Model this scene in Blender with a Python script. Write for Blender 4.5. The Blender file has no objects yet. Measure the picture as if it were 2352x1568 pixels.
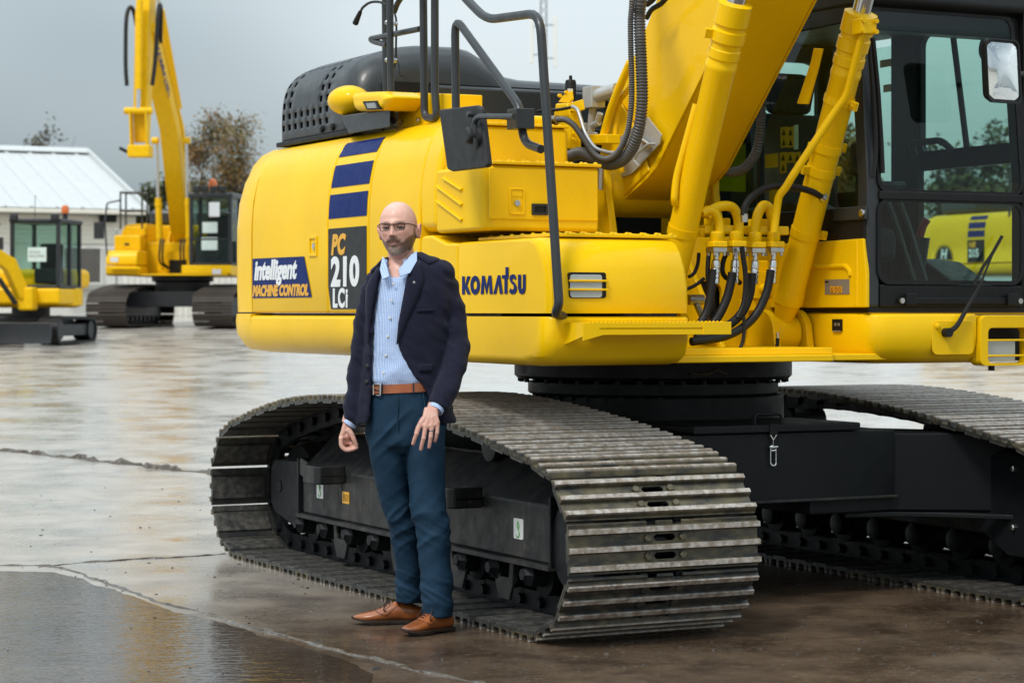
import bpy, bmesh, math, random
from mathutils import Vector, Matrix, noise as mnoise

random.seed(7)
PI = math.pi
R = math.radians
scene = bpy.context.scene
COL = scene.collection

# ------------------------------------------------------------------ camera
cam_d = bpy.data.cameras.new('camera')
cam = bpy.data.objects.new('camera', cam_d)
COL.objects.link(cam)
cam.location = (0, 0, 1.37)
cam.rotation_euler = (R(90), 0, 0)
cam_d.sensor_width = 36.0
cam_d.lens = 36.0 * 5230 / 2352
cam_d.shift_y = -69.0 / 2352
cam_d.clip_end = 3000
cam_d.dof.use_dof = True
cam_d.dof.focus_distance = 10.0
cam_d.dof.aperture_fstop = 5.0
scene.camera = cam

# ------------------------------------------------------------------ sky, sun, exposure
world = bpy.data.worlds.new('World')
scene.world = world
world.use_nodes = True
wt = world.node_tree
for n in list(wt.nodes):
    wt.nodes.remove(n)
SUN_EL, SUN_AZ = R(52), R(215)          # azimuth clockwise from +Y
def wn(t, **k):
    n = wt.nodes.new(t)
    for a, b in k.items():
        setattr(n, a, b)
    return n
w_out = wn('ShaderNodeOutputWorld')
w_sky = wn('ShaderNodeTexSky', sky_type='NISHITA', sun_disc=False, sun_elevation=SUN_EL, sun_rotation=SUN_AZ)
w_bg1 = wn('ShaderNodeBackground'); w_bg1.inputs[1].default_value = 0.10
wt.links.new(w_sky.outputs[0], w_bg1.inputs[0])
w_tc = wn('ShaderNodeTexCoord')
w_sep = wn('ShaderNodeSeparateXYZ'); wt.links.new(w_tc.outputs['Generated'], w_sep.inputs[0])
w_map = wn('ShaderNodeMapping'); w_map.inputs['Scale'].default_value = (1.0, 1.0, 2.2)
w_map.inputs['Location'].default_value = (6.6, 3.1, 2.2)
wt.links.new(w_tc.outputs['Generated'], w_map.inputs[0])
w_nz = wn('ShaderNodeTexNoise'); w_nz.inputs['Scale'].default_value = 1.9; w_nz.inputs['Detail'].default_value = 2
w_nz.inputs['Roughness'].default_value = 0.45
wt.links.new(w_map.outputs[0], w_nz.inputs['Vector'])
w_rp = wn('ShaderNodeValToRGB')
w_rp.color_ramp.elements[0].position = 0.36; w_rp.color_ramp.elements[0].color = (0.125, 0.160, 0.182, 1)
w_rp.color_ramp.elements[1].position = 0.60; w_rp.color_ramp.elements[1].color = (0.42, 0.465, 0.48, 1)
wt.links.new(w_nz.outputs[0], w_rp.inputs[0])
# overcast luminance: zenith brighter than horizon
w_m1 = wn('ShaderNodeMapRange'); w_m1.inputs[1].default_value = 0.0; w_m1.inputs[2].default_value = 1.0
w_m1.inputs[3].default_value = 1.0; w_m1.inputs[4].default_value = 3.3
wt.links.new(w_sep.outputs[2], w_m1.inputs[0])
w_bg2 = wn('ShaderNodeBackground')
wt.links.new(w_rp.outputs[0], w_bg2.inputs[0]); wt.links.new(w_m1.outputs[0], w_bg2.inputs[1])
w_mix = wn('ShaderNodeMixShader'); w_mix.inputs[0].default_value = 0.90
wt.links.new(w_bg1.outputs[0], w_mix.inputs[1]); wt.links.new(w_bg2.outputs[0], w_mix.inputs[2])
wt.links.new(w_mix.outputs[0], w_out.inputs[0])

sun_d = bpy.data.lights.new('sun', 'SUN')
sun_d.energy = 1.5; sun_d.angle = R(14); sun_d.color = (1.0, 0.96, 0.9)
sun = bpy.data.objects.new('sun', sun_d); COL.objects.link(sun)
sdir = Vector((math.sin(SUN_AZ) * math.cos(SUN_EL), math.cos(SUN_AZ) * math.cos(SUN_EL), math.sin(SUN_EL)))
sun.rotation_euler = sdir.to_track_quat('Z', 'Y').to_euler()
sun.location = sdir * 50

vs = scene.view_settings
vs.view_transform = 'Standard'; vs.look = 'None'; vs.exposure = 0.55; vs.gamma = 1.0; vs.use_curve_mapping = False
scene.cycles.use_denoising = True
scene.cycles.max_bounces = 6; scene.cycles.transparent_max_bounces = 16
scene.cycles.glossy_bounces = 3; scene.cycles.transmission_bounces = 6; scene.cycles.diffuse_bounces = 2
scene.cycles.caustics_reflective = False; scene.cycles.caustics_refractive = False
scene.cycles.sample_clamp_indirect = 8

# ------------------------------------------------------------------ materials
class NT:
    def __init__(s, name):
        s.m = bpy.data.materials.new(name); s.m.use_nodes = True
        s.t = s.m.node_tree; s.b = s.t.nodes['Principled BSDF']; s.out = s.t.nodes['Material Output']
    def n(s, t, **k):
        x = s.t.nodes.new(t)
        for a, b in k.items():
            setattr(x, a, b)
        return x
    def l(s, a, b): s.t.links.new(a, b)
    def coord(s, kind='Object', scale=(1, 1, 1), rot=(0, 0, 0), loc=(0, 0, 0)):
        tc = s.n('ShaderNodeTexCoord'); mp = s.n('ShaderNodeMapping')
        mp.inputs['Scale'].default_value = scale; mp.inputs['Rotation'].default_value = rot; mp.inputs['Location'].default_value = loc
        s.l(tc.outputs[kind], mp.inputs[0]); return mp.outputs[0]
    def noise(s, vec, scale, detail=4, rough=0.55, dist=0.0):
        x = s.n('ShaderNodeTexNoise'); x.inputs['Scale'].default_value = scale; x.inputs['Detail'].default_value = detail
        x.inputs['Roughness'].default_value = rough; x.inputs['Distortion'].default_value = dist
        if vec is not None: s.l(vec, x.inputs['Vector'])
        return x.outputs[0]
    def ramp(s, fac, stops, interp='LINEAR'):
        x = s.n('ShaderNodeValToRGB'); cr = x.color_ramp; cr.interpolation = interp
        while len(cr.elements) < len(stops): cr.elements.new(0.5)
        for e, (p, c) in zip(cr.elements, stops):
            e.position = p; e.color = (*c, 1) if len(c) == 3 else c
        s.l(fac, x.inputs[0]); return x.outputs[0]
    def mix(s, fac, a, b):
        x = s.n('ShaderNodeMix', data_type='RGBA')
        for sock, v in ((x.inputs[0], fac), (x.inputs[6], a), (x.inputs[7], b)):
            if isinstance(v, (int, float)): sock.default_value = v
            elif isinstance(v, tuple): sock.default_value = (*v, 1)
            else: s.l(v, sock)
        return x.outputs[2]
    def math(s, op, a, b=0.0, clamp=False):
        x = s.n('ShaderNodeMath', operation=op, use_clamp=clamp)
        for sock, v in ((x.inputs[0], a), (x.inputs[1], b)):
            if isinstance(v, (int, float)): sock.default_value = v
            else: s.l(v, sock)
        return x.outputs[0]
    def rng(s, v, a, b, c, d):
        x = s.n('ShaderNodeMapRange'); s.l(v, x.inputs[0])
        for i, q in enumerate((a, b, c, d)): x.inputs[i + 1].default_value = q
        return x.outputs[0]
    def bump(s, h, strength=0.3, dist=0.01):
        x = s.n('ShaderNodeBump'); x.inputs['Strength'].default_value = strength; x.inputs['Distance'].default_value = dist
        s.l(h, x.inputs['Height']); s.l(x.outputs[0], s.b.inputs['Normal']); return x
    def base(s, v):
        if isinstance(v, tuple): s.b.inputs['Base Color'].default_value = (*v, 1)
        else: s.l(v, s.b.inputs['Base Color'])
    def set(s, k, v):
        if isinstance(v, (int, float)): s.b.inputs[k].default_value = v
        elif isinstance(v, tuple): s.b.inputs[k].default_value = (*v, 1)
        else: s.l(v, s.b.inputs[k])

M = {}
def plain(name, col, rough=0.5, metal=0.0, coat=0.0, spec=0.5, var=0.15, vscale=9.0, bump=0.0, bscale=220.0):
    t = NT(name); co = t.coord()
    nz = t.noise(co, vscale, 5)
    t.base(t.mix(nz, tuple(c * (1 - var) for c in col), tuple(min(1, c * (1 + var)) for c in col)))
    t.set('Roughness', t.rng(t.noise(co, vscale * 2.3, 3), 0.3, 0.7, max(0.02, rough * 0.85), min(1, rough * 1.15)))
    t.set('Metallic', metal); t.set('Coat Weight', coat); t.set('Coat Roughness', 0.06); t.set('Specular IOR Level', spec)
    if bump: t.bump(t.noise(co, bscale, 2), bump, 0.002)
    M[name] = t.m; return t

def yellow_paint(name, col=(0.94, 0.570, 0.003)):
    t = NT(name); co = t.coord()
    big = t.noise(co, 1.7, 3); fine = t.noise(co, 42, 3)
    c = t.mix(t.rng(big, .35, .65, 0, 1), tuple(x * .95 for x in col), tuple(min(1, x * 1.04) for x in col))
    # thin road film low down and in flecks
    c = t.mix(t.math('MULTIPLY', t.rng(fine, .55, .8, 0, 1), 0.10), c, (0.40, 0.25, 0.08))
    t.base(c)
    t.set('Roughness', t.rng(t.noise(co, 9, 4), .3, .7, .30, .42)); t.set('Coat Weight', 0.22); t.set('Coat Roughness', 0.05); t.set('Specular IOR Level', .10)
    v = t.n('ShaderNodeTexVoronoi'); v.inputs['Scale'].default_value = 95; t.l(co, v.inputs['Vector'])
    drops = t.math('MULTIPLY', t.rng(v.outputs['Distance'], .0, .16, 1, 0), t.rng(t.noise(co, 6, 2), .5, .62, 0, 1))
    t.bump(t.math('ADD', t.math('MULTIPLY', drops, .6), t.math('MULTIPLY', fine, .05)), 0.14, 0.005)
    M[name] = t.m
yellow_paint('yellow')
plain('yellow_far', (0.86, 0.50, 0.005), 0.45, coat=.12, spec=.12)
plain('charcoal', (0.022, 0.026, 0.030), 0.40, coat=.12, bump=.12, bscale=500)
plain('black_paint', (0.007, 0.0075, 0.008), 0.5, spec=.3, var=.3)
plain('frame_black', (0.006, 0.0075, 0.009), 0.5, spec=.25, var=.35, vscale=5, bump=.06, bscale=90)
plain('rubber', (0.008, 0.008, 0.0085), 0.55, spec=.35, bump=.15, bscale=300)
plain('black_plastic', (0.016, 0.017, 0.019), 0.6, bump=.4, bscale=170)
plain('sleeve', (0.085, 0.085, 0.088), 0.5, var=.25)
plain('chrome', (0.62, 0.63, 0.63), 0.16, metal=1)
plain('zinc', (0.50, 0.50, 0.48), 0.32, metal=1, var=.25, vscale=30)
plain('galv', (0.42, 0.43, 0.43), 0.45, metal=.7, var=.2)
plain('silver_paint', (0.50, 0.51, 0.50), 0.35, metal=.35, var=.2, vscale=20)
plain('blue_decal', (0.002, 0.017, 0.13), 0.45, spec=.12, var=.05)
plain('black_decal', (0.007, 0.0085, 0.010), 0.35, spec=.25, var=.1)
plain('white_decal', (0.80, 0.82, 0.84), 0.35, var=.03)
plain('yellow_decal', (0.80, 0.40, 0.015), 0.35, var=.05)
plain('green_decal', (0.20, 0.50, 0.20), 0.4, var=.05)
plain('grey_decal', (0.25, 0.22, 0.19), 0.4, var=.2, vscale=60)
plain('red_plastic', (0.25, 0.012, 0.012), 0.4)
plain('orange_lens', (0.75, 0.16, 0.02), 0.25, coat=.5)
plain('seat_fabric', (0.014, 0.015, 0.017), 0.85, var=.4, vscale=25)
plain('paper', (0.62, 0.72, 0.68), 0.7)
plain('wall_cream', (0.80, 0.77, 0.67), 0.7, var=.06, vscale=3)
plain('wall_white', (0.80, 0.78, 0.72), 0.75, var=.08, vscale=2)
plain('roof_white', (0.56, 0.58, 0.58), 0.45, var=.05, vscale=1.5)
plain('gutter', (0.10, 0.105, 0.105), 0.5)
plain('window_dark', (0.045, 0.03, 0.018), 0.12, coat=.4, var=.5, vscale=1.2)
plain('concrete', (0.36, 0.35, 0.32), 0.8, var=.2)
plain('skin_ring', (0.16, 0.16, 0.17), 0.3, metal=1)

def track_metal(name, dark=False):
    t = NT(name); tc = t.n('ShaderNodeTexCoord'); co = tc.outputs['Object']
    oi = t.n('ShaderNodeObjectInfo')
    add = t.n('ShaderNodeVectorMath', operation='MULTIPLY_ADD')
    cmb = t.n('ShaderNodeCombineXYZ'); t.l(oi.outputs['Random'], cmb.inputs[0]); t.l(oi.outputs['Random'], cmb.inputs[1])
    t.l(cmb.outputs[0], add.inputs[0]); add.inputs[1].default_value = (37, 19, 0); t.l(co, add.inputs[2])
    p = add.outputs[0]
    big = t.noise(p, 5, 5, .6); mid = t.noise(p, 24, 5, .65); fine = t.noise(p, 130, 3)
    sep0 = t.n('ShaderNodeSeparateXYZ'); t.l(co, sep0.inputs[0]); outer = t.rng(sep0.outputs[2], .0475, .053, 0, 1)
    mp = t.n('ShaderNodeMapping'); mp.inputs['Scale'].default_value = (1.6, .55, 1); t.l(p, mp.inputs[0])
    film = t.noise(mp.outputs[0], 16, 6, .68)
    base = t.mix(t.rng(big, .38, .62, 0, 1), (0.030, 0.033, 0.035), (0.060, 0.056, 0.046))
    base = t.mix(t.rng(sep0.outputs[2], .036, .044, 1, 0), base, t.mix(t.rng(mid, .35, .65, 0, 1), (0.050, 0.052, 0.052), (0.115, 0.108, 0.095)))   # inner faces a lighter mottled grey
    base = t.mix(t.math('MULTIPLY', t.math('MULTIPLY', t.rng(t.math('ADD', film, t.math('MULTIPLY', t.math('SUBTRACT', oi.outputs['Random'], .5), .16)), .42, .66, 0, 1), .78), outer), base, (0.17, 0.142, 0.078))      # dried clay film
    sep = t.n('ShaderNodeSeparateXYZ'); t.l(co, sep.inputs[0])
    tip = t.rng(sep.outputs[2], .070, .0775, 0, 1)
    wear = t.math('MULTIPLY', tip, t.rng(t.noise(p, 40, 4), .30, .5, .5, 1))
    base = t.mix(wear, base, t.mix(t.rng(mid, .4, .6, 0, 1), (0.30, 0.245, 0.195), (0.46, 0.43, 0.40)))
    rust = t.math('MULTIPLY', t.rng(t.noise(p, 14, 5, .7), .62, .74, 0, 1), .6)
    base = t.mix(rust, base, (0.11, 0.045, 0.018))
    t.base(base)
    t.set('Metallic', t.rng(mid, .45, .6, .35, .05)); t.set('Roughness', t.rng(fine, .3, .7, .30, .55))
    t.bump(t.math('ADD', fine, t.math('MULTIPLY', mid, .8)), .35, .003)
    M[name] = t.m
track_metal('track_steel')

def frame_dusty():
    t = NT('frame_dusty'); co = t.coord()
    st = t.noise(t.coord(scale=(3, 3, .5)), 4, 5)
    c = t.mix(t.rng(st, .45, .7, 0, 1), (0.017, 0.0185, 0.020), (0.042, 0.039, 0.035))
    c = t.mix(t.math('MULTIPLY', t.rng(t.noise(co, 30, 5), .58, .75, 0, 1), .5), c, (0.10, 0.08, 0.05))
    t.base(c); t.set('Roughness', t.rng(t.noise(co, 12, 3), .3, .7, .42, .6)); t.bump(t.noise(co, 90, 3), .12, .002)
    t.set('Specular IOR Level', .3); M['frame_dusty'] = t.m
frame_dusty()

def glass(name, tint, gloss=1.0, rough=0.02):
    t = NT(name); t.t.nodes.remove(t.b)
    tr = t.n('ShaderNodeBsdfTransparent'); tr.inputs[0].default_value = (*tint, 1)
    gl = t.n('ShaderNodeBsdfGlossy'); gl.inputs['Roughness'].default_value = rough
    fr = t.n('ShaderNodeFresnel'); fr.inputs[0].default_value = 1.45
    geo = t.n('ShaderNodeNewGeometry'); mx = t.n('ShaderNodeMixShader'); t.l(t.math('MULTIPLY', t.math('MULTIPLY', fr.outputs[0], gloss), t.math('SUBTRACT', 1.0, geo.outputs['Backfacing'])), mx.inputs[0])
    t.l(tr.outputs[0], mx.inputs[1]); t.l(gl.outputs[0], mx.inputs[2]); t.l(mx.outputs[0], t.out.inputs[0])
    M[name] = t.m
glass('cab_glass', (0.78, 0.885, 0.85))
glass('clear_lens', (0.93, 0.95, 0.95))
glass('specs_glass', (0.93, 0.93, 0.92), .6)

def lamp_reflector():
    t = NT('lamp_reflector'); co = t.coord()
    w = t.n('ShaderNodeTexWave', wave_type='BANDS', bands_direction='Y'); w.inputs['Scale'].default_value = 60
    t.l(co, w.inputs['Vector']); t.base((0.86, 0.87, 0.87)); t.set('Metallic', .0); t.set('Roughness', .3); t.set('Coat Weight', .5); t.bump(w.outputs[1], .7, .004)
    M['lamp_reflector'] = t.m
lamp_reflector()

def mirror_face():
    t = NT('mirror_face'); co = t.coord()
    t.base((0.86, 0.88, 0.88)); t.set('Metallic', 1); t.set('Roughness', .015)
    v = t.n('ShaderNodeTexVoronoi'); v.inputs['Scale'].default_value = 120; t.l(co, v.inputs['Vector'])
    t.bump(t.math('MULTIPLY', t.rng(v.outputs['Distance'], 0, .3, 1, 0), t.rng(t.noise(co, 9, 2), .48, .6, 0, 1)), .25, .003)
    M['mirror_face'] = t.m
mirror_face()

# ------------------------------------------------------------------ mesh helpers
def tag(o, label, cat=None, group=None, kind=None):
    if label: o['label'] = label
    if cat: o['category'] = cat
    if group: o['group'] = group
    if kind: o['kind'] = kind
    return o

def empty(name, loc=(0, 0, 0), rz=0.0, parent=None):
    o = bpy.data.objects.new(name, None); COL.objects.link(o)
    o.location = loc; o.rotation_euler = (0, 0, rz); o.empty_display_size = .2
    if parent: o.parent = parent
    return o

class MB:
    """collects solids; build() links them as ONE mesh object"""
    def __init__(s): s.v = []; s.f = []
    def add(s, verts, faces, mat=None):
        k = len(s.v)
        if mat is None: s.v += [Vector(p) for p in verts]
        else: s.v += [mat @ Vector(p) for p in verts]
        s.f += [tuple(i + k for i in f) for f in faces]
        return s
    def box(s, x0, x1, y0, y1, z0, z1, mat=None):
        v = [(x, y, z) for z in (z0, z1) for y in (y0, y1) for x in (x0, x1)]
        return s.add(v, [(0, 2, 3, 1), (4, 5, 7, 6), (0, 1, 5, 4), (2, 6, 7, 3), (0, 4, 6, 2), (1, 3, 7, 5)], mat)
    def prism(s, pts, axis, t0, t1, mat=None):
        n = len(pts)
        def P(p, t):
            return {'x': (t, p[0], p[1]), 'y': (p[0], t, p[1]), 'z': (p[0], p[1], t)}[axis]
        v = [P(p, t0) for p in pts] + [P(p, t1) for p in pts]
        f = [tuple(range(n)), tuple(range(2 * n - 1, n - 1, -1))]
        f += [(i, i + n, (i + 1) % n + n, (i + 1) % n) for i in range(n)]
        return s.add(v, f, mat)
    def loft(s, rings, closed=True, caps=True, loop=False):
        k = len(s.v); n = len(rings[0])
        for r in rings: s.v += [Vector(p) for p in r]
        m = len(rings)
        for j in range(m if loop else m - 1):
            a = k + j * n; b = k + ((j + 1) % m) * n
            for i in range(n if closed else n - 1):
                i2 = (i + 1) % n
                s.f.append((a + i, a + i2, b + i2, b + i))
        if caps and closed and not loop:
            s.f.append(tuple(range(k + n - 1, k - 1, -1)))
            s.f.append(tuple(range(k + (m - 1) * n, k + m * n)))
        return s
    def tube(s, pts, r, seg=10, fillet=0.0, caps=True, fs=5, flat=1.0):
        pts = [Vector(p) for p in pts]
        if fillet: pts = fillet_path(pts, fillet, fs)
        rr = r if callable(r) else (lambda t: r)
        n = len(pts); ring = []
        tang = []
        for i in range(n):
            d = (pts[min(i + 1, n - 1)] - pts[max(i - 1, 0)])
            tang.append(d.normalized() if d.length > 1e-9 else Vector((0, 0, 1)))
        up = Vector((0, 0, 1)) if abs(tang[0].z) < .9 else Vector((1, 0, 0))
        nrm = tang[0].cross(up).normalized()
        L = [0.0]
        for i in range(1, n): L.append(L[-1] + (pts[i] - pts[i - 1]).length)
        rings = []
        for i in range(n):
            if i: nrm = (nrm - tang[i] * nrm.dot(tang[i])).normalized()
            bi = tang[i].cross(nrm); q = rr(L[i] / max(L[-1], 1e-9))
            rings.append([pts[i] + nrm * (q * math.cos(2 * PI * k / seg)) + bi * (q * flat * math.sin(2 * PI * k / seg)) for k in range(seg)])
        return s.loft(rings, True, caps)
    def lathe(s, prof, origin, axis, seg=24, loop=False):
        ax = Vector(axis).normalized(); o = Vector(origin)
        up = Vector((0, 0, 1)) if abs(ax.z) < .9 else Vector((1, 0, 0))
        e1 = ax.cross(up).normalized(); e2 = ax.cross(e1)
        rings = [[o + ax * h + (e1 * math.cos(2 * PI * k / seg) + e2 * math.sin(2 * PI * k / seg)) * r for k in range(seg)] for r, h in prof]
        return s.loft(rings, True, not loop, loop)
    def cyl(s, p0, p1, r, seg=16, r2=None):
        p0 = Vector(p0); p1 = Vector(p1); d = p1 - p0
        return s.lathe([(r, 0), (r if r2 is None else r2, d.length)], p0, d, seg)
    def ball(s, c, r, seg=16, ring=10, sc=(1, 1, 1)):
        rings = []
        for j in range(ring + 1):
            th = PI * (j / ring) ; th = min(max(th, .02), PI - .02)
            rings.append([(c[0] + sc[0] * r * math.sin(th) * math.cos(2 * PI * k / seg), c[1] + sc[1] * r * math.sin(th) * math.sin(2 * PI * k / seg), c[2] - sc[2] * r * math.cos(th)) for k in range(seg)])
        return s.loft(rings)
    def mesh(s, name, mat, smooth=True, sharp=35):
        me = bpy.data.meshes.new(name)
        me.from_pydata([tuple(p) for p in s.v], [], s.f)
        bm = bmesh.new(); bm.from_mesh(me); bmesh.ops.recalc_face_normals(bm, faces=bm.faces); bm.to_mesh(me); bm.free()
        me.materials.append(M[mat] if isinstance(mat, str) else mat)
        if smooth:
            me.polygons.foreach_set('use_smooth', [True] * len(me.polygons))
            if sharp: me.set_sharp_from_angle(angle=R(sharp))
        me.update(); return me
    def build(s, name, mat, parent=None, bevel=0.0, seg=2, smooth=True, sharp=35, label=None):
        me = s.mesh(name, mat, smooth, 0 if bevel else sharp)
        o = bpy.data.objects.new(name, me); COL.objects.link(o)
        if parent: o.parent = parent
        if bevel:
            b = o.modifiers.new('bevel', 'BEVEL'); b.width = bevel; b.segments = seg; b.limit_method = 'ANGLE'; b.angle_limit = R(32); b.harden_normals = True
        if label: o['label'] = label
        return o

def fillet_path(pts, r, fs=5):
    out = [pts[0]]
    for i in range(1, len(pts) - 1):
        p0, p, p1 = pts[i - 1], pts[i], pts[i + 1]
        a = (p0 - p); b = (p1 - p); d = min(r, a.length * .48, b.length * .48)
        q0 = p + a.normalized() * d; q1 = p + b.normalized() * d
        for k in range(fs + 1):
            t = k / fs
            out.append(q0 * (1 - t) ** 2 + p * 2 * t * (1 - t) + q1 * t * t)
    out.append(pts[-1]); return out

def spline(pts, n=8):
    """Catmull-Rom through the points"""
    P = [Vector(p) for p in pts]; P = [P[0] * 2 - P[1]] + P + [P[-1] * 2 - P[-2]]
    out = []
    for i in range(1, len(P) - 2):
        for k in range(n):
            t = k / n; a, b, c, d = P[i - 1], P[i], P[i + 1], P[i + 2]
            out.append(.5 * ((2 * b) + (c - a) * t + (2 * a - 5 * b + 4 * c - d) * t * t + (3 * b - a - 3 * c + d) * t ** 3))
    out.append(P[-2]); return out

def ribbed(pts, r, pitch, amp, seg=12, mat='sleeve', name='corrugated_hose', parent=None):
    sp = spline(pts, 10); L = sum((sp[i + 1] - sp[i]).length for i in range(len(sp) - 1))
    n = max(8, int(L / pitch * 4)); res = []; acc = 0; i = 0
    cum = [0]
    for k in range(len(sp) - 1): cum.append(cum[-1] + (sp[k + 1] - sp[k]).length)
    for k in range(n + 1):
        t = L * k / n
        while i < len(sp) - 2 and cum[i + 1] < t: i += 1
        q = (t - cum[i]) / max(1e-9, cum[i + 1] - cum[i]); res.append(sp[i].lerp(sp[i + 1], q))
    mb = MB(); mb.tube(res, lambda t: r + amp * math.cos(2 * PI * t * L / pitch), seg)
    return mb.build(name, mat, parent, sharp=60)

def text_obj(name, body, size, mat, parent, matrix, shear=0.0, bold=0.0, extrude=0.0015, sx=1.0, spacing=1.0, align='LEFT'):
    cu = bpy.data.curves.new(name, 'FONT'); cu.body = body; cu.size = size; cu.shear = shear; cu.offset = bold; cu.extrude = extrude
    cu.space_character = spacing; cu.align_x = align; cu.resolution_u = 4
    tmp = bpy.data.objects.new(name + '_tmp', cu); COL.objects.link(tmp)
    dg = bpy.context.evaluated_depsgraph_get()
    me = bpy.data.meshes.new_from_object(tmp.evaluated_get(dg))
    bpy.data.objects.remove(tmp)
    me.transform(matrix @ Matrix.Diagonal((sx, 1, 1, 1))); me.name = name
    me.materials.clear(); me.materials.append(M[mat])
    o = bpy.data.objects.new(name, me); COL.objects.link(o)
    if parent: o.parent = parent
    return o

def copy_tree(o, parent=None):
    c = o.copy(); COL.objects.link(c); c.parent = parent
    for ch in list(o.children): copy_tree(ch, c)
    return c

def rrect(x0, x1, y0, y1, r, n=5):
    out = []
    for cx, cy, a0 in ((x1 - r, y1 - r, 0), (x0 + r, y1 - r, 90), (x0 + r, y0 + r, 180), (x1 - r, y0 + r, 270)):
        for k in range(n + 1):
            a = R(a0 + 90 * k / n); out.append((cx + r * math.cos(a), cy + r * math.sin(a)))
    return out

def frame_ring(mb, outer, inner, axis, t0, t1):
    """closed frame between two outlines with the same number of points"""
    n = len(outer)
    def P(p, t): return {'x': (t, p[0], p[1]), 'y': (p[0], t, p[1]), 'z': (p[0], p[1], t)}[axis]
    v = [P(p, t0) for p in outer] + [P(p, t0) for p in inner] + [P(p, t1) for p in outer] + [P(p, t1) for p in inner]
    f = []
    for i in range(n):
        j = (i + 1) % n
        f += [(i, j, n + j, n + i), (2 * n + i, 3 * n + i, 3 * n + j, 2 * n + j), (i, 2 * n + i, 2 * n + j, j), (n + i, n + j, 3 * n + j, 3 * n + i)]
    return mb.add(v, f)

# ------------------------------------------------------------------ ground
def gz(y):
    """the yard is level round the machine and climbs gently beyond it"""
    if y < 13: return 0.0
    if y < 17: return 0.028 * (y - 13) ** 2 / 8
    if y < 58: return 0.056 + 0.028 * (y - 17)
    return 1.204 + 0.1 * (1 - math.exp(-(y - 58) / 20))

def ground_mat():
    t = NT('wet_concrete'); tc = t.n('ShaderNodeTexCoord'); co = tc.outputs['Object']
    big = t.noise(co, .35, 5, .6); mid = t.noise(co, 2.6, 6, .62, .3); fine = t.noise(co, 26, 5, .7); grit = t.noise(co, 120, 3, .6)
    c = t.mix(t.rng(mid, .36, .64, 0, 1), (0.046, 0.028, 0.017), (0.125, 0.085, 0.055))
    # mud carried in by the tracks, spread wider to cut ground bounce, fades into cleaner slab
    vm = t.n('ShaderNodeVectorMath', operation='DISTANCE'); t.l(co, vm.inputs[0]); vm.inputs[1].default_value = (4.0, 7.5, 0)
    clean = t.rng(t.math('ADD', vm.outputs['Value'], t.math('MULTIPLY', big, 3.0)), 6.9, 9.3, 0, 1)
    c = t.mix(t.math('MULTIPLY', clean, t.rng(mid, .3, .6, .60, .95)), c, (0.52, 0.475, 0.42))
    c = t.mix(t.math('MULTIPLY', t.rng(fine, .58, .74, 0, 1), .5), c, (0.36, 0.31, 0.25))
    c = t.mix(t.math('MULTIPLY', t.rng(grit, .64, .72, 0, 1), .5), c, (0.02, 0.016, 0.012))
    t.base(c)
    wet = t.rng(t.noise(t.coord(scale=(.9, 1.1, 1)), 1.3, 6, .65), .40, .62, 0, 1)
    film = t.math('MULTIPLY', wet, t.rng(fine, .62, .42, .55, 1))
    t.set('Roughness', t.rng(film, 0, 1, .40, .14)); t.set('Specular IOR Level', .55); t.set('IOR', 1.42)
    t.set('Coat Weight', t.math('MULTIPLY', t.rng(film, 0, 1, .35, 1), t.rng(clean, 0, 1, .45, 1))); t.set('Coat Roughness', t.rng(film, 0, 1, .26, .10)); t.set('Coat IOR', 1.33)
    h = t.math('ADD', t.math('MULTIPLY', mid, .9), t.math('ADD', t.math('MULTIPLY', fine, .30), t.math('MULTIPLY', grit, .10)))
    bp = t.bump(h, .22, .02); t.l(t.rng(film, 0, 1, .20, .035), bp.inputs['Strength'])
    t.l(bp.outputs[0], t.b.inputs['Coat Normal'])
    M['wet_concrete'] = t.m
ground_mat()

def puddle_mat():
    t = NT('puddle_water'); tc = t.n('ShaderNodeTexCoord'); co = tc.outputs['Object']
    n1 = t.noise(co, 1.3, 4); c = t.mix(t.rng(n1, .35, .65, 0, 1), (0.040, 0.026, 0.017), (0.085, 0.062, 0.045)); t.base(c)
    t.set('Roughness', .05); t.set('IOR', 1.33); t.set('Specular IOR Level', .6)
    r = t.noise(t.coord(scale=(1, 2.6, 1)), 7.5, 3, .5, .2); r2 = t.noise(t.coord(scale=(1, 2.2, 1)), 28, 2, .5)
    t.bump(t.math('ADD', r, t.math('MULTIPLY', r2, .30)), .13, .03)
    M['puddle_water'] = t.m
puddle_mat()

mb = MB()
ys = [-60, -30, -12, -4, 0, 3, 5, 6, 7, 8, 9, 10, 11, 12, 13] + [13 + .5 * i for i in range(1, 11)] + [20 + 2 * i for i in range(24)] + [70, 80, 100, 140, 200, 320, 600, 1200, 2500]
xs = [-2500, -900, -300, -120, -60, -30, -15, -8, -4, -2, 0, 2, 4, 8, 15, 30, 60, 120, 300, 900, 2500]
v = [(x, y, gz(y)) for y in ys for x in xs]; nx = len(xs)
mb.add(v, [(j * nx + i, j * nx + i + 1, (j + 1) * nx + i + 1, (j + 1) * nx + i) for j in range(len(ys) - 1) for i in range(nx - 1)])
ground = mb.build('ground', 'wet_concrete', sharp=0); tag(ground, 'wet brown concrete yard under the machines', kind='structure')

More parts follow.
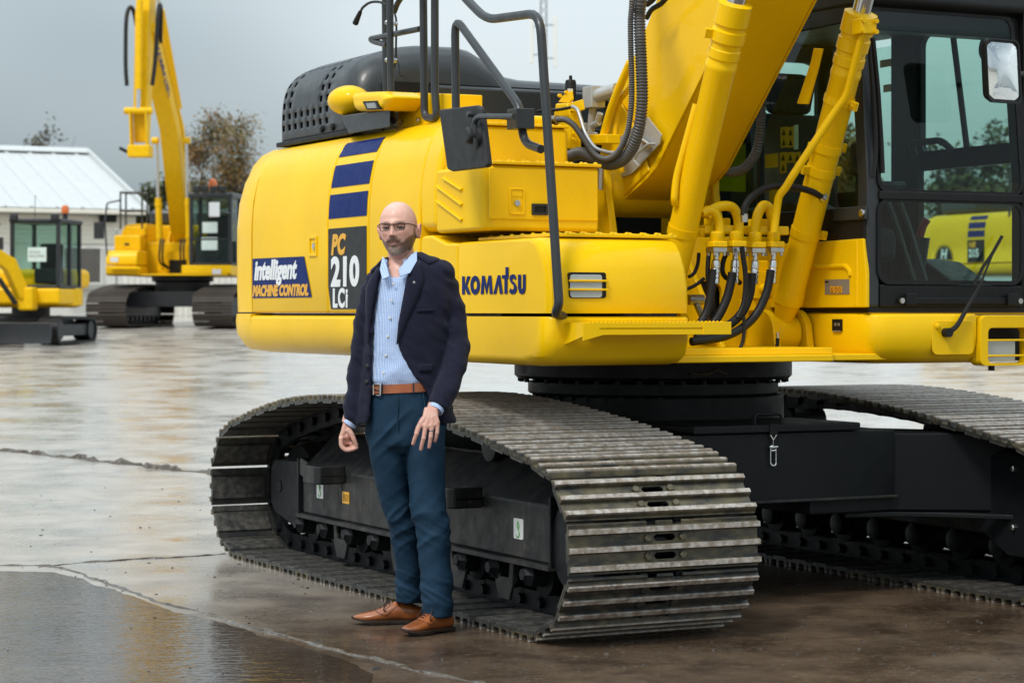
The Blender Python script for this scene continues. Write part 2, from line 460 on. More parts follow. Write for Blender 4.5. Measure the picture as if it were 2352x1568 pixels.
def wobble_outline(pts, amp=.05, sub=14, seed=0):
    out = []
    n = len(pts)
    for i in range(n):
        p = Vector((*pts[i], 0)); q = Vector((*pts[(i + 1) % n], 0)); d = q - p; nn = Vector((-d.y, d.x, 0)).normalized()
        for k in range(sub):
            w = p + d * (k / sub); a = mnoise.noise(w * 4 + Vector((seed, 0, 0))) * amp + mnoise.noise(w * 17 + Vector((seed, 5, 0))) * amp * .35
            out.append((w.x + nn.x * a, w.y + nn.y * a))
    return out
def puddle(pts, label, seed, amp=.05):
    m_ = MB(); o_ = wobble_outline(pts, amp, 14, seed)
    m_.add([(x, y, gz(y) + .004) for x, y in o_], [tuple(range(len(o_)))])
    o = m_.build('puddle', 'puddle_water', smooth=False); tag(o, label, kind='structure'); return o
puddle([(-3.527, 11.557), (-2.836, 12.002), (-2.392, 11.962), (-1.992, 11.248), (-1.597, 10.491), (-1.345, 10.106), (-1.014, 9.541), (-0.721, 9.058), (-0.536, 8.602), (-0.438, 7.746), (-0.337, 5.576), (-2.213, 5.576)], 'still brown puddle in the near left corner of the yard', 1, .04)

def joint_mat():
    t = NT('joint_dirt'); co = t.coord(); n1 = t.noise(co, 30, 5, .7)
    t.base(t.ramp(n1, [(.35, (0.03, 0.02, 0.014)), (.55, (0.09, 0.07, 0.05)), (.7, (0.22, 0.19, 0.155))]))
    t.set('Roughness', .45); t.set('Coat Weight', .4); t.bump(n1, .6, .01); M['joint_dirt'] = t.m
joint_mat()
def joint(pts, w, hgt, seed, zf=None):
    """broken edge of a concrete slab: an irregular low ridge of grit"""
    sp = spline([(x, y, 0) for x, y in pts], 26); rings = []
    for i, p in enumerate(sp):
        d = (sp[min(i + 1, len(sp) - 1)] - sp[max(i - 1, 0)]).normalized(); nn = Vector((-d.y, d.x, 0))
        ww = w * (.12 + 1.2 * abs(mnoise.noise(p * 7 + Vector((seed, 0, 0))))) ; off = mnoise.noise(p * 5 + Vector((0, seed, 0))) * w * 1.1
        hh = hgt * (.3 + 1.3 * max(0, mnoise.noise(p * 9 + Vector((0, 0, seed))) + .35)); z = gz(p.y)
        c = p + nn * off
        rings.append([c - nn * ww + Vector((0, 0, z - .003)), c - nn * ww * .3 + Vector((0, 0, z + hh * .8)), c + nn * ww * .35 + Vector((0, 0, z + hh)), c + nn * ww + Vector((0, 0, z - .003))])
    m_ = MB(); m_.loft(rings, closed=True); return m_.build('slab_joint', 'joint_dirt', ground, sharp=20)
joint([(-3.148, 12.418), (-2.763, 12.29), (-2.437, 12.186), (-2.023, 11.428), (-1.625, 10.678), (-1.366, 10.265), (-1.034, 9.722), (-0.659, 9.163), (-0.377, 8.727), (-0.138, 8.41), (0.188, 7.917)], .035, .010, 3)
joint([(-2.535, 12.206), (-2.321, 12.439), (-2.105, 12.57), (-1.836, 12.704), (-1.614, 12.864)], .028, .008, 11)
joint([(-6.3, 21.2), (-5.2, 20.6), (-4.1, 19.7), (-3.0, 18.6), (-2.3, 17.9)], .06, .035, 21)

# loose grit on the slab
mb = MB(); rng = random.Random(5)
for k in range(420):
    y = rng.uniform(7.2, 17) if k % 3 else rng.uniform(7.2, 10.5); x = rng.uniform(-.24, .23) * y
    s_ = rng.uniform(.0025, .007) * (1 + (rng.random() < .06) * 1.6); a = rng.random() * PI; m_ = Matrix.Translation((x, y, gz(y) + s_ * .3)) @ Matrix.Rotation(a, 4, 'Z') @ Matrix.Diagonal((s_ * rng.uniform(.8, 2.2), s_, s_ * .8, 1))
    mb.add([(-1, -1, -.5), (1, -.8, -.5), (.8, 1, -.5), (-1, .7, -.5), (-.5, -.5, .7), (.6, -.4, .8), (.3, .6, .6), (-.5, .4, .7)], [(0, 1, 5, 4), (1, 2, 6, 5), (2, 3, 7, 6), (3, 0, 4, 7), (4, 5, 6, 7)], m_)
plain('grit_dark', (0.035, 0.026, 0.02), .5, var=.6, vscale=3)
o = mb.build('grit', 'grit_dark', sharp=20); tag(o, 'loose grit scattered over the wet concrete', kind='stuff')

# ------------------------------------------------------------------ white building with ribbed roof
def building():
    root = empty('building', (-10.74, 66, gz(66)), R(205)); tag(root, 'white single-storey building with ribbed metal roof on the left', 'building')
    # local x runs left along the front wall, local y away from it is negative (rotated by 205 degrees)
    E, RZ, DP, LN = 3.16, 5.15, 6.6, 22.0
    m_ = MB(); m_.box(.15, LN, -2 * DP + .3, -.3, 0, E - .02); m_.build('wall', 'wall_white', root)
    m_ = MB(); m_.prism([(-.35, E - .02), (-DP, RZ - .16), (-2 * DP + .3, E - .02)], 'x', .2, LN); m_.build('gable', 'wall_cream', root)
    for k in range(7):                                          # cladding boards under the eaves
        z0 = 2.08 + k * .13
        m_ = MB(); m_.box(.1, LN, -.29, -.255 + (k % 2) * .004, z0, z0 + .128); m_.build('cladding_board', 'wall_cream', root, bevel=.008, seg=1)
    slope = Vector((0, -DP, RZ - E)); n_ = 30; w_ = LN / n_
    m_ = MB(); m_.prism([(0, 0), (w_ - .012, 0), (w_ - .012, .02), (w_ * .5 + .06, .02), (w_ * .5 + .03, .060), (w_ * .5 - .03, .060), (w_ * .5 - .06, .02), (0, .02)], 'y', 0, -slope.length - .25)
    me = m_.mesh('roof_sheet', 'roof_white', sharp=25)
    ang = math.atan2(RZ - E, DP)
    for k in range(n_):
        o = bpy.data.objects.new('roof_sheet', me); COL.objects.link(o); o.parent = root
        o.location = (-.05 + k * w_, .22, E - .1); o.rotation_euler = (-ang, 0, 0)
    m_ = MB(); m_.add([(0, -DP, RZ - .02), (LN, -DP, RZ - .02), (LN, -2 * DP, E - .1), (0, -2 * DP, E - .1), (0, -DP, RZ + .03), (LN, -DP, RZ + .03), (LN, -2 * DP, E - .05), (0, -2 * DP, E - .05)],
                      [(0, 1, 2, 3), (7, 6, 5, 4), (0, 4, 5, 1), (1, 5, 6, 2), (2, 6, 7, 3), (3, 7, 4, 0)]); m_.build('rear_roof', 'roof_white', root)
    m_ = MB(); m_.prism([(-DP - .3, RZ - .03), (-DP, RZ + .12), (-DP + .3, RZ - .03), (-DP + .3, RZ - .01), (-DP, RZ + .15), (-DP - .3, RZ - .01)], 'x', -.08, LN); m_.build('ridge_cap', 'roof_white', root)
    m_ = MB(); m_.prism([(.3, E - .2), (-DP, RZ - .08), (-DP, RZ + .14), (.3, E + .03)], 'x', -.14, -.06); m_.build('verge_trim', 'roof_white', root)
    m_ = MB(); m_.box(-.05, LN, .16, .30, E - .24, E - .12); m_.build('gutter', 'wall_cream', root, bevel=.03)
    m_ = MB(); m_.box(-.05, LN, -.3, .16, E - .26, E - .21); m_.build('soffit', 'gutter', root)
    for xw in (1.15, 8.8, 13.2):
        wobj = MB().box(xw, xw + 1.05, -.30, -.262, .97, 1.98).build('window', 'window_dark', root)
        m_ = MB(); frame_ring(m_, [(xw - .06, .91), (xw + 1.11, .91), (xw + 1.11, 2.04), (xw - .06, 2.04)], [(xw, .97), (xw + 1.05, .97), (xw + 1.05, 1.98), (xw, 1.98)], 'y', -.31, -.23); m_.build('window_frame', 'wall_white', wobj)
        MB().box(xw - .25, xw + 1.25, -.28, .02, .76, .90).build('window_sill', 'concrete', wobj, bevel=.02)
    m_ = MB(); m_.box(.72, 1.2, -.24, -.02, 2.70, 2.90); m_.build('floodlight', 'black_paint', root, bevel=.03)
building()

# ------------------------------------------------------------------ chain-link fence and pale wall
def chain_fence():
    y0 = 59.0; root = empty('chain_link_fence', (-12.4, y0, gz(y0))); tag(root, 'wire mesh fence on steel posts before the building', 'fence')
    for k in range(5):
        m_ = MB(); m_.cyl((k * 2.15, 0, 0), (k * 2.15, 0, 2.25), .032, 10); m_.ball((k * 2.15, 0, 2.26), .036, 10, 6); m_.build('post', 'galv', root)
    L_, H_ = 8.6, 1.8
    for z in (.05, H_):
        MB().cyl((0, .02, z), (L_, .02, z), .012, 6).build('rail_wire', 'galv', root)
    m_ = MB(); s_ = .085; n = int((L_ + H_) / s_)
    for k in range(n):
        c = k * s_
        for sg in (1, -1):
            xa, za, xb, zb = (c, 0, c - H_, H_) if sg == 1 else (c - H_, 0, c, H_)
            if xa > L_: t = (xa - L_) / (xa - xb) if xa != xb else 0; xa, za = L_, za + (zb - za) * t
            if xb > L_: t = (xb - L_) / (xb - xa); xb, zb = L_, zb - (zb - za) * t
            if xa < 0: t = -xa / (xb - xa); xa, za = 0, za + (zb - za) * t
            if xb < 0: t = -xb / (xa - xb); xb, zb = 0, zb - (zb - za) * t
            if abs(xa - xb) > .02: m_.cyl((xa, -.004 * sg, za), (xb, -.004 * sg, zb), .0035, 3)
    o = m_.build('wire_mesh', 'galv', root, smooth=False); o['kind'] = 'stuff'
chain_fence()
def pale_fence():
    y0 = 61.0; root = empty('pale_fence', (-10.4, y0, gz(y0))); tag(root, 'low light grey corrugated fence behind the large far excavator', 'fence')
    m_ = MB(); m_.prism([(0, 0), (.05, -.04), (.11, -.04), (.16, 0), (.16, .006), (.11, -.034), (.05, -.034), (0, .006)], 'z', 0, 1.25); me = m_.mesh('pale', 'wall_white', sharp=20)
    for k in range(46):
        o = bpy.data.objects.new('pale', me); COL.objects.link(o); o.parent = root; o.location = (k * .162, 0, 0)
    MB().box(0, 7.5, .01, .05, 1.0, 1.07).build('rail', 'galv', root)
pale_fence()

# ------------------------------------------------------------------ trees
def leaf_mat(name, cols, rough=.6):
    t = NT(name); oi = t.n('ShaderNodeTexCoord'); n1 = t.noise(oi.outputs['Object'], 1.1, 3); n2 = t.noise(oi.outputs['Object'], 9, 2)
    f = t.math('ADD', t.math('MULTIPLY', n1, .6), t.math('MULTIPLY', n2, .4)); t.base(t.ramp(f, [(.34 + .34 * i / (len(cols) - 1), c) for i, c in enumerate(cols)]))
    t.set('Roughness', rough); t.set('Specular IOR Level', .25); M[name] = t.m
leaf_mat('leaf_autumn', [(0.09, 0.10, 0.032), (0.17, 0.14, 0.045), (0.29, 0.175, 0.07), (0.40, 0.21, 0.095)])
leaf_mat('leaf_green', [(0.03, 0.045, 0.014), (0.06, 0.075, 0.022), (0.11, 0.10, 0.035)])
leaf_mat('leaf_sparse', [(0.05, 0.05, 0.035), (0.11, 0.10, 0.07), (0.16, 0.15, 0.11)])
plain('bark', (0.07, 0.055, 0.042), .9, var=.4)
def tree(label, loc, h, rad, leaf, n_leaf, seed, trunk=.3, low=.25, size=.16, group=None, name='tree', dens=1.0):
    rg = random.Random(seed); root = empty(name, loc); tag(root, label, 'tree' if name == 'tree' else 'bush', group)
    limbs = MB(); tips = []
    def grow(p, d, L, r, lev):
        q = [p]; dd = d.copy()
        for k in range(4):
            dd = (dd + Vector((rg.uniform(-.2, .2), rg.uniform(-.2, .2), rg.uniform(-.02, .14)))).normalized(); q.append(q[-1] + dd * L / 4)
        limbs.tube(q, lambda t: r * (1 - .6 * t), 6 if lev < 2 else 4)
        if lev >= 3: tips.append(q[-1]); tips.append(q[2]); return
        for k in range(4 if lev else 6):
            j = rg.choice((2, 3, 4)) if lev else rg.choice((1, 2, 3, 4, 4)); a = rg.random() * 2 * PI; sp_ = rg.uniform(.45, 1.0)
            nd = (dd * .8 + Vector((math.cos(a), math.sin(a), .25)) * sp_).normalized(); grow(q[j], nd, L * rg.uniform(.5, .72), r * .5, lev + 1)
    grow(Vector((0, 0, 0)), Vector((0, 0, 1)), h * (trunk + .15), rad * .085, 0)
    limbs.build('trunk', 'bark', root)
    zmax = max(p.z for p in tips); rmax = max(math.hypot(p.x, p.y) for p in tips)
    for p in tips:
        p.x *= rad / rmax; p.y *= rad / rmax; p.z = h * low + (p.z - min(t_.z for t_ in tips)) / (zmax + 1e-6) * 0 + (p.z / zmax) * h * (1 - low)
    lv = MB()
    for k in range(n_leaf):
        c = rg.choice(tips); s_ = size * rg.uniform(.6, 1.4)
        p = c + Vector((rg.gauss(0, 1), rg.gauss(0, 1), rg.gauss(0, .8))) * rad * .10 * dens
        e = Matrix.Rotation(rg.random() * 2 * PI, 4, 'Z') @ Matrix.Rotation(rg.uniform(-1.2, 1.2), 4, 'X'); m_ = Matrix.Translation(p) @ e
        lv.add([(-s_ * .4, 0, 0), (0, -s_ * .5, s_ * .08), (s_ * .45, 0, 0), (0, s_ * .5, s_ * .08)], [(0, 1, 2, 3)], m_)
    o = lv.build('crown', leaf, root, smooth=False)
    return root
tree('autumn tree with russet and green leaves behind the large far excavator', (-10.3, 84, gz(84)), 7.4, 2.3, 'leaf_autumn', 22000, 3, low=.02, size=.10, dens=1.3)
tree('thin sparse tree showing above the white roof', (-19.3, 92, gz(92)), 7.9, 1.05, 'leaf_sparse', 900, 8, low=.35, size=.16, dens=1.3)
tree('green bush between the white building and the upright yellow boom', (-11.6, 74, gz(74)), 4.4, 1.1, 'leaf_green', 4000, 12, low=.05, size=.15, name='bush')
for i_, (x_, y_, h_, r_, lb) in enumerate([(19.6, 100, 8.2, 3.2, 'leaf_green'), (24.5, 104, 7.0, 3.0, 'leaf_autumn'), (16.3, 108, 8.6, 2.6, 'leaf_autumn')]):
    tree(['leafy green tree seen through the cab glass', 'low russet tree at the right edge behind the cab glass', 'tree glimpsed through the side window of the cab beside the boom'][i_], (x_, y_, gz(y_)), h_, r_, lb, 3500, 30 + i_, low=.1, size=.3, group='trees beyond the yard')

# ------------------------------------------------------------------ mast
def mast():
    y0 = 130.0; root = empty('radio_mast', (1.75, y0, gz(y0))); tag(root, 'tall thin lattice radio mast far behind the engine hood', 'mast')
    H_ = 24.0; w_ = .22; lat = MB()
    c = [(w_ * math.cos(a), w_ * math.sin(a)) for a in (0, 2 * PI / 3, 4 * PI / 3)]
    for x, y in c: lat.cyl((x, y, 0), (x, y, H_), .035, 6)
    for k in range(48):
        for i in range(3):
            a, b = c[i], c[(i + 1) % 3]; lat.cyl((*a, k * .5), (*b, k * .5 + .5), .014, 4)
    plain('mast_grey', (.10, .11, .12), .6); lat.build('lattice', 'mast_grey', root)
    for sx, z0, z1 in ((-.62, 14.2, 16.8), (.72, 14.0, 16.9), (-.3, 19.2, 21.2)):
        MB().box(sx - .085, sx + .085, -.1, .1, z0, z1).build('antenna_panel', 'wall_white', root, bevel=.03)
        MB().cyl((0, 0, z0 + .5), (sx, 0, z0 + .5), .03, 6).build('bracket', 'mast_grey', root); MB().cyl((0, 0, z1 - .5), (sx, 0, z1 - .5), .03, 6).build('bracket', 'mast_grey', root)
mast()

# ------------------------------------------------------------------ warehouse that the cab mirror shows
def warehouse():
    root = empty('warehouse', (34, -16, 0), R(68)); tag(root, 'white warehouse mirrored in the cab door mirror', 'building')
    MB().box(-30, 14, -14, 0, 0, 6.5).build('wall', 'wall_white', root)
    MB().box(-30.3, 14.3, -14.3, .3, 6.5, 6.9).build('roof_edge', 'galv', root)
    for k in range(3):
        d_ = MB().box(-22 + k * 11, -18 + k * 11, -.01, .03, 0, 4.2).build('roller_door', 'galv', root)
warehouse()

# ================================================================== the large excavator
# machine frame: x forward (towards the boom side), y to the machine's left (cab side), z up
EX = empty('crawler_excavator', (.727, 11.765, 0), R(-63))
tag(EX, 'large yellow crawler excavator with raised boom standing behind the man', 'excavator')

# ---------------------------------------------------------------- undercarriage
def shoe_mesh():
    m_ = MB(); W = .45; z0, z1, zt = .045, .056, .080
    # plate, pieced round two bolt slots and the two edge notches
    m_.box(-.098, -.062, -W, W, z0 - .004, z1 - .003)
    m_.box(-.012, .012, -W, W, z0, z1)
    for xa, xb in ((-.062, -.012), (.012, .062)):
        m_.box(xa, xb, -W, -.052, z0, z1); m_.box(xa, xb, .052, W, z0, z1)
        s0, s1 = xa + .012, xb - .010
        m_.box(xa, s0, -.052, .052, z0, z1); m_.box(s1, xb, -.052, .052, z0, z1)
        for sg in (-1, 1):
            for e in (s0, s1):
                q = .010 if e == s0 else -.010
                m_.prism([(e, sg * .052), (e + q, sg * .052), (e, sg * .040)], 'z', z0, z1)
    m_.box(.062, .086, -W, W, z0, z1)
    for y0, y1 in ((-W, -.085), (-.038, .038), (.085, W)): m_.prism([(.086, z0), (.086, z1), (.102, z1 + .003), (.108, z0 + .004), (.104, z0)], 'y', y0, y1)
    for y0, y1 in ((-W, -.135), (.135, W)): m_.prism([(-.050, z0), (-.046, z0 - .010), (.070, z0 - .010), (.076, z0)], 'y', y0, y1)
    for gx in (-.074, 0., .074):
        m_.prism([(gx - .017, z1 - .002), (gx - .0095, zt), (gx + .0095, zt), (gx + .017, z1 - .002)], 'y', -W - .003, W + .003)
    for bx in (-.036, .038):
        for by in (-.083, .083):
            m_.lathe([(.0175, z1 - .001), (.0175, z1 + .011), (.013, z1 + .014)], (bx, by, 0), (0, 0, 1), 6)
    return m_.mesh('track_shoe', 'track_steel', sharp=30)
SHOE = shoe_mesh()
SPK, IDL, PR = (1.77, .386), (-1.80, .386), .305
def track_path():
    pts = []
    for k in range(60): pts.append((IDL[0] + (SPK[0] - IDL[0]) * k / 60, SPK[1] - PR))
    for k in range(33):
        a = -PI / 2 + PI * .97 * k / 32; pts.append((SPK[0] + PR * math.cos(a), SPK[1] + PR * math.sin(a)))
    top = spline([(1.70, 0, .70), (1.35, 0, .757), (.93, 0, .808), (.3, 0, .862), (-.27, 0, .880), (-.9, 0, .848), (-1.4, 0, .776), (-1.76, 0, .700)], 12)
    pts += [(p.x, p.z) for p in top]
    for k in range(1, 33):
        a = PI / 2 + PI * k / 33; pts.append((IDL[0] + PR * math.cos(a), IDL[1] + PR * math.sin(a)))
    return [Vector((x, 0, z)) for x, z in pts]
def sample_loop(pts, n):
    P = pts + [pts[0]]; cum = [0]
    for i in range(len(P) - 1): cum.append(cum[-1] + (P[i + 1] - P[i]).length)
    L = cum[-1]; out = []; i = 0
    for k in range(n):
        t = L * k / n
        while cum[i + 1] < t: i += 1
        out.append(P[i].lerp(P[i + 1], (t - cum[i]) / (cum[i + 1] - cum[i])))
    return out, L
def crawler_track(root, bc, n=48, shoe=SHOE, label=None):
    pins, L = sample_loop(track_path(), n)
    ch = MB()
    frames = []
    for i in range(n):
        p, q = pins[i], pins[(i + 1) % n]; T = (q - p).normalized(); N = Vector((T.z, 0, -T.x)); Y = N.cross(T)
        mt = Matrix((T, Y, N)).transposed().to_4x4(); mt.translation = (p + q) / 2 + Vector((0, bc, 0)); frames.append(mt)
        for sg in (-1, 1):
            ch.prism([(-.112, -.02), (-.10, -.05), (-.03, -.046), (.03, -.046), (.10, -.05), (.112, -.02), (.10, .03), (.08, .044), (-.08, .044), (-.10, .03)], 'y', sg * .068, sg * .102, mt)
        ch.cyl(p + Vector((0, bc - .125, 0)), p + Vector((0, bc + .125, 0)), .024, 8)
    o = ch.build('crawler_track', 'frame_black', root, sharp=30, label=label)
    for mt in frames:
        s_ = bpy.data.objects.new('track_shoe', shoe); COL.objects.link(s_); s_.parent = o; s_.matrix_local = mt
    return o
crawler_track(EX, -1.19, label='near crawler track with clay-stained ribbed steel shoes'); crawler_track(EX, 1.35)

def track_frame(root, bc, sg, detail=True):
    """sg = -1: outer side faces -y"""
    m_ = MB()
    prof = [(-.23, .285), (-.23, .535), (-.20, .56), (-.05, .70), (.05, .70), (.20, .56), (.23, .535), (.23, .285)]
    m_.prism([(bc - sg * x, z) for x, z in prof], 'x', -1.30, 1.56)
    fr = m_.build('track_frame', 'frame_dusty', root, bevel=.012)
    m_ = MB(); m_.box(-1.33, 1.585, min(bc + sg * .205, bc + sg * .262), max(bc + sg * .205, bc + sg * .262), .262, .285); m_.build('ledge', 'frame_dusty', fr, bevel=.004, seg=1)
    # end plates
    for a0, a1 in ((-1.335, -1.315), (1.565, 1.585)):
        m_ = MB(); m_.box(a0, a1, bc - .25, bc + .25, .27, .58); m_.build('end_plate', 'frame_black', fr, bevel=.004, seg=1)
    # idler fork at the rear
    m_ = MB(); m_.prism([(-1.34, .24), (-1.36, .56), (-1.80, .545), (-1.86, .50), (-1.86, .30), (-1.80, .25), (-1.55, .20), (-1.42, .16)], 'y', bc + sg * .12, bc + sg * .20); m_.build('idler_fork', 'frame_black', fr, bevel=.01)
    m_ = MB(); m_.prism([(-1.34, .24), (-1.36, .56), (-1.80, .545), (-1.86, .50), (-1.86, .30), (-1.80, .25), (-1.55, .20), (-1.42, .16)], 'y', bc - sg * .12, bc - sg * .20); m_.build('idler_fork', 'frame_black', fr, bevel=.01)
    MB().cyl((-1.72, bc + sg * .198, .40), (-1.72, bc + sg * .206, .40), .035, 16).build('pin_hole', 'black_paint', fr)
    m_ = MB(); m_.lathe([(.10, -.06), (.235, -.055), (.25, -.03), (.25, .03), (.235, .055), (.10, .06)], (IDL[0], bc, IDL[1]), (0, 1, 0), 32); m_.build('idler_wheel', 'frame_black', fr)
    # sprocket
    m_ = MB(); prof = []
    for k in range(21):
        for q, r_ in ((0, .262), (.3, .272), (.42, .312), (.58, .312), (.7, .272)):
            a = 2 * PI * (k + q) / 21; prof.append((SPK[0] + r_ * math.cos(a), SPK[1] + r_ * math.sin(a)))
    m_.prism(prof, 'y', bc - .03, bc + .03); m_.build('sprocket', 'frame_black', fr)
    m_ = MB(); m_.lathe([(.05, .24), (.20, .235), (.232, .20), (.245, .10), (.245, -.22), (.1, -.24)], (SPK[0], bc, SPK[1]), (0, sg, 0), 40); fd = m_.build('final_drive', 'frame_black', fr)
    for k in range(20):
        a = 2 * PI * k / 20
        c_ = Vector((SPK[0] + .275 * math.cos(a), bc + sg * .032, SPK[1] + .275 * math.sin(a)))
        if k == 0: bolt_me = MB().lathe([(.016, 0), (.016, .016), (.012, .02)], (0, 0, 0), (0, sg, 0), 6).mesh('rim_bolt', 'frame_black')
        b_ = bpy.data.objects.new('rim_bolt', bolt_me); COL.objects.link(b_); b_.parent = fr; b_.location = c_
    # rollers
    rm = MB().lathe([(.03, -.21), (.055, -.205), (.06, -.16), (.10, -.155), (.10, -.12), (.085, -.115), (.085, -.03), (.07, -.02), (.07, .02), (.085, .03), (.085, .115), (.10, .12), (.10, .155), (.06, .16), (.055, .205), (.03, .21)], (0, 0, 0), (0, 1, 0), 20).mesh('track_roller', 'frame_black')
    for k in range(9):
        o = bpy.data.objects.new('track_roller', rm); COL.objects.link(o); o.parent = fr; o.location = (-1.34 + k * .335, bc, .225)
    cap = MB().lathe([(.058, 0), (.058, .03), (.03, .05), (.026, .062)], (0, 0, 0), (0, sg, 0), 6).box(-.05, .05, min(0, sg * .02), max(0, sg * .02), .03, .075).mesh('roller_cap', 'frame_black')
    for k in range(9):
        o = bpy.data.objects.new('roller_cap', cap); COL.objects.link(o); o.parent = fr; o.location = (-1.34 + k * .335, bc + sg * .20, .225)
    for a in (.72, -.62):
        m_ = MB(); m_.lathe([(.03, -.12), (.075, -.115), (.075, .115), (.03, .12)], (a, bc, .752), (0, 1, 0), 18); m_.box(a - .04, a + .04, bc - .03, bc + .03, .62, .74); m_.build('carrier_roller', 'frame_black', fr)
    for a in (-.78, -.05, .62, 1.1):
        m_ = MB(); m_.prism([(a - .10, .285), (a - .085, .16), (a - .05, .09), (a + .05, .09), (a + .085, .16), (a + .10, .285), (a + .06, .285), (a + .045, .19), (a - .045, .19), (a - .06, .285)], 'y', bc + sg * .212, bc + sg * .228); m_.build('roller_guard', 'frame_dusty', fr, bevel=.004, seg=1)
    # inner chain bosses seen between frame and shoes
    return fr
FR1 = track_frame(EX, -1.19, -1); FR2 = track_frame(EX, 1.35, 1)
# climbing brackets on the near frame
for a0, a1 in ((-1.28, -.70), (.30, .90)):
    m_ = MB(); m_.prism([(a0, -1.41), (a0, -1.435), (a0 + .05, -1.45), (a1 - .16, -1.56), (a1, -1.56), (a1, -1.41)], 'z', .515, .53)
    br = m_.build('climbing_bracket', 'frame_black', EX, bevel=.003, seg=1)
    m_ = MB(); m_.prism([(a0, -1.432), (a0 + .05, -1.452), (a1 - .16, -1.562), (a1 - .16, -1.575), (a0 + .05, -1.465), (a0, -1.445)], 'z', .50, .575); m_.build('toe_plate', 'frame_dusty', br)
    m_ = MB(); m_.prism([(a1 - .19, -1.585), (a1 - .19, -1.56), (a1 - .02, -1.555), (a1 - .02, -1.42), (a1, -1.42), (a1, -1.565), (a1 - .03, -1.585)], 'z', .480, .575); m_.build('corner_pad', 'frame_dusty', br, bevel=.012, seg=3)
    m_ = MB()
    for k in range(16):
        t = k / 16; xa = a0 + .07 + t * (a1 - a0 - .26); ya = -1.47 - t * .095
        m_.prism([(xa, .574), (xa + .010, .588), (xa + .020, .574)], 'y', ya - .002, ya + .006)
    o = m_.build('serration', 'frame_dusty', br, smooth=False); o['kind'] = 'stuff'
# lift-point and warning stickers
def side_mat(x, y, z): return Matrix.Translation((x, y, z)) @ Matrix(((1, 0, 0, 0), (0, 0, -1, 0), (0, 1, 0, 0), (0, 0, 0, 1)))
def front_mat(x, y, z): return Matrix.Translation((x, y, z)) @ Matrix(((0, 0, 1, 0), (1, 0, 0, 0), (0, 1, 0, 0), (0, 0, 0, 1)))
for k_, (x, y) in enumerate([(736, 1124), (1192, 1214)]):
    a = [(-1.048, -1.42, 0.427), (1.253, -1.42, 0.416)][k_]
    s_ = MB(); s_.prism(rrect(a[0] - .045, a[0] + .045, a[2] - .045, a[2] + .045, .008, 3), 'y', -1.4235, -1.4205); s_ = s_.build('lifting_sticker', 'white_decal', FR1)
    m_ = MB(); m_.tube([(a[0] - .02, -1.4245, a[2] - .026), (a[0] - .012, -1.4245, a[2] - .036), (a[0] + .006, -1.4245, a[2] - .034), (a[0] + .014, -1.4245, a[2] - .018), (a[0] + .002, -1.4245, a[2] - .004), (a[0] - .008, -1.4245, a[2] + .012), (a[0], -1.4245, a[2] + .034), (a[0] + .01, -1.4245, a[2] + .014), (a[0] + .002, -1.4245, a[2] - .004)], .0035, 6); m_.build('hook_sign', 'green_decal', FR1)
a = (-0.699, -1.42, 0.411)
MB().box(a[0] - .045, a[0] + .045, -1.4235, -1.4205, a[2] - .03, a[2] + .03).build('warning_sticker', 'yellow_decal', FR1)
m_ = MB(); m_.tube([(a[0] - .03, -1.4245, a[2] - .018), (a[0] - .016, -1.4245, a[2] + .018), (a[0] - .002, -1.4245, a[2] - .018), (a[0] - .03, -1.4245, a[2] - .018)], .0016, 4); m_.tube([(a[0] + .008, -1.4245, a[2] - .014), (a[0] + .034, -1.4245, a[2] - .014), (a[0] + .034, -1.4245, a[2] + .014), (a[0] + .008, -1.4245, a[2] + .014), (a[0] + .008, -1.4245, a[2] - .014)], .0016, 4); o = m_.build('warning_marks', 'black_decal', FR1)
a = (-0.78, -1.42, 0.428)
m_ = MB(); m_.prism([(a[0] + .032 * math.cos(t * PI / 8), a[2] + .052 * math.sin(t * PI / 8)) for t in range(16)], 'y', -1.4225, -1.42); m_.build('drain_hole', 'black_paint', FR1)

# car body between the tracks
m_ = MB(); m_.lathe([(.60, .42), (.64, .46), (.64, .95), (.5, .96)], (0, .04, 0), (0, 0, 1), 40)
for sa in (-1, 1):
    for sb, e in ((-1, .99), (1, 1.15)):
        m_.prism([(sa * .35, sb * .2), (sa * 1.13, sb * .2), (sa * 1.13, sb * .68), (sa * 1.42, sb * e), (sa * 1.10, sb * e), (sa * .45, sb * .66)], 'z', .40, .782)
CB = m_.build('car_body', 'frame_black', EX, bevel=.012)
m_ = MB(); m_.prism([(1.10, .42), (1.14, .66), (1.26, .84), (1.56, 1.10), (1.56, 1.15), (1.26, .95), (1.19, .88), (1.10, .74)], 'z', .375, .398); m_.build('lower_plate', 'frame_black', CB, bevel=.005)
m_ = MB(); m_.lathe([(.055, -.012), (.055, .012), (.03, .012), (.03, -.012)], (1.155, .80, .386), (.12, 0, 1), 20, loop=True); m_.build('lifting_eye', 'frame_black', CB)
m_ = MB(); m_.prism([(1.30, .30), (1.30, .66), (1.50, .70), (1.92, .64), (2.0, .40), (1.92, .20), (1.5, .2)], 'y', 1.085, 1.11); mc = m_.build('motor_cover', 'frame_black', CB, bevel=.01)
for a_, z_ in ((1.55, .62), (1.55, .34), (1.85, .6)): MB().lathe([(.016, 0), (.016, .012), (.01, .016)], (a_, 1.085, z_), (0, -1, 0), 6).build('cover_bolt', 'zinc', CB)
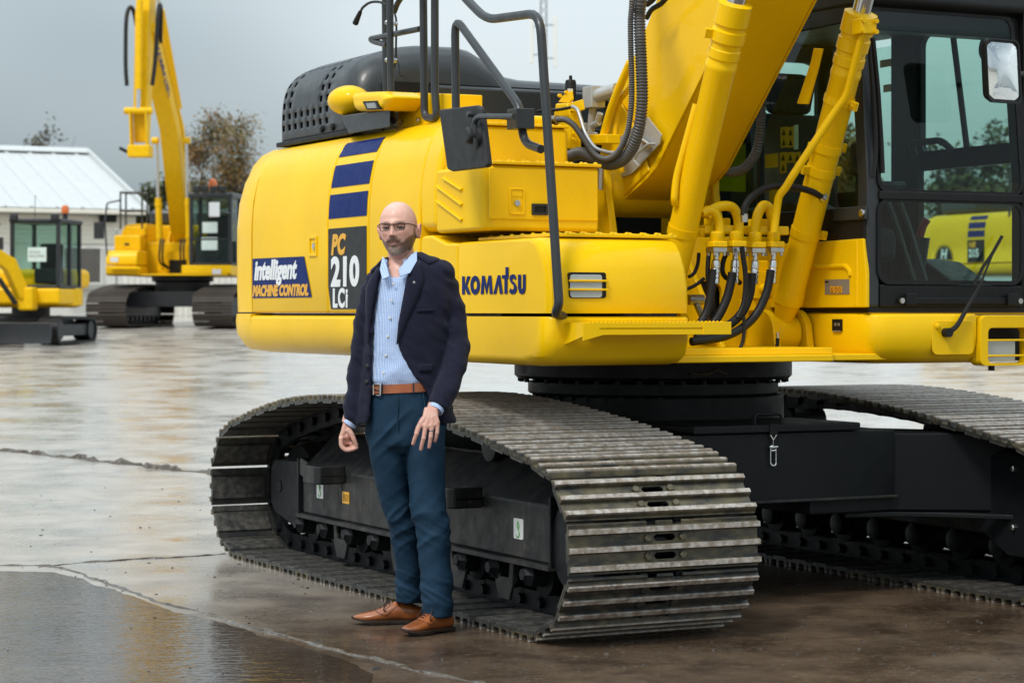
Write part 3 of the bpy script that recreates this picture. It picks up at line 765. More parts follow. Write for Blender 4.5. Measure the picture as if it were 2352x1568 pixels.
# tool box across the front
m_ = MB(); m_.box(.62, 1.15, -.72, .682, .478, .797); TB = m_.build('tool_box', 'frame_black', EX, bevel=.006)
m_ = MB(); m_.box(.60, 1.168, -.47, .47, .80, .838); m_.build('lid', 'frame_black', TB, bevel=.008)
m_ = MB(); m_.box(1.150, 1.160, -.72, .70, .468, .482); m_.build('weld_flange', 'frame_dusty', TB, bevel=.003, seg=1)
m_ = MB(); m_.tube([(1.12, -.105, .836), (1.12, -.105, .885), (1.12, .045, .885), (1.12, .045, .836)], .007, 8, .02); m_.build('handle', 'frame_black', TB)
m_ = MB(); m_.tube([(1.163, -.03, .735), (1.165, -.03, .765), (1.165, -.048, .79), (1.165, -.044, .806), (1.165, -.016, .806), (1.165, -.012, .79), (1.165, -.03, .765)], .0042, 8, .006)
m_.tube([(1.165, -.045, .735), (1.165, -.045, .655), (1.17, -.038, .645), (1.17, -.022, .645), (1.165, -.015, .655), (1.165, -.015, .735), (1.165, -.045, .735)], .004, 8, .006)
m_.cyl((1.166, -.052, .733), (1.166, -.008, .733), .007, 10); m_.cyl((1.166, -.042, .716), (1.166, -.018, .716), .006, 10); m_.build('draw_latch', 'chrome', TB)
m_ = MB(); m_.box(1.168, 1.174, -.052, -.008, .79, .842); m_.build('latch_keeper', 'frame_black', TB, bevel=.003)

# slewing ring
m_ = MB(); m_.lathe([(.60, 1.02), (.70, 1.03), (.715, 1.045), (.715, 1.132), (.60, 1.134)], (0, 0, 0), (0, 0, 1), 56); SR = m_.build('slewing_ring', 'frame_black', EX)
m_ = MB(); m_.lathe([(.56, .945), (.635, .95), (.645, .96), (.645, 1.012), (.58, 1.02)], (0, 0, 0), (0, 0, 1), 56); m_.build('lower_race', 'frame_black', SR)
bolt_me = MB().lathe([(.014, 0), (.014, .02)], (0, 0, 0), (0, 0, -1), 6).mesh('ring_bolt', 'frame_black')
for k in range(40):
    a = 2 * PI * k / 40
    for rr, zz in ((.685, 1.031), (.61, .948)):
        o = bpy.data.objects.new('ring_bolt', bolt_me); COL.objects.link(o); o.parent = SR; o.location = (rr * math.cos(a), rr * math.sin(a), zz)
m_ = MB(); m_.tube(spline([(0.72, -0.208, 1.066), (0.72, -0.121, 1.065), (0.72, -0.063, 1.083), (0.72, -0.033, 1.074), (0.72, -0.004, 1.063)]), .006, 6); m_.build('ring_cable', 'zinc', SR)

# ---------------------------------------------------------------- upper structure
m_ = MB(); m_.prism([(-2.1, -1.0), (1.10, -1.0), (1.32, -.7), (1.32, .20), (1.22, .28), (1.22, 1.3), (-2.1, 1.3)], 'z', 1.136, 1.168); DK = m_.build('deck_plate', 'yellow', EX, bevel=.006)
# counterweight
cwp = [(-2.195, -1.38), (-2.40, -1.375), (-2.50, -1.355), (-2.575, -1.31), (-2.63, -1.23), (-2.75, -.95), (-2.86, -.6), (-2.92, -.25), (-2.94, 0)]
cwp = cwp + [(a, -b) for a, b in cwp[-2::-1]]
def cw_ring(z, ins):
    return [(a + ins * (.75 if a < -2.45 else .0), b * (1 - ins / 1.38), z) for a, b in cwp]
m_ = MB(); m_.loft([cw_ring(1.366, .004), cw_ring(1.55, 0), cw_ring(1.85, 0), cw_ring(2.0, .012), cw_ring(2.12, .04), cw_ring(2.22, .085), cw_ring(2.28, .14), cw_ring(2.315, .21), cw_ring(2.325, .40)])
CW = m_.build('counterweight', 'yellow', EX, sharp=50)
m_ = MB(); m_.loft([cw_ring(1.14, .13), cw_ring(1.15, .07), cw_ring(1.18, .035), cw_ring(1.24, .0), cw_ring(1.31, -.006), cw_ring(1.355, -.002), cw_ring(1.358, .012)]); m_.build('lower_counterweight', 'yellow', EX, sharp=50)

SIDE = [(-1.372, 1.362), (-1.38, 1.375), (-1.38, 1.70), (-1.38, 1.85), (-1.3745, 1.95), (-1.362, 2.04), (-1.345, 2.12), (-1.32, 2.19), (-1.285, 2.25), (-1.23, 2.295), (-1.15, 2.318), (-1.0, 2.326), (-.75, 2.328)]
def side_panel(name, a0, a1, prof=SIDE, inner=None, **k):
    m_ = MB(); pts = list(prof) + [(-.75, prof[0][1])]
    m_.prism(pts, 'x', a0, a1); return m_.build(name, 'yellow', EX, bevel=.012, seg=2, **k)
side_panel('engine_door', -2.185, -1.052)
side_panel('side_panel', -1.044, -.507)
m_ = MB()
side_panel('side_panel', -.499, .118)
up = [(b, z) for b, z in SIDE if z > 1.72]; up = [(-1.33, 1.755), (-1.37, 1.775)] + up[1:]
m_ = MB(); m_.prism(up + [(-.76, 1.755)], 'x', .105, .292); m_.build('side_panel', 'yellow', EX, bevel=.028, seg=3)
m_ = MB(); m_.prism([(.126, 1.364), (.126, 1.712), (.15, 1.735), (.25, 1.735), (.42, 1.694), (.548, 1.69), (.548, 1.364)], 'y', -1.38, -.76); m_.build('side_panel', 'yellow', EX, bevel=.016, seg=2)
# lower skirt along the side
SK = [(-1.372, 1.347), (-1.388, 1.335), (-1.392, 1.29), (-1.388, 1.245), (-1.368, 1.19), (-1.33, 1.152), (-1.27, 1.136), (-.9, 1.132), (-.9, 1.347)]
m_ = MB(); m_.prism(SK, 'x', -2.185, .56); m_.build('side_skirt', 'yellow', EX, bevel=.008)
m_ = MB(); m_.prism([(-2.0, 1.175), (.9, 1.175), (.9, 1.36), (-2.0, 1.36)], 'y', -1.33, -.4); m_.build('sill_frame', 'black_paint', EX)
m_ = MB(); m_.box(-2.1, -.66, -.748, 1.28, 1.17, 2.318); m_.build('engine_bay', 'yellow', EX, bevel=.03)
m_ = MB(); m_.box(-.655, -.62, -.745, .42, 1.75, 2.33); m_.build('pump_wall', 'black_paint', EX)  # black panel paints in the dark of the open pump bay
m_ = MB(); m_.box(-.62, .10, -.745, -.33, 1.66, 1.70); m_.build('pump_tray', 'black_paint', EX)
# decals on the stripe panel
def side_at(z):
    for (b0, z0), (b1, z1) in zip(SIDE[1:], SIDE[2:]):
        if z0 <= z <= z1: return b0 + (b1 - b0) * (z - z0) / (z1 - z0)
    return SIDE[1][0]
def decal(name, quad, mat, parent, off=.003, n=10):
    """quad = (a,z) corners tl,tr,br,bl laid on the curved side"""
    (a0, z0), (a1, z1), (a2, z2), (a3, z3) = quad; rows = []
    for k in range(n + 1):
        t = k / n; al, zl = a3 + (a0 - a3) * t, z3 + (z0 - z3) * t; ar, zr = a2 + (a1 - a2) * t, z2 + (z1 - z2) * t
        rows.append([(al + (ar - al) * q / 4, side_at(zl + (zr - zl) * q / 4) - off, zl + (zr - zl) * q / 4 + off * max(0, (zl - 2.0)) * 2) for q in range(5)])
    m_ = MB(); m_.loft(rows, closed=False); o = m_.build(name, mat, parent, sharp=0); return o
SP = [o for o in EX.children if o.name.startswith('side_panel')][0]
decal('blue_stripe', [(-1.028, 2.262), (-.522, 2.262), (-.522, 2.185), (-1.028, 2.185)], 'blue_decal', SP)
decal('blue_stripe', [(-1.028, 2.140), (-.522, 2.140), (-.522, 2.022), (-1.028, 2.022)], 'blue_decal', SP)
decal('blue_stripe', [(-1.028, 1.985), (-.522, 1.985), (-.522, 1.858), (-1.028, 1.858)], 'blue_decal', SP)
m_ = MB(); m_.add([(-1.030, -1.3835, 1.806), (-.522, -1.3835, 1.806), (-.522, -1.3835, 1.382), (-.99, -1.3835, 1.382), (-1.030, -1.3835, 1.50)], [(0, 1, 2, 3, 4)]); m_.build('model_plate', 'black_decal', SP, smooth=False)
text_obj('model_letters', 'PC', .142, 'yellow_decal', SP, side_mat(-.985, -1.3845, 1.672), shear=.22, bold=.007, sx=1.0, spacing=1.08)
text_obj('model_letters', '210', .205, 'white_decal', SP, side_mat(-.985, -1.3845, 1.508), shear=.0, bold=.009, sx=1.18, spacing=1.04)
text_obj('model_letters', 'LCi', .135, 'white_decal', SP, side_mat(-.965, -1.3845, 1.394), shear=.0, bold=.005, sx=.95, spacing=1.18)
ED = [o for o in EX.children if o.name.startswith('engine_door')][0]
m_ = MB(); m_.add([(-2.168, -1.3835, 1.672), (-1.372, -1.3835, 1.668), (-1.262, -1.3835, 1.446), (-2.168, -1.3835, 1.446)], [(0, 1, 2, 3)]); m_.build('control_sticker', 'blue_decal', ED, smooth=False)
text_obj('sticker_letters', 'intelligent', .150, 'white_decal', ED, side_mat(-2.135, -1.3845, 1.553), shear=.22, bold=.006, sx=1.09)
text_obj('sticker_letters', 'MACHINE CONTROL', .082, 'yellow_decal', ED, side_mat(-2.160, -1.3845, 1.459), shear=.22, bold=.0045, sx=1.085)
def pocket_latch(a, z, w, h, parent):
    m_ = MB(); frame_ring(m_, [(a - w, z - h), (a + w, z - h), (a + w, z + h), (a - w, z + h)], [(a - w * .72, z - h * .72), (a + w * .72, z - h * .72), (a + w * .72, z + h * .72), (a - w * .72, z + h * .72)], 'y', -1.388, -1.379)
    f_ = m_.build('latch_pocket', 'yellow', parent, bevel=.003)
    return f_
pocket_latch(-1.245, 1.72, .055, .055, ED); MB().cyl((-1.22, -1.381, 1.72), (-1.22, -1.392, 1.72), .018, 14).build('lock', 'chrome', ED)

# front right-hand box
bx = [(.56, 1.362), (1.462, 1.362), (1.470, 1.40), (1.466, 1.48), (1.448, 1.56), (1.415, 1.63), (1.37, 1.675), (1.32, 1.694), (.56, 1.694)]
m_ = MB()
rings = []
for b_, ins in ((-1.38, .055), (-1.378, .03), (-1.365, .008), (-1.34, 0), (-.70, 0), (-.68, .012), (-.672, .035)):
    rings.append([(a - ins * (1 if a > 1.2 else 0), b_, z - (ins * .35 if z > 1.6 else 0)) for a, z in bx])
m_.loft(rings); FB = m_.build('front_box', 'yellow', EX, sharp=40)
fs = [(.56, 1.132), (1.30, 1.130), (1.385, 1.142), (1.435, 1.175), (1.458, 1.24), (1.460, 1.335), (1.448, 1.347), (.56, 1.347)]
m_ = MB(); rings = []
for b_, ins in ((-1.39, .09), (-1.385, .05), (-1.365, .015), (-1.33, 0), (-.69, 0), (-.672, .012), (-.665, .04)):
    rings.append([(a - ins * (1 if a > 1.2 else 0), b_, z + (ins * .5 if z < 1.16 else 0)) for a, z in fs])
m_.loft(rings); m_.build('front_skirt', 'yellow', EX, sharp=40)
m_ = MB(); m_.box(.60, 1.34, -1.30, -.66, 1.698, 1.714); TP = m_.build('tread_plate', 'yellow', EX, bevel=.004)
stud = MB().lathe([(.011, 0), (.009, .007), (.004, .009)], (0, 0, 0), (0, 0, 1), 8).mesh('tread_stud', 'yellow')
for i in range(16):
    for j in range(7):
        o = bpy.data.objects.new('tread_stud', stud); COL.objects.link(o); o.parent = TP; o.location = (.66 + j * .105 + (i % 2) * .04, -1.26 + i * .038, 1.714)
# KOMATSU lettering, drawn letter by letter
def komatsu(parent, z0, a0, h, w, y):
    def poly(pts): return MB().add([(a0 + px * w, y, z0 + pz * h) for px, pz in pts], [tuple(range(len(pts)))])
    def ring(cx, rx, ry, irx, iry, cz=.5):
        m_ = MB(); n = 24; o_ = [(cx + rx * math.cos(2 * PI * k / n), cz + ry * math.sin(2 * PI * k / n)) for k in range(n)]; i_ = [(cx + irx * math.cos(2 * PI * k / n), cz + iry * math.sin(2 * PI * k / n)) for k in range(n)]
        v = [(a0 + px * w, y, z0 + pz * h) for px, pz in o_ + i_]; return m_.add(v, [(k, (k + 1) % n, n + (k + 1) % n, n + k) for k in range(n)])
    L_ = []
    L_.append(MB().add([(a0 + px * w, y, z0 + pz * h) for px, pz in [(0, 0), (.045, 0), (.045, 1), (0, 1), (.045, .42), (.085, 1), (.14, 1), (.085, .52), (.145, 0), (.09, 0), (.045, .38)]], [(0, 1, 2, 3), (10, 9, 8, 7, 6, 5, 4)]))
    L_.append(ring(.215, .078, .52, .030, .24))
    L_.append(poly([(.305, 0), (.325, 1), (.37, 1), (.40, .45), (.43, 1), (.475, 1), (.495, 0), (.448, 0), (.438, .62), (.405, 0), (.392, 0), (.360, .62), (.352, 0)]))
    L_.append(poly([(.505, 0), (.575, 1), (.615, 1), (.655, 0), (.605, 0), (.585, .62), (.552, 0)]))
    L_.append(poly([(.640, .82), (.640, 1), (.695, 1), (.695, 1.42), (.742, 1.42), (.742, .82), (.725, .82), (.725, 0), (.678, 0), (.678, .82)]))
    s_pts = [(.862, .80), (.845, .98), (.805, 1.04), (.765, .96), (.755, .76), (.775, .60), (.82, .44), (.822, .28), (.80, .20), (.772, .30), (.748, .10), (.79, -.03), (.84, .0), (.868, .16), (.868, .38), (.845, .54), (.80, .70), (.80, .80), (.822, .82), (.84, .72)]
    L_.append(poly(s_pts))
    L_.append(poly([(.885, 1), (.885, .28), (.905, .03), (.945, -.04), (.985, .03), (1.0, .28), (1.0, 1), (.958, 1), (.958, .32), (.945, .20), (.932, .32), (.932, 1)]))
    for m_ in L_: m_.build('brand_letter', 'blue_decal', parent, smooth=False)
komatsu(FB, 1.449, .600, .084, .645, -1.3835)
# work light set into the box
lz0, lz1, lb0, lb1 = 1.428, 1.540, -1.288, -1.105
m_ = MB(); m_.prism(rrect(lb0, lb1, lz0, lz1, .012, 3), 'x', 1.40, 1.4735); WL = m_.build('lamp_recess', 'black_paint', FB)
m_ = MB(); m_.prism(rrect(lb0 + .004, lb1 - .022, lz0 + .003, lz1 - .010, .012, 3), 'x', 1.45, 1.4765); m_.build('lamp', 'lamp_reflector', FB)
m_ = MB(); m_.prism(rrect(lb0 + .004, lb1 - .022, lz0 + .003, lz1 - .010, .012, 3), 'x', 1.4775, 1.4795); m_.build('lamp_glass', 'clear_lens', FB)
for z in (1.465, 1.503): MB().box(1.474, 1.486, lb0 - .004, lb1 + .004, z - .0045, z + .0045).build('lamp_bar', 'yellow', FB, bevel=.002)
# step with serrated edge
m_ = MB(); m_.box(1.462, 1.62, -1.22, -.60, 1.292, 1.300); ST = m_.build('front_step', 'yellow', EX)
m_ = MB(); m_.prism([(-1.30, 1.322), (-.60, 1.322), (-.60, 1.268), (-1.20, 1.268), (-1.30, 1.243)], 'x', 1.612, 1.620); m_.build('step_lip', 'yellow', ST, bevel=.002, seg=1)
m_ = MB()
for k in range(34):
    y = -1.27 + k * .0200; m_.prism([(y, 1.319), (y + .005, 1.328), (y + .010, 1.329), (y + .016, 1.319)], 'x', 1.6125, 1.6195)
o = m_.build('serration', 'yellow', ST, smooth=False); o['kind'] = 'stuff'
m_ = MB(); m_.prism([(1.45, 1.322), (1.618, 1.322), (1.618, 1.262), (1.45, 1.225)], 'y', -1.302, -1.292); m_.build('step_side', 'yellow', ST)
m_ = MB(); m_.box(1.615, 1.625, -.70, -.555, 1.268, 1.324); m_.build('step_end', 'yellow', ST, bevel=.002)

# locker with ribbed corner and locked door
m_ = MB(); lk = [(.305, -1.38), (.70, -1.38), (.775, -1.365), (.805, -1.32), (.805, -.765), (.305, -.765)]
m_.prism(lk, 'z', 1.742, 2.045); LK = m_.build('locker', 'yellow', EX, bevel=.02, seg=3)
for (x0, z0), (x1, z1) in (((.40, 2.00), (.60, 1.935)), ((.325, 1.965), (.60, 1.865)), ((.325, 1.895), (.60, 1.795))):
    m_ = MB(); m_.tube([(x0, -1.381, z0), (x1, -1.381, z1)], .012, 8, flat=.6); m_.build('pressed_rib', 'yellow', LK)
m_ = MB(); m_.box(.800, .812, -1.345, -.775, 1.792, 2.030); LD = m_.build('locker_door', 'yellow', EX, bevel=.006)
m_ = MB(); frame_ring(m_, rrect(-1.245, -1.165, 1.815, 1.938, .008, 2), rrect(-1.236, -1.174, 1.824, 1.929, .006, 2), 'x', .8115, .818); m_.build('lock_recess', 'yellow', LD, bevel=.002)
MB().box(.8115, .8145, -1.234, -1.176, 1.900, 1.928).build('recess_shadow_strip', 'yellow', LD)  # raised strip stands in for the shadow gap of the lock recess
MB().cyl((.8115, -1.206, 1.868), (.823, -1.206, 1.868), .014, 16).build('lock', 'chrome', LD)
m_ = MB(); frame_ring(m_, rrect(-1.128, -1.045, 1.815, 1.868, .004, 2), rrect(-1.117, -1.056, 1.826, 1.857, .004, 2), 'x', .8115, .820); o = m_.build('grip', 'black_plastic', LD)
MB().box(.8115, .8135, -1.118, -1.055, 1.825, 1.858).build('grip_hollow', 'black_paint', LD)
m_ = MB(); m_.box(.30, .82, -1.33, -.76, 2.045, 2.060); TP2 = m_.build('tread_plate', 'yellow', EX, bevel=.004)
for i in range(14):
    for j in range(4):
        o = bpy.data.objects.new('tread_stud', stud); COL.objects.link(o); o.parent = TP2; o.location = (.52 + j * .085 + (i % 2) * .03, -1.28 + i * .038, 2.060)
m_ = MB(); m_.box(-.10, .452, -1.24, -.733, 2.06, 2.255); m_.build('tank', 'yellow', EX, bevel=.03, seg=3)
m_ = MB(); m_.box(.0, .46, -1.22, -.74, 2.2555, 2.267); TP3 = m_.build('tread_plate', 'yellow', EX, bevel=.003)
for i in range(12):
    o = bpy.data.objects.new('tread_stud', stud); COL.objects.link(o); o.parent = TP3; o.location = (.40, -1.18 + i * .038, 2.267)

# ---------------------------------------------------------------- engine hood with square ventilation holes
def hood():
    prof = [(-1.16, 2.33), (-1.165, 2.40)]
    arc = spline([(-1.165, 0, 2.40), (-1.165, 0, 2.50), (-1.155, 0, 2.60), (-1.125, 0, 2.68), (-1.06, 0, 2.745), (-.97, 0, 2.79), (-.86, 0, 2.825), (-.74, 0, 2.842)], 14)
    cum = [0]
    for i in range(len(arc) - 1): cum.append(cum[-1] + (arc[i + 1] - arc[i]).length)
    def at(s_):
        for i in range(len(arc) - 1):
            if cum[i + 1] >= s_ - 1e-9: return arc[i].lerp(arc[i + 1], (s_ - cum[i]) / (cum[i + 1] - cum[i]))
        return arc[-1]
    L_ = cum[-1]; rows = 11; hs, gap = .036, .030; pitch = L_ * .985 / rows
    sv = [0.0]; row_of = {}
    for r_ in range(rows):
        s0 = pitch * r_ + .012; sv.append(s0); row_of[len(sv) - 1] = r_; sv.append(s0 + hs)
    sv.append(L_)
    pr = [(-1.165, 2.33)] + [(p.x, p.z) for p in map(at, sv)] + [(-.50, 2.845), (-.42, 2.83), (-.34, 2.79), (-.27, 2.735), (-.20, 2.695), (-.1, 2.68), (.5, 2.672), (1.0, 2.66), (1.05, 2.62), (1.05, 2.33)]
    cols = 8; av = [-2.30, -2.285]; col_of = {}
    for c in range(cols):
        a0 = -2.262 + c * .094; av.append(a0); col_of[len(av) - 1] = c; av.append(a0 + .044)
    av += [-1.46, -1.40, -1.33, -1.27, -1.23, -1.205, -1.195]
    def inset(a):
        # the front and rear edges are well rounded
        d = min(max(0, (-1.195 - a)), .16); e = .16 - d; f = .16 - math.sqrt(max(0, .16 ** 2 - e ** 2)) if d < .16 else 0
        d2 = min(max(0, a + 2.30), .05); e2 = .05 - d2; f += .05 - math.sqrt(max(0, .05 ** 2 - e2 ** 2))
        return f
    V = []; F = []; n = len(pr)
    for a in av:
        f = inset(a)
        for b, z in pr:
            V.append((a, b + (f * .6 if b < -.9 else 0), z - f * max(0, min(1, (z - 2.38) / .25))))
    full = {0, 1, 6}
    for j in range(len(av) - 1):
        for i in range(n - 1):
            si = i - 1
            if si in row_of and j in col_of:
                r_, c = row_of[si], col_of[j]
                if r_ in full or c in (0, 1, 6, 7): continue
            F.append((j * n + i, j * n + i + 1, (j + 1) * n + i + 1, (j + 1) * n + i))
    F.append(tuple(range(n))); F.append(tuple(range((len(av) - 1) * n, len(av) * n)))
    m_ = MB(); m_.add(V, F); o = m_.build('engine_hood', 'charcoal', EX, sharp=40)
    sd = o.modifiers.new('shell', 'SOLIDIFY'); sd.thickness = .006; sd.offset = -1
    MB().box(-2.2, -1.3, -1.10, .9, 2.33, 2.55).build('engine_block', 'black_paint', o)  # black box for the engine, painting in the dark behind the vent holes
    m_ = MB(); m_.box(-2.31, -1.19, -1.185, 1.06, 2.325, 2.352); m_.build('hood_seal', 'rubber', o, bevel=.006)
    m_ = MB(); m_.box(-1.19, -1.17, -1.0, 1.0, 2.33, 2.62); m_.build('front_bulkhead', 'black_paint', o)
    for a in [-1.637, -1.483]:
        MB().lathe([(.02, 0), (.02, .012), (.01, .018)], (a, -1.166, 2.385), (0, -1, 0), 12).build('hood_knob', 'rubber', o)
hood()
m_ = MB(); m_.box(-1.19, -.66, -.3, 1.2, 2.322, 2.36); m_.build('rear_deck', 'black_paint', EX, bevel=.01)
# dark bulkhead with grab bars behind the pumps
m_ = MB(); m_.box(-1.15, -1.05, -.75, 1.0, 2.36, 2.60); BKH = m_.build('bulkhead', 'charcoal', EX, bevel=.02)
for y in (-.55, -.30, -.05, .35):
    m_ = MB(); m_.tube([(-1.05, y, 2.42), (-.98, y, 2.42), (-.98, y + .13, 2.42), (-1.05, y + .13, 2.42)], .014, 8, .03); m_.build('grab_bar', 'charcoal', BKH)

# camera pods and posts on the right-hand side
PY = -1.22
m_ = MB(); m_.add([(-1.053, -1.3, 2.411), (-0.41, -1.3, 2.393), (-0.41, -1.3, 2.303), (-0.946, -1.3, 2.306)] + [(-1.531, -1.1, 2.456), (-0.86, -1.1, 2.437), (-0.86, -1.1, 2.343), (-1.42, -1.1, 2.346)], [(0, 1, 2, 3), (7, 6, 5, 4), (0, 4, 5, 1), (1, 5, 6, 2), (2, 6, 7, 3), (3, 7, 4, 0)]); CAMB = m_.build('camera_bracket', 'charcoal', EX, bevel=.008)
p0, p1 = (-1.322, -1.24, 2.501), (-0.952, -1.24, 2.468)
m_ = MB(); m_.ball(((p0[0] + p1[0]) / 2, -1.22, p0[2]), .1, 20, 12, (1.45, 1.1, .40 / .5)); POD = m_.build('camera_pod', 'yellow', EX, sharp=70)
q = [(-0.795, -1.32, 2.51), (-0.393, -1.32, 2.481), (-0.282, -1.32, 2.444), (-0.393, -1.32, 2.386), (-0.75, -1.32, 2.408)]
m_ = MB(); m_.prism([(p[0], p[2]) for p in q], 'y', -1.36, -1.14); POD2 = m_.build('camera_pod', 'yellow', EX, bevel=.035, seg=4)
q = [(-0.613, -1.36, 2.447), (-0.428, -1.36, 2.435), (-0.393, -1.36, 2.39), (-0.556, -1.36, 2.4)]
m_ = MB(); m_.prism([(p[0], p[2]) for p in q], 'y', -1.366, -1.33); m_.build('camera_window', 'black_paint', POD2)
q = [(-0.563, -1.36, 2.433), (-0.449, -1.36, 2.427), (-0.425, -1.36, 2.398), (-0.534, -1.36, 2.405)]
m_ = MB(); m_.prism([(p[0], p[2]) for p in q], 'y', -1.370, -1.365); m_.build('camera_lens', 'galv', POD2)
for q in ([(-0.655, -1.15, 2.488), (-0.439, -1.15, 2.473), (-0.439, -1.15, 2.31), (-0.651, -1.15, 2.317)], [(-0.439, -1.15, 2.486), (0.001, -1.15, 2.443), (0.001, -1.15, 2.306), (-0.439, -1.15, 2.313)]):
    m_ = MB(); m_.prism([(p[0], p[2]) for p in q], 'y', -1.15, -.98); m_.build('post_bracket', 'yellow', EX, bevel=.006)
for c in ((-0.592, -1.155, 2.344), (-0.376, -1.155, 2.343)):
    MB().lathe([(.012, 0), (.012, .012), (.006, .016)], (c[0], -1.152, c[2]), (0, -1, 0), 8).build('bracket_bolt', 'zinc', EX)

# ---------------------------------------------------------------- handrails, ladder and near mirror
def rail(pts, r=.0195, f=.09, name='handrail'):
    m_ = MB(); m_.tube(pts, r, 12, f); return m_.build(name, 'charcoal', EX)
rail([(1.44, -1.30, 1.352)] + [(1.50, -1.372, 1.358)] + [(1.532, -1.37, 1.398)] + [(1.355, -1.37, 2.671), (0.833, -1.37, 2.7), (0.596, -1.37, 2.833), (0.231, -1.37, 3.074)] + [(-0.066, -1.35, 3.117)] + [(-0.508, -1.25, 3.06), (-0.523, -1.25, 2.999)], .0205, .10)
rail([(0.507, -1.37, 2.321), (0.497, -1.37, 2.751), (1.172, -1.37, 2.272), (1.194, -1.37, 2.116), (1.367, -1.37, 2.076)], .0195, .09)
rail([(-0.156, -1.2, 2.333), (-0.064, -1.2, 2.323), (-0.09, -1.2, 2.472), (-0.09, -1.2, 3.059), (-0.229, -1.2, 3.072), (-0.215, -1.2, 2.438), (-0.209, -1.2, 2.337), (-0.103, -1.2, 2.329)], .0200, .05)
rail([(-0.525, -1.25, 3.056), (-0.52, -1.25, 2.621), (-0.506, -1.25, 2.346), (-0.411, -1.25, 2.322)], .018, .09)
rail([(-0.857, -1.05, 3.106), (-1.044, -1.05, 3.136), (-1.038, -1.05, 2.86), (-1.032, -1.05, 2.542)], .018, .05)
rail([(-0.269, -1.2, 2.79), (-0.607, -1.2, 2.799), (-0.896, -1.2, 2.806), (-0.852, -1.2, 2.788), (-0.678, -1.2, 2.752)], .015, .03, 'ladder_rung')
rail([(-0.586, -1.2, 2.912), (-0.55, -1.2, 2.948), (-0.412, -1.2, 3.017), (-0.229, -1.2, 3.061)], .015, .03)
m_ = MB(); m_.tube(spline([(-0.791, -1.15, 2.974), (-0.893, -1.15, 3.004), (-1.011, -1.15, 3.015), (-1.102, -1.15, 3.002), (-1.14, -1.15, 2.983), (-1.193, -1.15, 2.95)]), .007, 8); CBL = m_.build('camera_cable', 'rubber', EX)
m_ = MB(); m_.tube([(-1.144, -1.15, 2.981), (-1.212, -1.15, 2.927)], lambda t: .011 + .006 * t, 10); m_.build('plug', 'rubber', CBL)
m_ = MB(); m_.tube(spline([(-0.623, -1.18, 2.912), (-0.602, -1.18, 2.863), (-0.606, -1.18, 2.748), (-0.612, -1.18, 2.657), (-0.68, -1.18, 2.582)]), .006, 6); m_.build('post_cable', 'rubber', EX)
for c in [(-0.545, -1.21, 2.846), (-0.549, -1.21, 2.658), (-0.655, -1.21, 2.671), (-0.655, -1.21, 2.865)]:
    MB().ball(c, .013, 8, 6).build('cable_clip', 'zinc', EX)

mq = [(0.751, -1.55, 2.289), (1.137, -1.55, 2.278), (1.182, -1.55, 2.26), (1.248, -1.55, 2.013), (1.237, -1.55, 1.999), (0.887, -1.55, 2.0), (0.84, -1.55, 2.012)]
m_ = MB(); m_.prism([(p[0], p[2]) for p in mq], 'y', -1.575, -1.545); MIR = m_.build('mirror', 'black_plastic', EX, bevel=.012, seg=3)
mq2 = [(sum(p[0] for p in mq) / 7 + (p[0] - sum(r_[0] for r_ in mq) / 7) * .9, sum(p[2] for p in mq) / 7 + (p[2] - sum(r_[2] for r_ in mq) / 7) * .9) for p in mq]
m_ = MB(); m_.prism(mq2, 'y', -1.5445, -1.541); m_.build('mirror_glass', 'mirror_face', MIR)
hub = (1.152, -1.59, 2.143)
m_ = MB(); m_.lathe([(.055, 0), (.05, .018), (.038, .022), (.036, .05), (.028, .058)], (hub[0], -1.575, hub[2]), (0, -1, 0), 24); m_.build('mirror_hub', 'black_plastic', MIR)
m_ = MB(); m_.tube([(1.56, -1.6, 2.195), (1.217, -1.6, 2.221), (1.172, -1.6, 2.202), (1.178, -1.6, 2.148)], .013, 10, .05); m_.build('mirror_arm', 'charcoal', MIR)
m_ = MB(); m_.tube([(1.227, -1.62, 2.125), (1.227, -1.62, 2.073)], .010, 10); m_.build('hub_stem', 'black_plastic', MIR)
c = (1.181, -1.37, 2.22)
m_ = MB(); m_.box(c[0] - .05, c[0] + .05, -1.42, -1.33, c[2] - .045, c[2] + .045); m_.tube([(c[0] - .05, -1.39, c[2] + .01), (c[0] - .08, -1.6, c[2] + .02)], .013, 8); m_.build('mirror_clamp', 'charcoal', EX, bevel=.004)

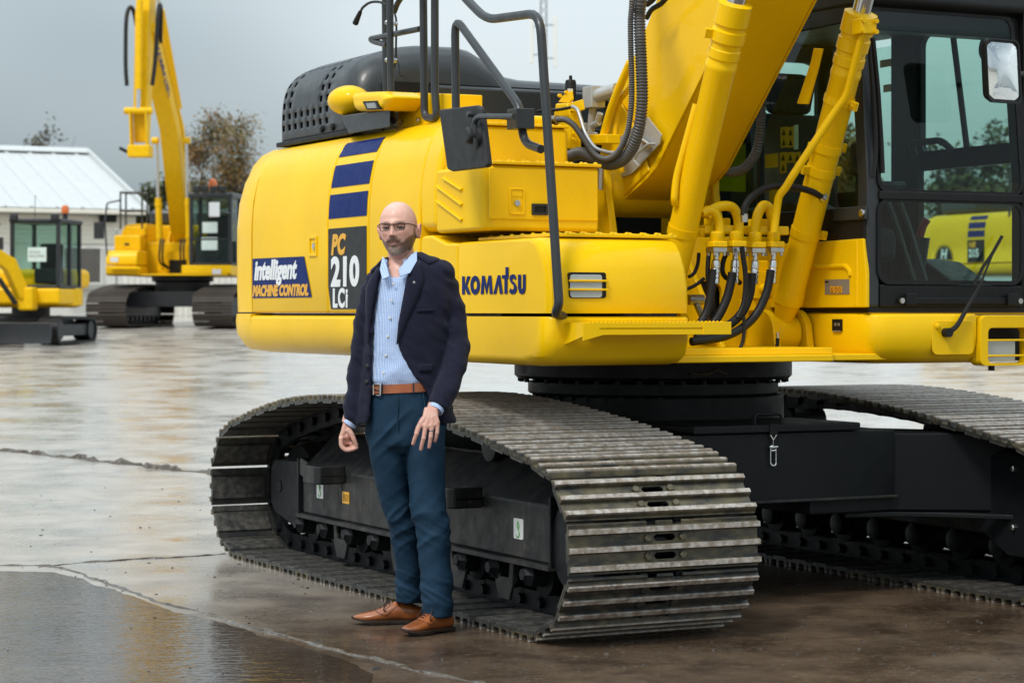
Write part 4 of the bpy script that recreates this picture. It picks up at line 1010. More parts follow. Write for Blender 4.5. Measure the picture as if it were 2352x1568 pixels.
# ---------------------------------------------------------------- boom and its foot
def boom():
    low = [(-.14, 1.885), (-.02, 1.90), (.30, 2.03), (.402, 2.088), (.80, 2.477), (2.10, 3.75), (2.45, 3.98), (4.9, 4.45), (5.05, 4.58)]
    upp = [(5.0, 4.78), (4.8, 4.84), (2.35, 4.74), (1.75, 4.30), (.372, 2.921), (.282, 2.812), (.05, 2.56), (-.10, 2.36), (-.22, 2.16), (-.25, 2.02), (-.21, 1.92)]
    m_ = MB(); m_.prism(low + upp, 'y', -.20, .20); b = m_.build('boom', 'yellow', EX, bevel=.012, seg=2)
    # side plates stand proud of the box as a rim along the edges
    for y0, y1 in ((-.213, -.2005), (.2005, .213)):
        rim = [(a, z) for a, z in low[1:6]]; n = len(rim)
        inn = []
        for i, (a, z) in enumerate(rim):
            p, q = rim[max(i - 1, 0)], rim[min(i + 1, n - 1)]; d = Vector((q[0] - p[0], q[1] - p[1])).normalized(); inn.append((a - d.y * .035, z + d.x * .035))
        m_ = MB(); m_.prism(rim + inn[::-1], 'y', y0, y1); m_.build('flange', 'yellow', b, bevel=.003, seg=1)
    m_ = MB(); m_.lathe([(.06, -.31), (.14, -.305), (.155, -.28), (.155, .28), (.14, .305), (.06, .31)], (-.06, 0, 2.01), (0, 1, 0), 32); m_.build('foot_boss', 'yellow', b)
    # cast strengthening plate seen on the near flank
    m_ = MB(); m_.prism([(-.10, 1.90), (.10, 1.96), (.34, 2.07), (.30, 2.13), (.16, 2.34), (.02, 2.46), (-.12, 2.30), (-.20, 2.10)], 'y', -.222, -.199); m_.build('foot_plate', 'yellow', b, bevel=.012, seg=3)
    # arm and its cylinder, mostly out of the picture
    m_ = MB(); m_.prism([(4.75, 4.62), (4.95, 4.40), (5.15, 4.35), (5.75, 2.25), (5.62, 2.18), (5.35, 2.9), (4.70, 4.30), (4.45, 5.05), (4.60, 5.10)], 'y', -.15, .15); m_.build('arm', 'yellow', EX, bevel=.012)
    m_ = MB(); m_.cyl((2.2, 0, 4.85), (3.8, 0, 5.05), .07, 18); m_.cyl((3.8, 0, 5.05), (4.5, 0, 5.08), .045, 14); m_.build('arm_cylinder', 'yellow', EX)
    return b
BOOM = boom()
for y in (-.30, .30):
    m_ = MB(); sg = -1 if y < 0 else 1
    pts = [(-.34, 1.16)] + [(-.06 + .17 * math.cos(a), 2.01 + .17 * math.sin(a)) for a in [PI - k * (PI * 1.05) / 10 for k in range(11)]] + [(.20, 1.62), (.40, 1.16)]
    m_.prism(pts, 'y', y - .02 + sg * .02, y + .02 + sg * .02); LUG = m_.build('boom_lug', 'yellow', EX, bevel=.006)
    m_ = MB(); m_.lathe([(.03, 0), (.085, 0), (.085, .02), (.07, .026), (.03, .026)], (-.06, y + sg * .04, 2.01), (0, sg, 0), 24); m_.build('pin_cap', 'yellow', LUG)
# front of the slewing frame
m_ = MB(); frame_ring(m_, rrect(-.32, .30, 1.168, 1.74, .03, 3), rrect(-.24, .14, 1.235, 1.52, .06, 3), 'x', .42, .45); FP = m_.build('frame_front', 'yellow', EX, bevel=.004)
MB().box(-.3, .40, -.30, .30, 1.17, 1.60).build('frame_inside', 'black_paint', EX)  # black block paints in the dark inside the frame opening
m_ = MB(); m_.prism([(.45, 1.168), (.45, 1.66), (.62, 1.44), (.80, 1.20), (.80, 1.168)], 'y', -.085, -.06); m_.build('gusset', 'yellow', EX, bevel=.004)
m_ = MB(); m_.box(.45, 1.25, -.66, .25, 1.168, 1.20); m_.build('deck_doubler', 'yellow', EX, bevel=.004)
m_ = MB(); m_.box(.10, .50, -.76, -.33, 1.17, 1.75); m_.build('inner_wall', 'yellow', EX, bevel=.01)
m_ = MB(); m_.box(.33, .40, .2, .75, 1.17, 1.75); m_.build('inner_wall', 'yellow', EX, bevel=.01)

# ---------------------------------------------------------------- boom cylinders
CD = Vector((.412, 0, .911)).normalized(); CF = Vector((.652, 0, 1.262))
def cyl_pt(y, s): return Vector((CF.x, y, CF.z)) + CD * s
def boom_cylinder(y):
    r = .070
    m_ = MB()
    prof = [(.05, .08), (.055, .12), (.066, .165), (r + .004, .17), (r + .004, .225), (r, .235), (r, 1.34), (r + .004, 1.35), (r + .004, 1.372), (r + .001, 1.378), (r + .001, 1.40), (r + .006, 1.405), (r + .006, 1.445), (r + .001, 1.45), (r + .001, 1.475), (r + .008, 1.48), (r + .008, 1.535), (r + .001, 1.54), (r + .001, 1.56), (r + .010, 1.565), (r + .010, 1.66), (.05, 1.67)]
    m_.lathe(prof, cyl_pt(y, 0), CD, 36); c = m_.build('boom_cylinder', 'yellow', EX, sharp=30)
    m_ = MB(); m_.cyl(cyl_pt(y, 1.66), cyl_pt(y, 3.02), .045, 24); m_.build('rod', 'chrome', c)
    m_ = MB(); m_.lathe([(.045, -.072), (.088, -.07), (.092, -.05), (.092, .05), (.088, .07), (.045, .072)], CF + Vector((0, y, 0)), (0, 1, 0), 28); m_.build('foot_eye', 'yellow', c)
    for sg in (-1, 1):
        m_ = MB(); cx, cz = CF.x, CF.z
        pts = [(cx - .155, 1.168)] + [(cx + .118 * math.cos(a), cz + .118 * math.sin(a)) for a in [PI - k * PI / 12 for k in range(13)]] + [(cx + .135, 1.168)]
        yy = y + sg * .098; m_.prism(pts, 'y', yy - .02, yy + .02); m_.build('foot_lug', 'yellow', EX, bevel=.006)
    return c
BC1 = boom_cylinder(-.35); BC2 = boom_cylinder(.35)
def band(cyl, y, s, ears=(), w=.042, r=.0745):
    m_ = MB(); m_.lathe([(r - .004, 0), (r, 0), (r, w), (r - .004, w)], cyl_pt(y, s), CD, 36, loop=True); o = m_.build('band', 'yellow', cyl, sharp=30)
    side = Vector((0, 1, 0)); fwd = side.cross(CD).normalized()
    for e in ears:
        d = (side * math.cos(R(e)) - fwd * -math.sin(R(e))).normalized() if False else (side * math.cos(R(e)) + fwd * math.sin(R(e))).normalized()
        c = cyl_pt(y, s + w / 2) + d * (r + .012); t_ = d.cross(CD).normalized()
        mm = Matrix((d, t_, CD)).transposed().to_4x4(); mm.translation = c
        m_ = MB(); m_.box(-.02, .024, -.010, .010, -.022, .022, mm); m_.lathe([(.010, .010), (.010, .018)], (0, 0, 0), (0, 1, 0), 6); 
        for q in range(-12, 0): m_.v[q] = mm @ m_.v[q]
        m_.build('band_ear', 'yellow', cyl, bevel=.003, seg=1)
band(BC1, -.35, .52, (15,)); band(BC2, .35, .52, (20,)); band(BC2, .35, .845, (0, 180)); band(BC2, .35, .965, (0, 180)); band(BC2, .35, 1.21, (70,), .035)
band(BC1, -.35, 1.485, (190,), .05, .081)
# pipe from the right-hand cylinder head down to the hose block
m_ = MB(); m_.tube([(1.44, 0.304, 2.682), (1.413, 0.294, 2.634), (1.291, 0.298, 2.382), (1.243, 0.269, 2.318), (1.097, 0.115, 2.002), (1.069, 0.105, 1.959), (1.037, 0.086, 1.924), (1.015, 0.086, 1.839), (1.01, 0.077, 1.748)], .019, 12, .10); m_.build('oil_pipe', 'yellow', BC2)
c = Vector((1.439, 0.301, 2.694)); m_ = MB(); m_.box(c.x - .05, c.x + .03, c.y - .045, c.y + .045, c.z - .035, c.z + .04); PB = m_.build('port_block', 'yellow', BC2, bevel=.008)
for dy in (-.035, .035):
    for dz in (-.024, .026):
        MB().lathe([(.012, 0), (.012, .014)], (c.x + .03, c.y + dy, c.z + dz), (1, 0, 0), 6).build('port_bolt', 'yellow', BC2)
m_ = MB(); m_.tube([(1.046, -0.38, 2.338), (0.952, -0.434, 1.995), (0.948, -0.442, 1.899), (0.933, -0.426, 1.874)], .018, 12, .08); m_.build('oil_pipe', 'yellow', BC1)
# lamp bracket beside the right-hand cylinder
q = [(1.11, 0.245, 2.627), (1.178, 0.245, 2.618), (1.141, 0.245, 2.532), (1.056, 0.245, 2.363), (0.967, 0.245, 2.373), (1.088, 0.245, 2.568)]
m_ = MB(); m_.prism([(p[0], p[2]) for p in q], 'y', .235, .25); m_.build('hose_guard', 'yellow', BC2, bevel=.004)
m_ = MB(); m_.tube(spline([(1.099, 0.26, 2.519), (1.077, 0.26, 2.472), (1.05, 0.26, 2.401), (1.034, 0.26, 2.353)]), .012, 8); m_.build('guard_hose', 'rubber', EX)

# ---------------------------------------------------------------- hose block between the cylinders
AP = .95
def pipe(pts, r=.021, f=.06, mat='yellow', name='hose_pipe'):
    m_ = MB(); m_.tube(pts, r, 14, f); return m_.build(name, mat, EX)
pipe([(0.95, -0.292, 1.834), (0.95, -0.253, 1.854), (0.95, -0.211, 1.836), (0.95, -0.191, 1.788), (0.95, -0.193, 1.703)], .022, .08)
pipe([(0.93, -0.252, 1.818), (0.93, -0.216, 1.858), (0.93, -0.159, 1.875), (0.93, -0.098, 1.869), (0.93, -0.071, 1.812), (0.93, -0.072, 1.705)], .024, .08)
pipe([(0.93, 0.131, 1.769), (0.93, 0.117, 1.825), (0.93, 0.102, 1.874), (0.93, 0.069, 1.884), (0.93, 0.038, 1.842), (0.93, 0.022, 1.78), (0.93, 0.02, 1.706)], .024, .06)
pipe([(0.95, 0.117, 1.756), (0.95, 0.115, 1.707)], .020, 0)
for px, dx in (((0.95, -0.209, 1.686), 0), ((0.95, -0.101, 1.689), 0), ((0.95, 0.009, 1.686), 0), ((0.95, 0.115, 1.69), 0)):
    a, b, z = px
    m_ = MB(); m_.box(a - .04, a + .04, b - .040, b + .040, z - .013, z + .017); fl = m_.build('pipe_flange', 'yellow', EX, bevel=.007)
    m_ = MB(); m_.lathe([(.026, 0), (.032, .01), (.032, .04), (.024, .05)], (a, b, z + .015), (0, 0, 1), 16); m_.build('pipe_collar', 'yellow', fl)
    m_ = MB(); m_.box(a - .036, a + .036, b - .038, b + .038, z - .037, z - .0135)
    for sa in (-1, 1):
        for sb in (-1, 1): m_.lathe([(.009, 0), (.009, -.018)], (a + sa * .026, b + sb * .027, z - .035), (0, 0, 1), 6)
    m_.build('split_flange', 'zinc', fl, bevel=.003)
    m_ = MB(); m_.lathe([(.014, 0), (.014, .035), (.020, .04), (.022, .06), (.0225, .075), (.020, .078), (.0225, .085), (.0225, .098), (.020, .10), (.0225, .107), (.0225, .12), (.020, .122), (.0225, .13), (.0225, .148), (.018, .15)], (a, b, z - .036), (0, -.07, -1), 20); m_.build('hose_fitting', 'chrome', fl)
def hose(pts, r=.021, mat='rubber', name='hydraulic_hose', n=8):
    m_ = MB(); m_.tube(spline(pts, n), r, 12); return m_.build(name, mat, EX)
hose([(0.95, -0.223, 1.569), (0.95, -0.228, 1.533), (0.95, -0.241, 1.454), (0.95, -0.26, 1.375), (0.95, -0.292, 1.321), (0.95, -0.335, 1.267)], .0215)
hose([(0.96, -0.126, 1.555), (0.96, -0.133, 1.515), (0.96, -0.156, 1.436), (0.96, -0.198, 1.357), (0.96, -0.249, 1.297), (0.96, -0.327, 1.243)], .0215)
hose([(0.97, -0.022, 1.552), (0.97, -0.026, 1.503), (0.97, -0.04, 1.436), (0.97, -0.08, 1.363), (0.97, -0.148, 1.308), (0.97, -0.241, 1.272), (0.97, -0.333, 1.231)], .0215)
hose([(1.0, 0.065, 1.568), (1.0, 0.057, 1.516), (1.0, 0.034, 1.442), (1.0, -0.017, 1.357), (1.0, -0.089, 1.296), (1.0, -0.182, 1.255), (1.0, -0.288, 1.237), (1.0, -0.38, 1.228)], .0205)
hose([(1.02, -0.112, 1.678), (1.02, -0.102, 1.617), (1.02, -0.091, 1.545), (1.02, -0.091, 1.472), (1.02, -0.105, 1.399), (1.02, -0.137, 1.339)], .0125)
hose([(0.92, -0.231, 1.661), (0.92, -0.238, 1.594), (0.92, -0.238, 1.521), (0.92, -0.217, 1.436), (0.92, -0.21, 1.363), (0.92, -0.238, 1.29)], .011)
hose([(0.9, -0.118, 1.656), (0.9, -0.14, 1.607), (0.9, -0.143, 1.558), (0.9, -0.118, 1.528), (0.9, -0.068, 1.522), (0.9, -0.042, 1.504)], .012)
hose([(0.85, -0.245, 1.65), (0.85, -0.252, 1.595), (0.85, -0.273, 1.552), (0.85, -0.302, 1.534)], .009)
hose([(0.85, -0.216, 1.528), (0.85, -0.252, 1.503), (0.85, -0.288, 1.485), (0.85, -0.323, 1.473)], .009)
hose([(1.1, -0.153, 1.345), (1.1, -0.15, 1.279), (1.1, -0.164, 1.213), (1.1, -0.203, 1.171), (1.1, -0.287, 1.148), (1.1, -0.399, 1.148), (1.1, -0.462, 1.147)], .0085)
hose([(0.86, 0.198, 1.239), (0.86, 0.194, 1.201), (0.86, 0.171, 1.152), (0.86, 0.134, 1.135)], .0095)
MB().cyl((0.86, 0.196, 1.268), (0.86, 0.199, 1.236), .008, 10).build('grease_fitting', 'zinc', EX)
hose([(1.02, -0.102, 1.823), (1.02, -0.091, 1.872), (1.02, -0.051, 1.918), (1.02, 0.014, 1.954), (1.02, 0.101, 1.969), (1.02, 0.196, 1.965), (1.02, 0.285, 1.948), (1.02, 0.359, 1.918)], .0165, name='arched_hose', n=10)
m_ = MB(); m_.cyl((1.02, -0.098, 1.832), (1.02, -0.096, 1.793), .018, 12); m_.build('arch_clamp', 'zinc', EX)
m_ = MB(); m_.cyl((1.02, 0.344, 1.927), (1.02, 0.359, 1.915), .024, 12); m_.build('arch_clamp', 'zinc', EX)
for (x0, x1), (a0, a1) in (((-0.254, -0.035), (.86, .92)), ((-0.002, 0.225), (.86, .92))):
    z0, z1 = 1.74, 1.782
    m_ = MB(); m_.box(a0, a1, x0, x1, z0, z1); PBk = m_.build('pipe_bracket', 'yellow', EX, bevel=.006)
    m_ = MB(); m_.box(a0 - .05, a0 + .02, x0 + .06, x1 - .05, z1 - .01, z1 + .035); m_.build('bracket_plate', 'yellow', PBk, bevel=.004)
m_ = MB(); a = (0.6, 0.267, 1.503); m_.box(.55, .62, a[1] - .05, a[1] + .06, a[2] - .07, a[2] + .07); m_.cyl((.62, a[1], a[2] - .02), (.66, a[1], a[2] - .02), .025, 12); m_.box(.55, .60, a[1] - .02, a[1] + .05, a[2] + .07, a[2] + .12); m_.box(.53, .6, a[1] - .08, a[1] + .02, a[2] - .13, a[2] - .075); m_.build('slew_valve', 'yellow', EX, bevel=.006)
m_ = MB(); a = (0.8, -0.221, 1.406); m_.cyl((.78, a[1] - .04, a[2] + .02), (.78, a[1] + .04, a[2] + .02), .026, 14); m_.cyl((.79, a[1], a[2]), (.80, a[1] + .03, a[2] - .07), .016, 12); m_.build('elbow_fitting', 'zinc', EX)
m_ = MB(); a = (0.95, -0.02, 1.186); m_.box(.92, .95, a[1] - .045, a[1] + .05, a[2] - .015, a[2] + .015); m_.lathe([(.014, 0), (.014, .02)], (.95, a[1] - .03, a[2]), (1, 0, 0), 6); m_.lathe([(.014, 0), (.014, .02)], (.95, a[1] + .03, a[2]), (1, 0, 0), 6); m_.build('hose_clip', 'yellow', EX, bevel=.003)

# ---------------------------------------------------------------- hoses and valves left of the boom foot
ribbed([(0.126, -0.56, 2.146), (0.254, -0.56, 2.154), (0.39, -0.56, 2.119), (0.524, -0.56, 2.084), (0.654, -0.56, 2.093), (0.761, -0.56, 2.15), (0.825, -0.56, 2.246), (0.851, -0.56, 2.366), (0.846, -0.56, 2.498), (0.835, -0.56, 2.631), (0.827, -0.56, 2.764), (0.835, -0.56, 2.905)] + [(.55, -.44, 3.25), (.85, -.30, 3.50), (1.25, -.24, 3.66)], .027, .0145, .0035, 14, parent=EX)
ribbed([(0.082, -0.6, 2.331), (0.165, -0.6, 2.323), (0.258, -0.6, 2.286), (0.361, -0.6, 2.207), (0.473, -0.6, 2.129), (0.595, -0.6, 2.103), (0.703, -0.6, 2.137), (0.783, -0.6, 2.221), (0.818, -0.6, 2.34), (0.822, -0.6, 2.472), (0.815, -0.6, 2.604), (0.812, -0.6, 2.737), (0.82, -0.6, 2.905)] + [(.50, -.48, 3.30), (.80, -.30, 3.56), (1.20, -.24, 3.74)], .0135, .011, .0022, 12, parent=EX)
ribbed([(0.319, 0.235, 2.081), (0.415, 0.235, 2.073), (0.521, 0.235, 2.092), (0.614, 0.235, 2.163), (0.651, 0.235, 2.268), (0.663, 0.235, 2.394), (0.683, 0.235, 2.531)], .022, .0145, .0035, 12, parent=EX)
hose([(0.198, -0.58, 2.388), (0.25, -0.58, 2.367), (0.29, -0.58, 2.312), (0.336, -0.58, 2.243), (0.426, -0.58, 2.171), (0.537, -0.58, 2.141), (0.625, -0.58, 2.13)], .0095, 'galv', 'grey_hose')
hose([(-0.23, -0.55, 2.398), (-0.132, -0.55, 2.399), (-0.023, -0.55, 2.39), (0.119, -0.55, 2.39)], .008)
hose([(0.505, -0.33, 2.874), (0.559, -0.33, 2.89), (0.612, -0.33, 2.916)], .015); hose([(0.449, -0.3, 2.814), (0.498, -0.3, 2.85), (0.583, -0.3, 2.867), (0.636, -0.3, 2.888)], .013)
pipe([(0.428, -0.38, 2.595), (0.295, -0.38, 2.458), (0.216, -0.38, 2.353), (0.159, -0.38, 2.251)], .021, .1); pipe([(0.359, -0.34, 2.482), (0.253, -0.34, 2.424), (0.23, -0.34, 2.37), (0.208, -0.34, 2.249)], .014, .1)
m_ = MB(); q = [(0.06, -0.36, 2.264), (0.26, -0.36, 2.253), (0.265, -0.36, 2.205), (0.054, -0.36, 2.213)]; m_.prism([(p[0], p[2]) for p in q], 'y', -.42, -.34); m_.build('pipe_clamp', 'yellow', EX, bevel=.006)
# control valve with zinc fittings
q = [(-0.22, -0.5, 2.342), (-0.202, -0.5, 2.372), (-0.117, -0.5, 2.369), (-0.093, -0.5, 2.429), (0.027, -0.5, 2.422), (0.056, -0.5, 2.372), (0.056, -0.5, 2.186), (0.003, -0.5, 2.195), (-0.011, -0.5, 2.303)]
m_ = MB(); m_.prism([(p[0], p[2]) for p in q], 'y', -.52, -.45); VLV = m_.build('control_valve', 'yellow', EX, bevel=.008)
for q, y0 in (([(-0.105, -0.5, 2.438), (-0.05, -0.5, 2.468), (0.033, -0.5, 2.484), (0.044, -0.5, 2.438), (0.015, -0.5, 2.423)], -.50), ([(-0.027, -0.5, 2.415), (0.173, -0.5, 2.428), (0.188, -0.5, 2.375), (0.144, -0.5, 2.369), (0.015, -0.5, 2.381)], -.515)):
    m_ = MB(); m_.prism([(p[0], p[2]) for p in q], 'y', y0, y0 + .014); m_.build('valve_plate', 'yellow', VLV, bevel=.004)
for p in [(0.062, -0.5, 2.366), (0.062, -0.5, 2.321), (0.062, -0.5, 2.264), (0.062, -0.5, 2.236), (-0.093, -0.5, 2.469), (-0.021, -0.5, 2.48)]:
    MB().lathe([(.010, 0), (.010, .018)], (p[0], -.5, p[2]), (1, 0, 0), 6).build('valve_bolt', 'yellow', VLV)
p = (-0.085, -0.52, 2.345); m_ = MB(); m_.cyl((p[0] - .03, -.53, p[2]), (p[0] + .03, -.53, p[2]), .020, 12); m_.build('valve_union', 'zinc', VLV)
p0, p1 = (-0.244, -0.35, 2.407), (-0.244, -0.35, 2.558)
m_ = MB(); m_.lathe([(.029, 0), (.029, p1[2] - p0[2]), (.024, p1[2] - p0[2] + .012), (.009, p1[2] - p0[2] + .014), (.008, p1[2] - p0[2] + .035)], p0, (0, 0, 1), 20); ACC = m_.build('accumulator', 'black_paint', EX)
m_ = MB(); m_.box(p0[0] + .018, p0[0] + .029, -.378, -.352, p0[2] + .03, p0[2] + .115); m_.build('accumulator_tag', 'white_decal', ACC)
m_ = MB(); p = (-0.06, -0.3, 2.469); m_.box(p[0] - .04, p[0] + .06, -.36, -.28, p[2] - .06, p[2] + .05); m_.cyl((p[0] + .04, -.32, p[2]), (p[0] + .22, -.30, p[2] + .02), .036, 16); m_.cyl((p[0], -.32, p[2] - .05), (p[0] - .03, -.32, p[2] - .22), .02, 12); m_.cyl((p[0] - .03, -.32, p[2] - .2), (p[0] - .035, -.32, p[2] - .24), .032, 12); m_.build('pressure_fitting', 'silver_paint', EX, bevel=.004)
m_ = MB()
for p, d in zip([(-0.065, -0.32, 2.32), (-0.124, -0.32, 2.324), (-0.018, -0.32, 2.322), (-0.041, -0.32, 2.284)], ((1, 0, .2), (-1, 0, 0), (.5, 0, .8), (-.3, 0, -1))):
    m_.cyl(p, Vector(p) + Vector(d) * .07, .017, 10)
m_.build('fitting_cluster', 'silver_paint', EX)
for pts in ([(-0.125, -0.3, 2.296), (-0.172, -0.3, 2.253), (-0.245, -0.3, 2.223), (-0.342, -0.3, 2.224)], [(-0.054, -0.3, 2.28), (-0.101, -0.3, 2.231), (-0.125, -0.3, 2.169)], [(-0.121, -0.4, 2.126), (-0.038, -0.4, 2.138), (0.056, -0.4, 2.121), (0.149, -0.4, 2.094)], [(-0.026, -0.25, 2.451), (-0.049, -0.25, 2.419), (-0.014, -0.25, 2.37)]):
    hose(pts, .011, name='pump_hose')
q = [(0.055, -0.24, 2.251), (0.347, -0.24, 2.337), (0.482, -0.24, 2.239), (0.461, -0.24, 2.196), (0.253, -0.24, 2.092), (0.185, -0.24, 2.062), (-0.091, -0.24, 2.031), (-0.102, -0.24, 2.055), (0.129, -0.24, 2.077), (0.095, -0.24, 2.113), (0.253, -0.24, 2.204), (0.197, -0.24, 2.214), (0.117, -0.24, 2.213)]
m_ = MB(); m_.prism([(p[0], p[2]) for p in q], 'y', -.236, -.228); SBR = m_.build('hose_bracket', 'silver_paint', EX)
m_ = MB(); m_.tube([(0.326, -0.27, 2.093), (0.271, -0.27, 2.124), (0.304, -0.27, 2.155), (0.414, -0.27, 2.198), (0.49, -0.27, 2.193)], .007, 8, .03); m_.build('bracket_clip', 'silver_paint', SBR)
m_ = MB(); m_.cyl((0.309, -0.26, 2.233), (0.408, -0.26, 2.194), .012, 10); m_.build('bracket_stud', 'zinc', SBR)
m_ = MB(); m_.cyl((0.154, -0.4, 2.093), (0.149, -0.4, 1.981), .022, 14); m_.build('drain_union', 'zinc', EX)
m_ = MB(); m_.box(-.98, -.36, -.7, .25, 2.28, 2.318); m_.build('pump_floor', 'black_paint', EX)

# ---------------------------------------------------------------- cab
CAB = empty('cab', (0, 0, 0), 0, EX)
def cpart(mb, name, mat, bevel=0.0, par=None, **k): return mb.build(name, mat, par or CAB, bevel=bevel, **k)
B0, B1, A0, A1, ZF, ZT = .275, 1.262, -.34, 1.47, 1.385, 2.86
cpart(MB().box(A0, A1 - .02, B0 + .01, B1 - .01, 1.365, 1.40), 'floor', 'black_paint')
cpart(MB().prism([(A0 - .02, 2.83), (A1 - .10, 2.80), (A1 - .03, 2.83), (A1 - .06, 2.93), (A0 + .1, 2.97), (A0 - .02, 2.93)], 'y', B0 - .01, B1 + .01), 'roof', 'black_paint', .03)
# front frame: pillars, head, sill
front = lambda z: A1 - .012 - max(0, z - 2.0) * .10
def pillar(b0, b1, d=.085):
    m_ = MB(); m_.loft([[(front(z) - d, b0, z), (front(z), b0, z), (front(z), b1, z), (front(z) - d, b1, z)] for z in (1.39, 1.7, 2.0, 2.4, 2.83)]); return m_
cpart(pillar(B0, .345), 'front_pillar', 'charcoal', .012); cpart(pillar(1.185, B1), 'front_pillar', 'black_paint', .012)
cpart(MB().box(A1 - .09, A1 - .005, .345, 1.185, 1.39, 1.495), 'front_sill', 'black_paint', .008)
cpart(MB().box(A1 - .02, A1 + .012, .47, 1.13, 1.405, 1.435), 'sill_bracket', 'black_paint', .004)
for b in (.50, 1.10):
    cpart(MB().box(A1 + .012, A1 + .03, b - .03, b + .03, 1.40, 1.455), 'sill_clip', 'black_paint', .004)
    cpart(MB().lathe([(.014, 0), (.014, .012)], (A1 + .012, b - .05 if b < 1 else b + .05, 1.42), (1, 0, 0), 8), 'sill_bolt', 'zinc')
cpart(MB().box(A1 - .20, front(2.75) + .002, .345, 1.185, 2.70, 2.83), 'front_header', 'black_paint', .01)
def front_glass(z0, z1, name):
    a_ = front((z0 + z1) / 2); t = (front(z1) - front(z0)) / (z1 - z0) if z0 > 1.9 else 0
    out = rrect(.325, 1.19, z0, z1, .07, 5)
    m_ = MB(); n = len(out); fa = lambda z: front(z) + .006
    m_.add([(fa(z), b, z) for b, z in out] + [(fa(z) - .006, b, z) for b, z in out], [tuple(range(n)), tuple(range(2 * n - 1, n - 1, -1))] + [(i, (i + 1) % n, n + (i + 1) % n, n + i) for i in range(n)])
    g = cpart(m_, name, 'cab_glass', smooth=False)
    inn = rrect(.345, 1.17, z0 + .02, z1 - .02, .055, 5); m_ = MB()
    v = [(fa(z) + .004, b, z) for b, z in out] + [(fa(z) + .004, b, z) for b, z in inn] + [(fa(z) - .012, b, z) for b, z in out] + [(fa(z) - .012, b, z) for b, z in inn]
    f = []
    for i in range(n):
        j = (i + 1) % n; f += [(i, j, n + j, n + i), (2 * n + i, 3 * n + i, 3 * n + j, 2 * n + j), (i, 2 * n + i, 2 * n + j, j), (n + i, n + j, 3 * n + j, 3 * n + i)]
    m_.add(v, f); m_.build('seal', 'rubber', g, sharp=40); return g
front_glass(1.497, 1.905, 'lower_windscreen'); front_glass(1.925, 2.815, 'upper_windscreen')
cpart(MB().box(A1 - .03, A1 + .004, .335, 1.18, 1.895, 1.935), 'windscreen_bar', 'rubber', .006)
# right-hand side of the cab, beside the boom
ylw = [(.62, 1.388), (1.462, 1.388), (1.462, 1.55), (1.44, 1.712), (1.00, 1.705), (.62, 1.705)]
m_ = MB(); m_.prism(ylw, 'y', .262, .285); YP = cpart(m_, 'lower_side_panel', 'yellow', .006)
m_ = MB(); m_.tube([(1.02, .262, 1.585), (1.30, .262, 1.585), (1.335, .262, 1.56), (1.335, .262, 1.54)], .012, 8, .02); m_.build('pressed_line', 'yellow', YP)
m_ = MB(); m_.box(1.385, 1.40, .255, .263, 1.39, 1.70); m_.build('edge_fold', 'yellow', YP, bevel=.004)
s = MB().box(1.127, 1.330, .2585, .2610, 1.452, 1.522).build('info_sticker', 'grey_decal', YP)
MB().box(1.175, 1.275, .2565, .2580, 1.458, 1.490).build('warning_sticker', 'yellow_decal', YP)
m_ = MB(); m_.tube([(1.182, .2555, 1.464), (1.192, .2555, 1.484), (1.202, .2555, 1.464), (1.182, .2555, 1.464)], .0013, 4)
for c_ in (1.226, 1.256): m_.tube([(c_ + .010 * math.cos(k * PI / 6), .2555, 1.474 + .010 * math.sin(k * PI / 6)) for k in range(13)], .0013, 4)
m_.build('warning_marks', 'red_plastic', YP)
MB().box(1.130, 1.160, .2568, .2580, 1.508, 1.515).build('maker_mark', 'black_decal', YP)
cpart(MB().box(.62, 1.44, .268, .285, 1.708, 1.862), 'side_panel_black', 'black_paint', .005)
cpart(MB().box(1.20, 1.47, .255, .267, 1.80, 1.862), 'hinge_strap', 'charcoal', .004); cpart(MB().lathe([(.02, 0), (.02, .01), (.012, .014)], (1.445, .255, 1.83), (0, -1, 0), 12), 'hinge_bolt', 'chrome')
cpart(MB().box(A0, .63, .27, .30, 1.39, 1.87), 'rear_side_panel', 'black_paint')
cpart(MB().box(-.28, 1.37, .283, .289, 1.865, 2.79), 'side_window', 'cab_glass', smooth=False)
cpart(MB().box(A0, -.26, .27, .34, 1.39, 2.83), 'rear_pillar', 'black_paint', .01)
cpart(MB().box(-.28, 1.38, .272, .30, 2.74, 2.83), 'side_header', 'black_paint', .006)
cpart(MB().box(.50, .53, .272, .298, 1.87, 2.75), 'side_divider', 'black_paint')
# rear wall with window
m_ = MB(); frame_ring(m_, rrect(B0, B1, 1.39, 2.83, .02, 3), rrect(.36, 1.18, 2.02, 2.74, .07, 3), 'x', A0, A0 + .04); cpart(m_, 'rear_wall', 'black_paint')
cpart(MB().box(A0 + .015, A0 + .021, .35, 1.19, 2.01, 2.75), 'rear_window', 'cab_glass', smooth=False)
cpart(MB().box(A0 - .01, A0 + .03, .74, .78, 2.0, 2.76), 'rear_divider', 'black_paint')
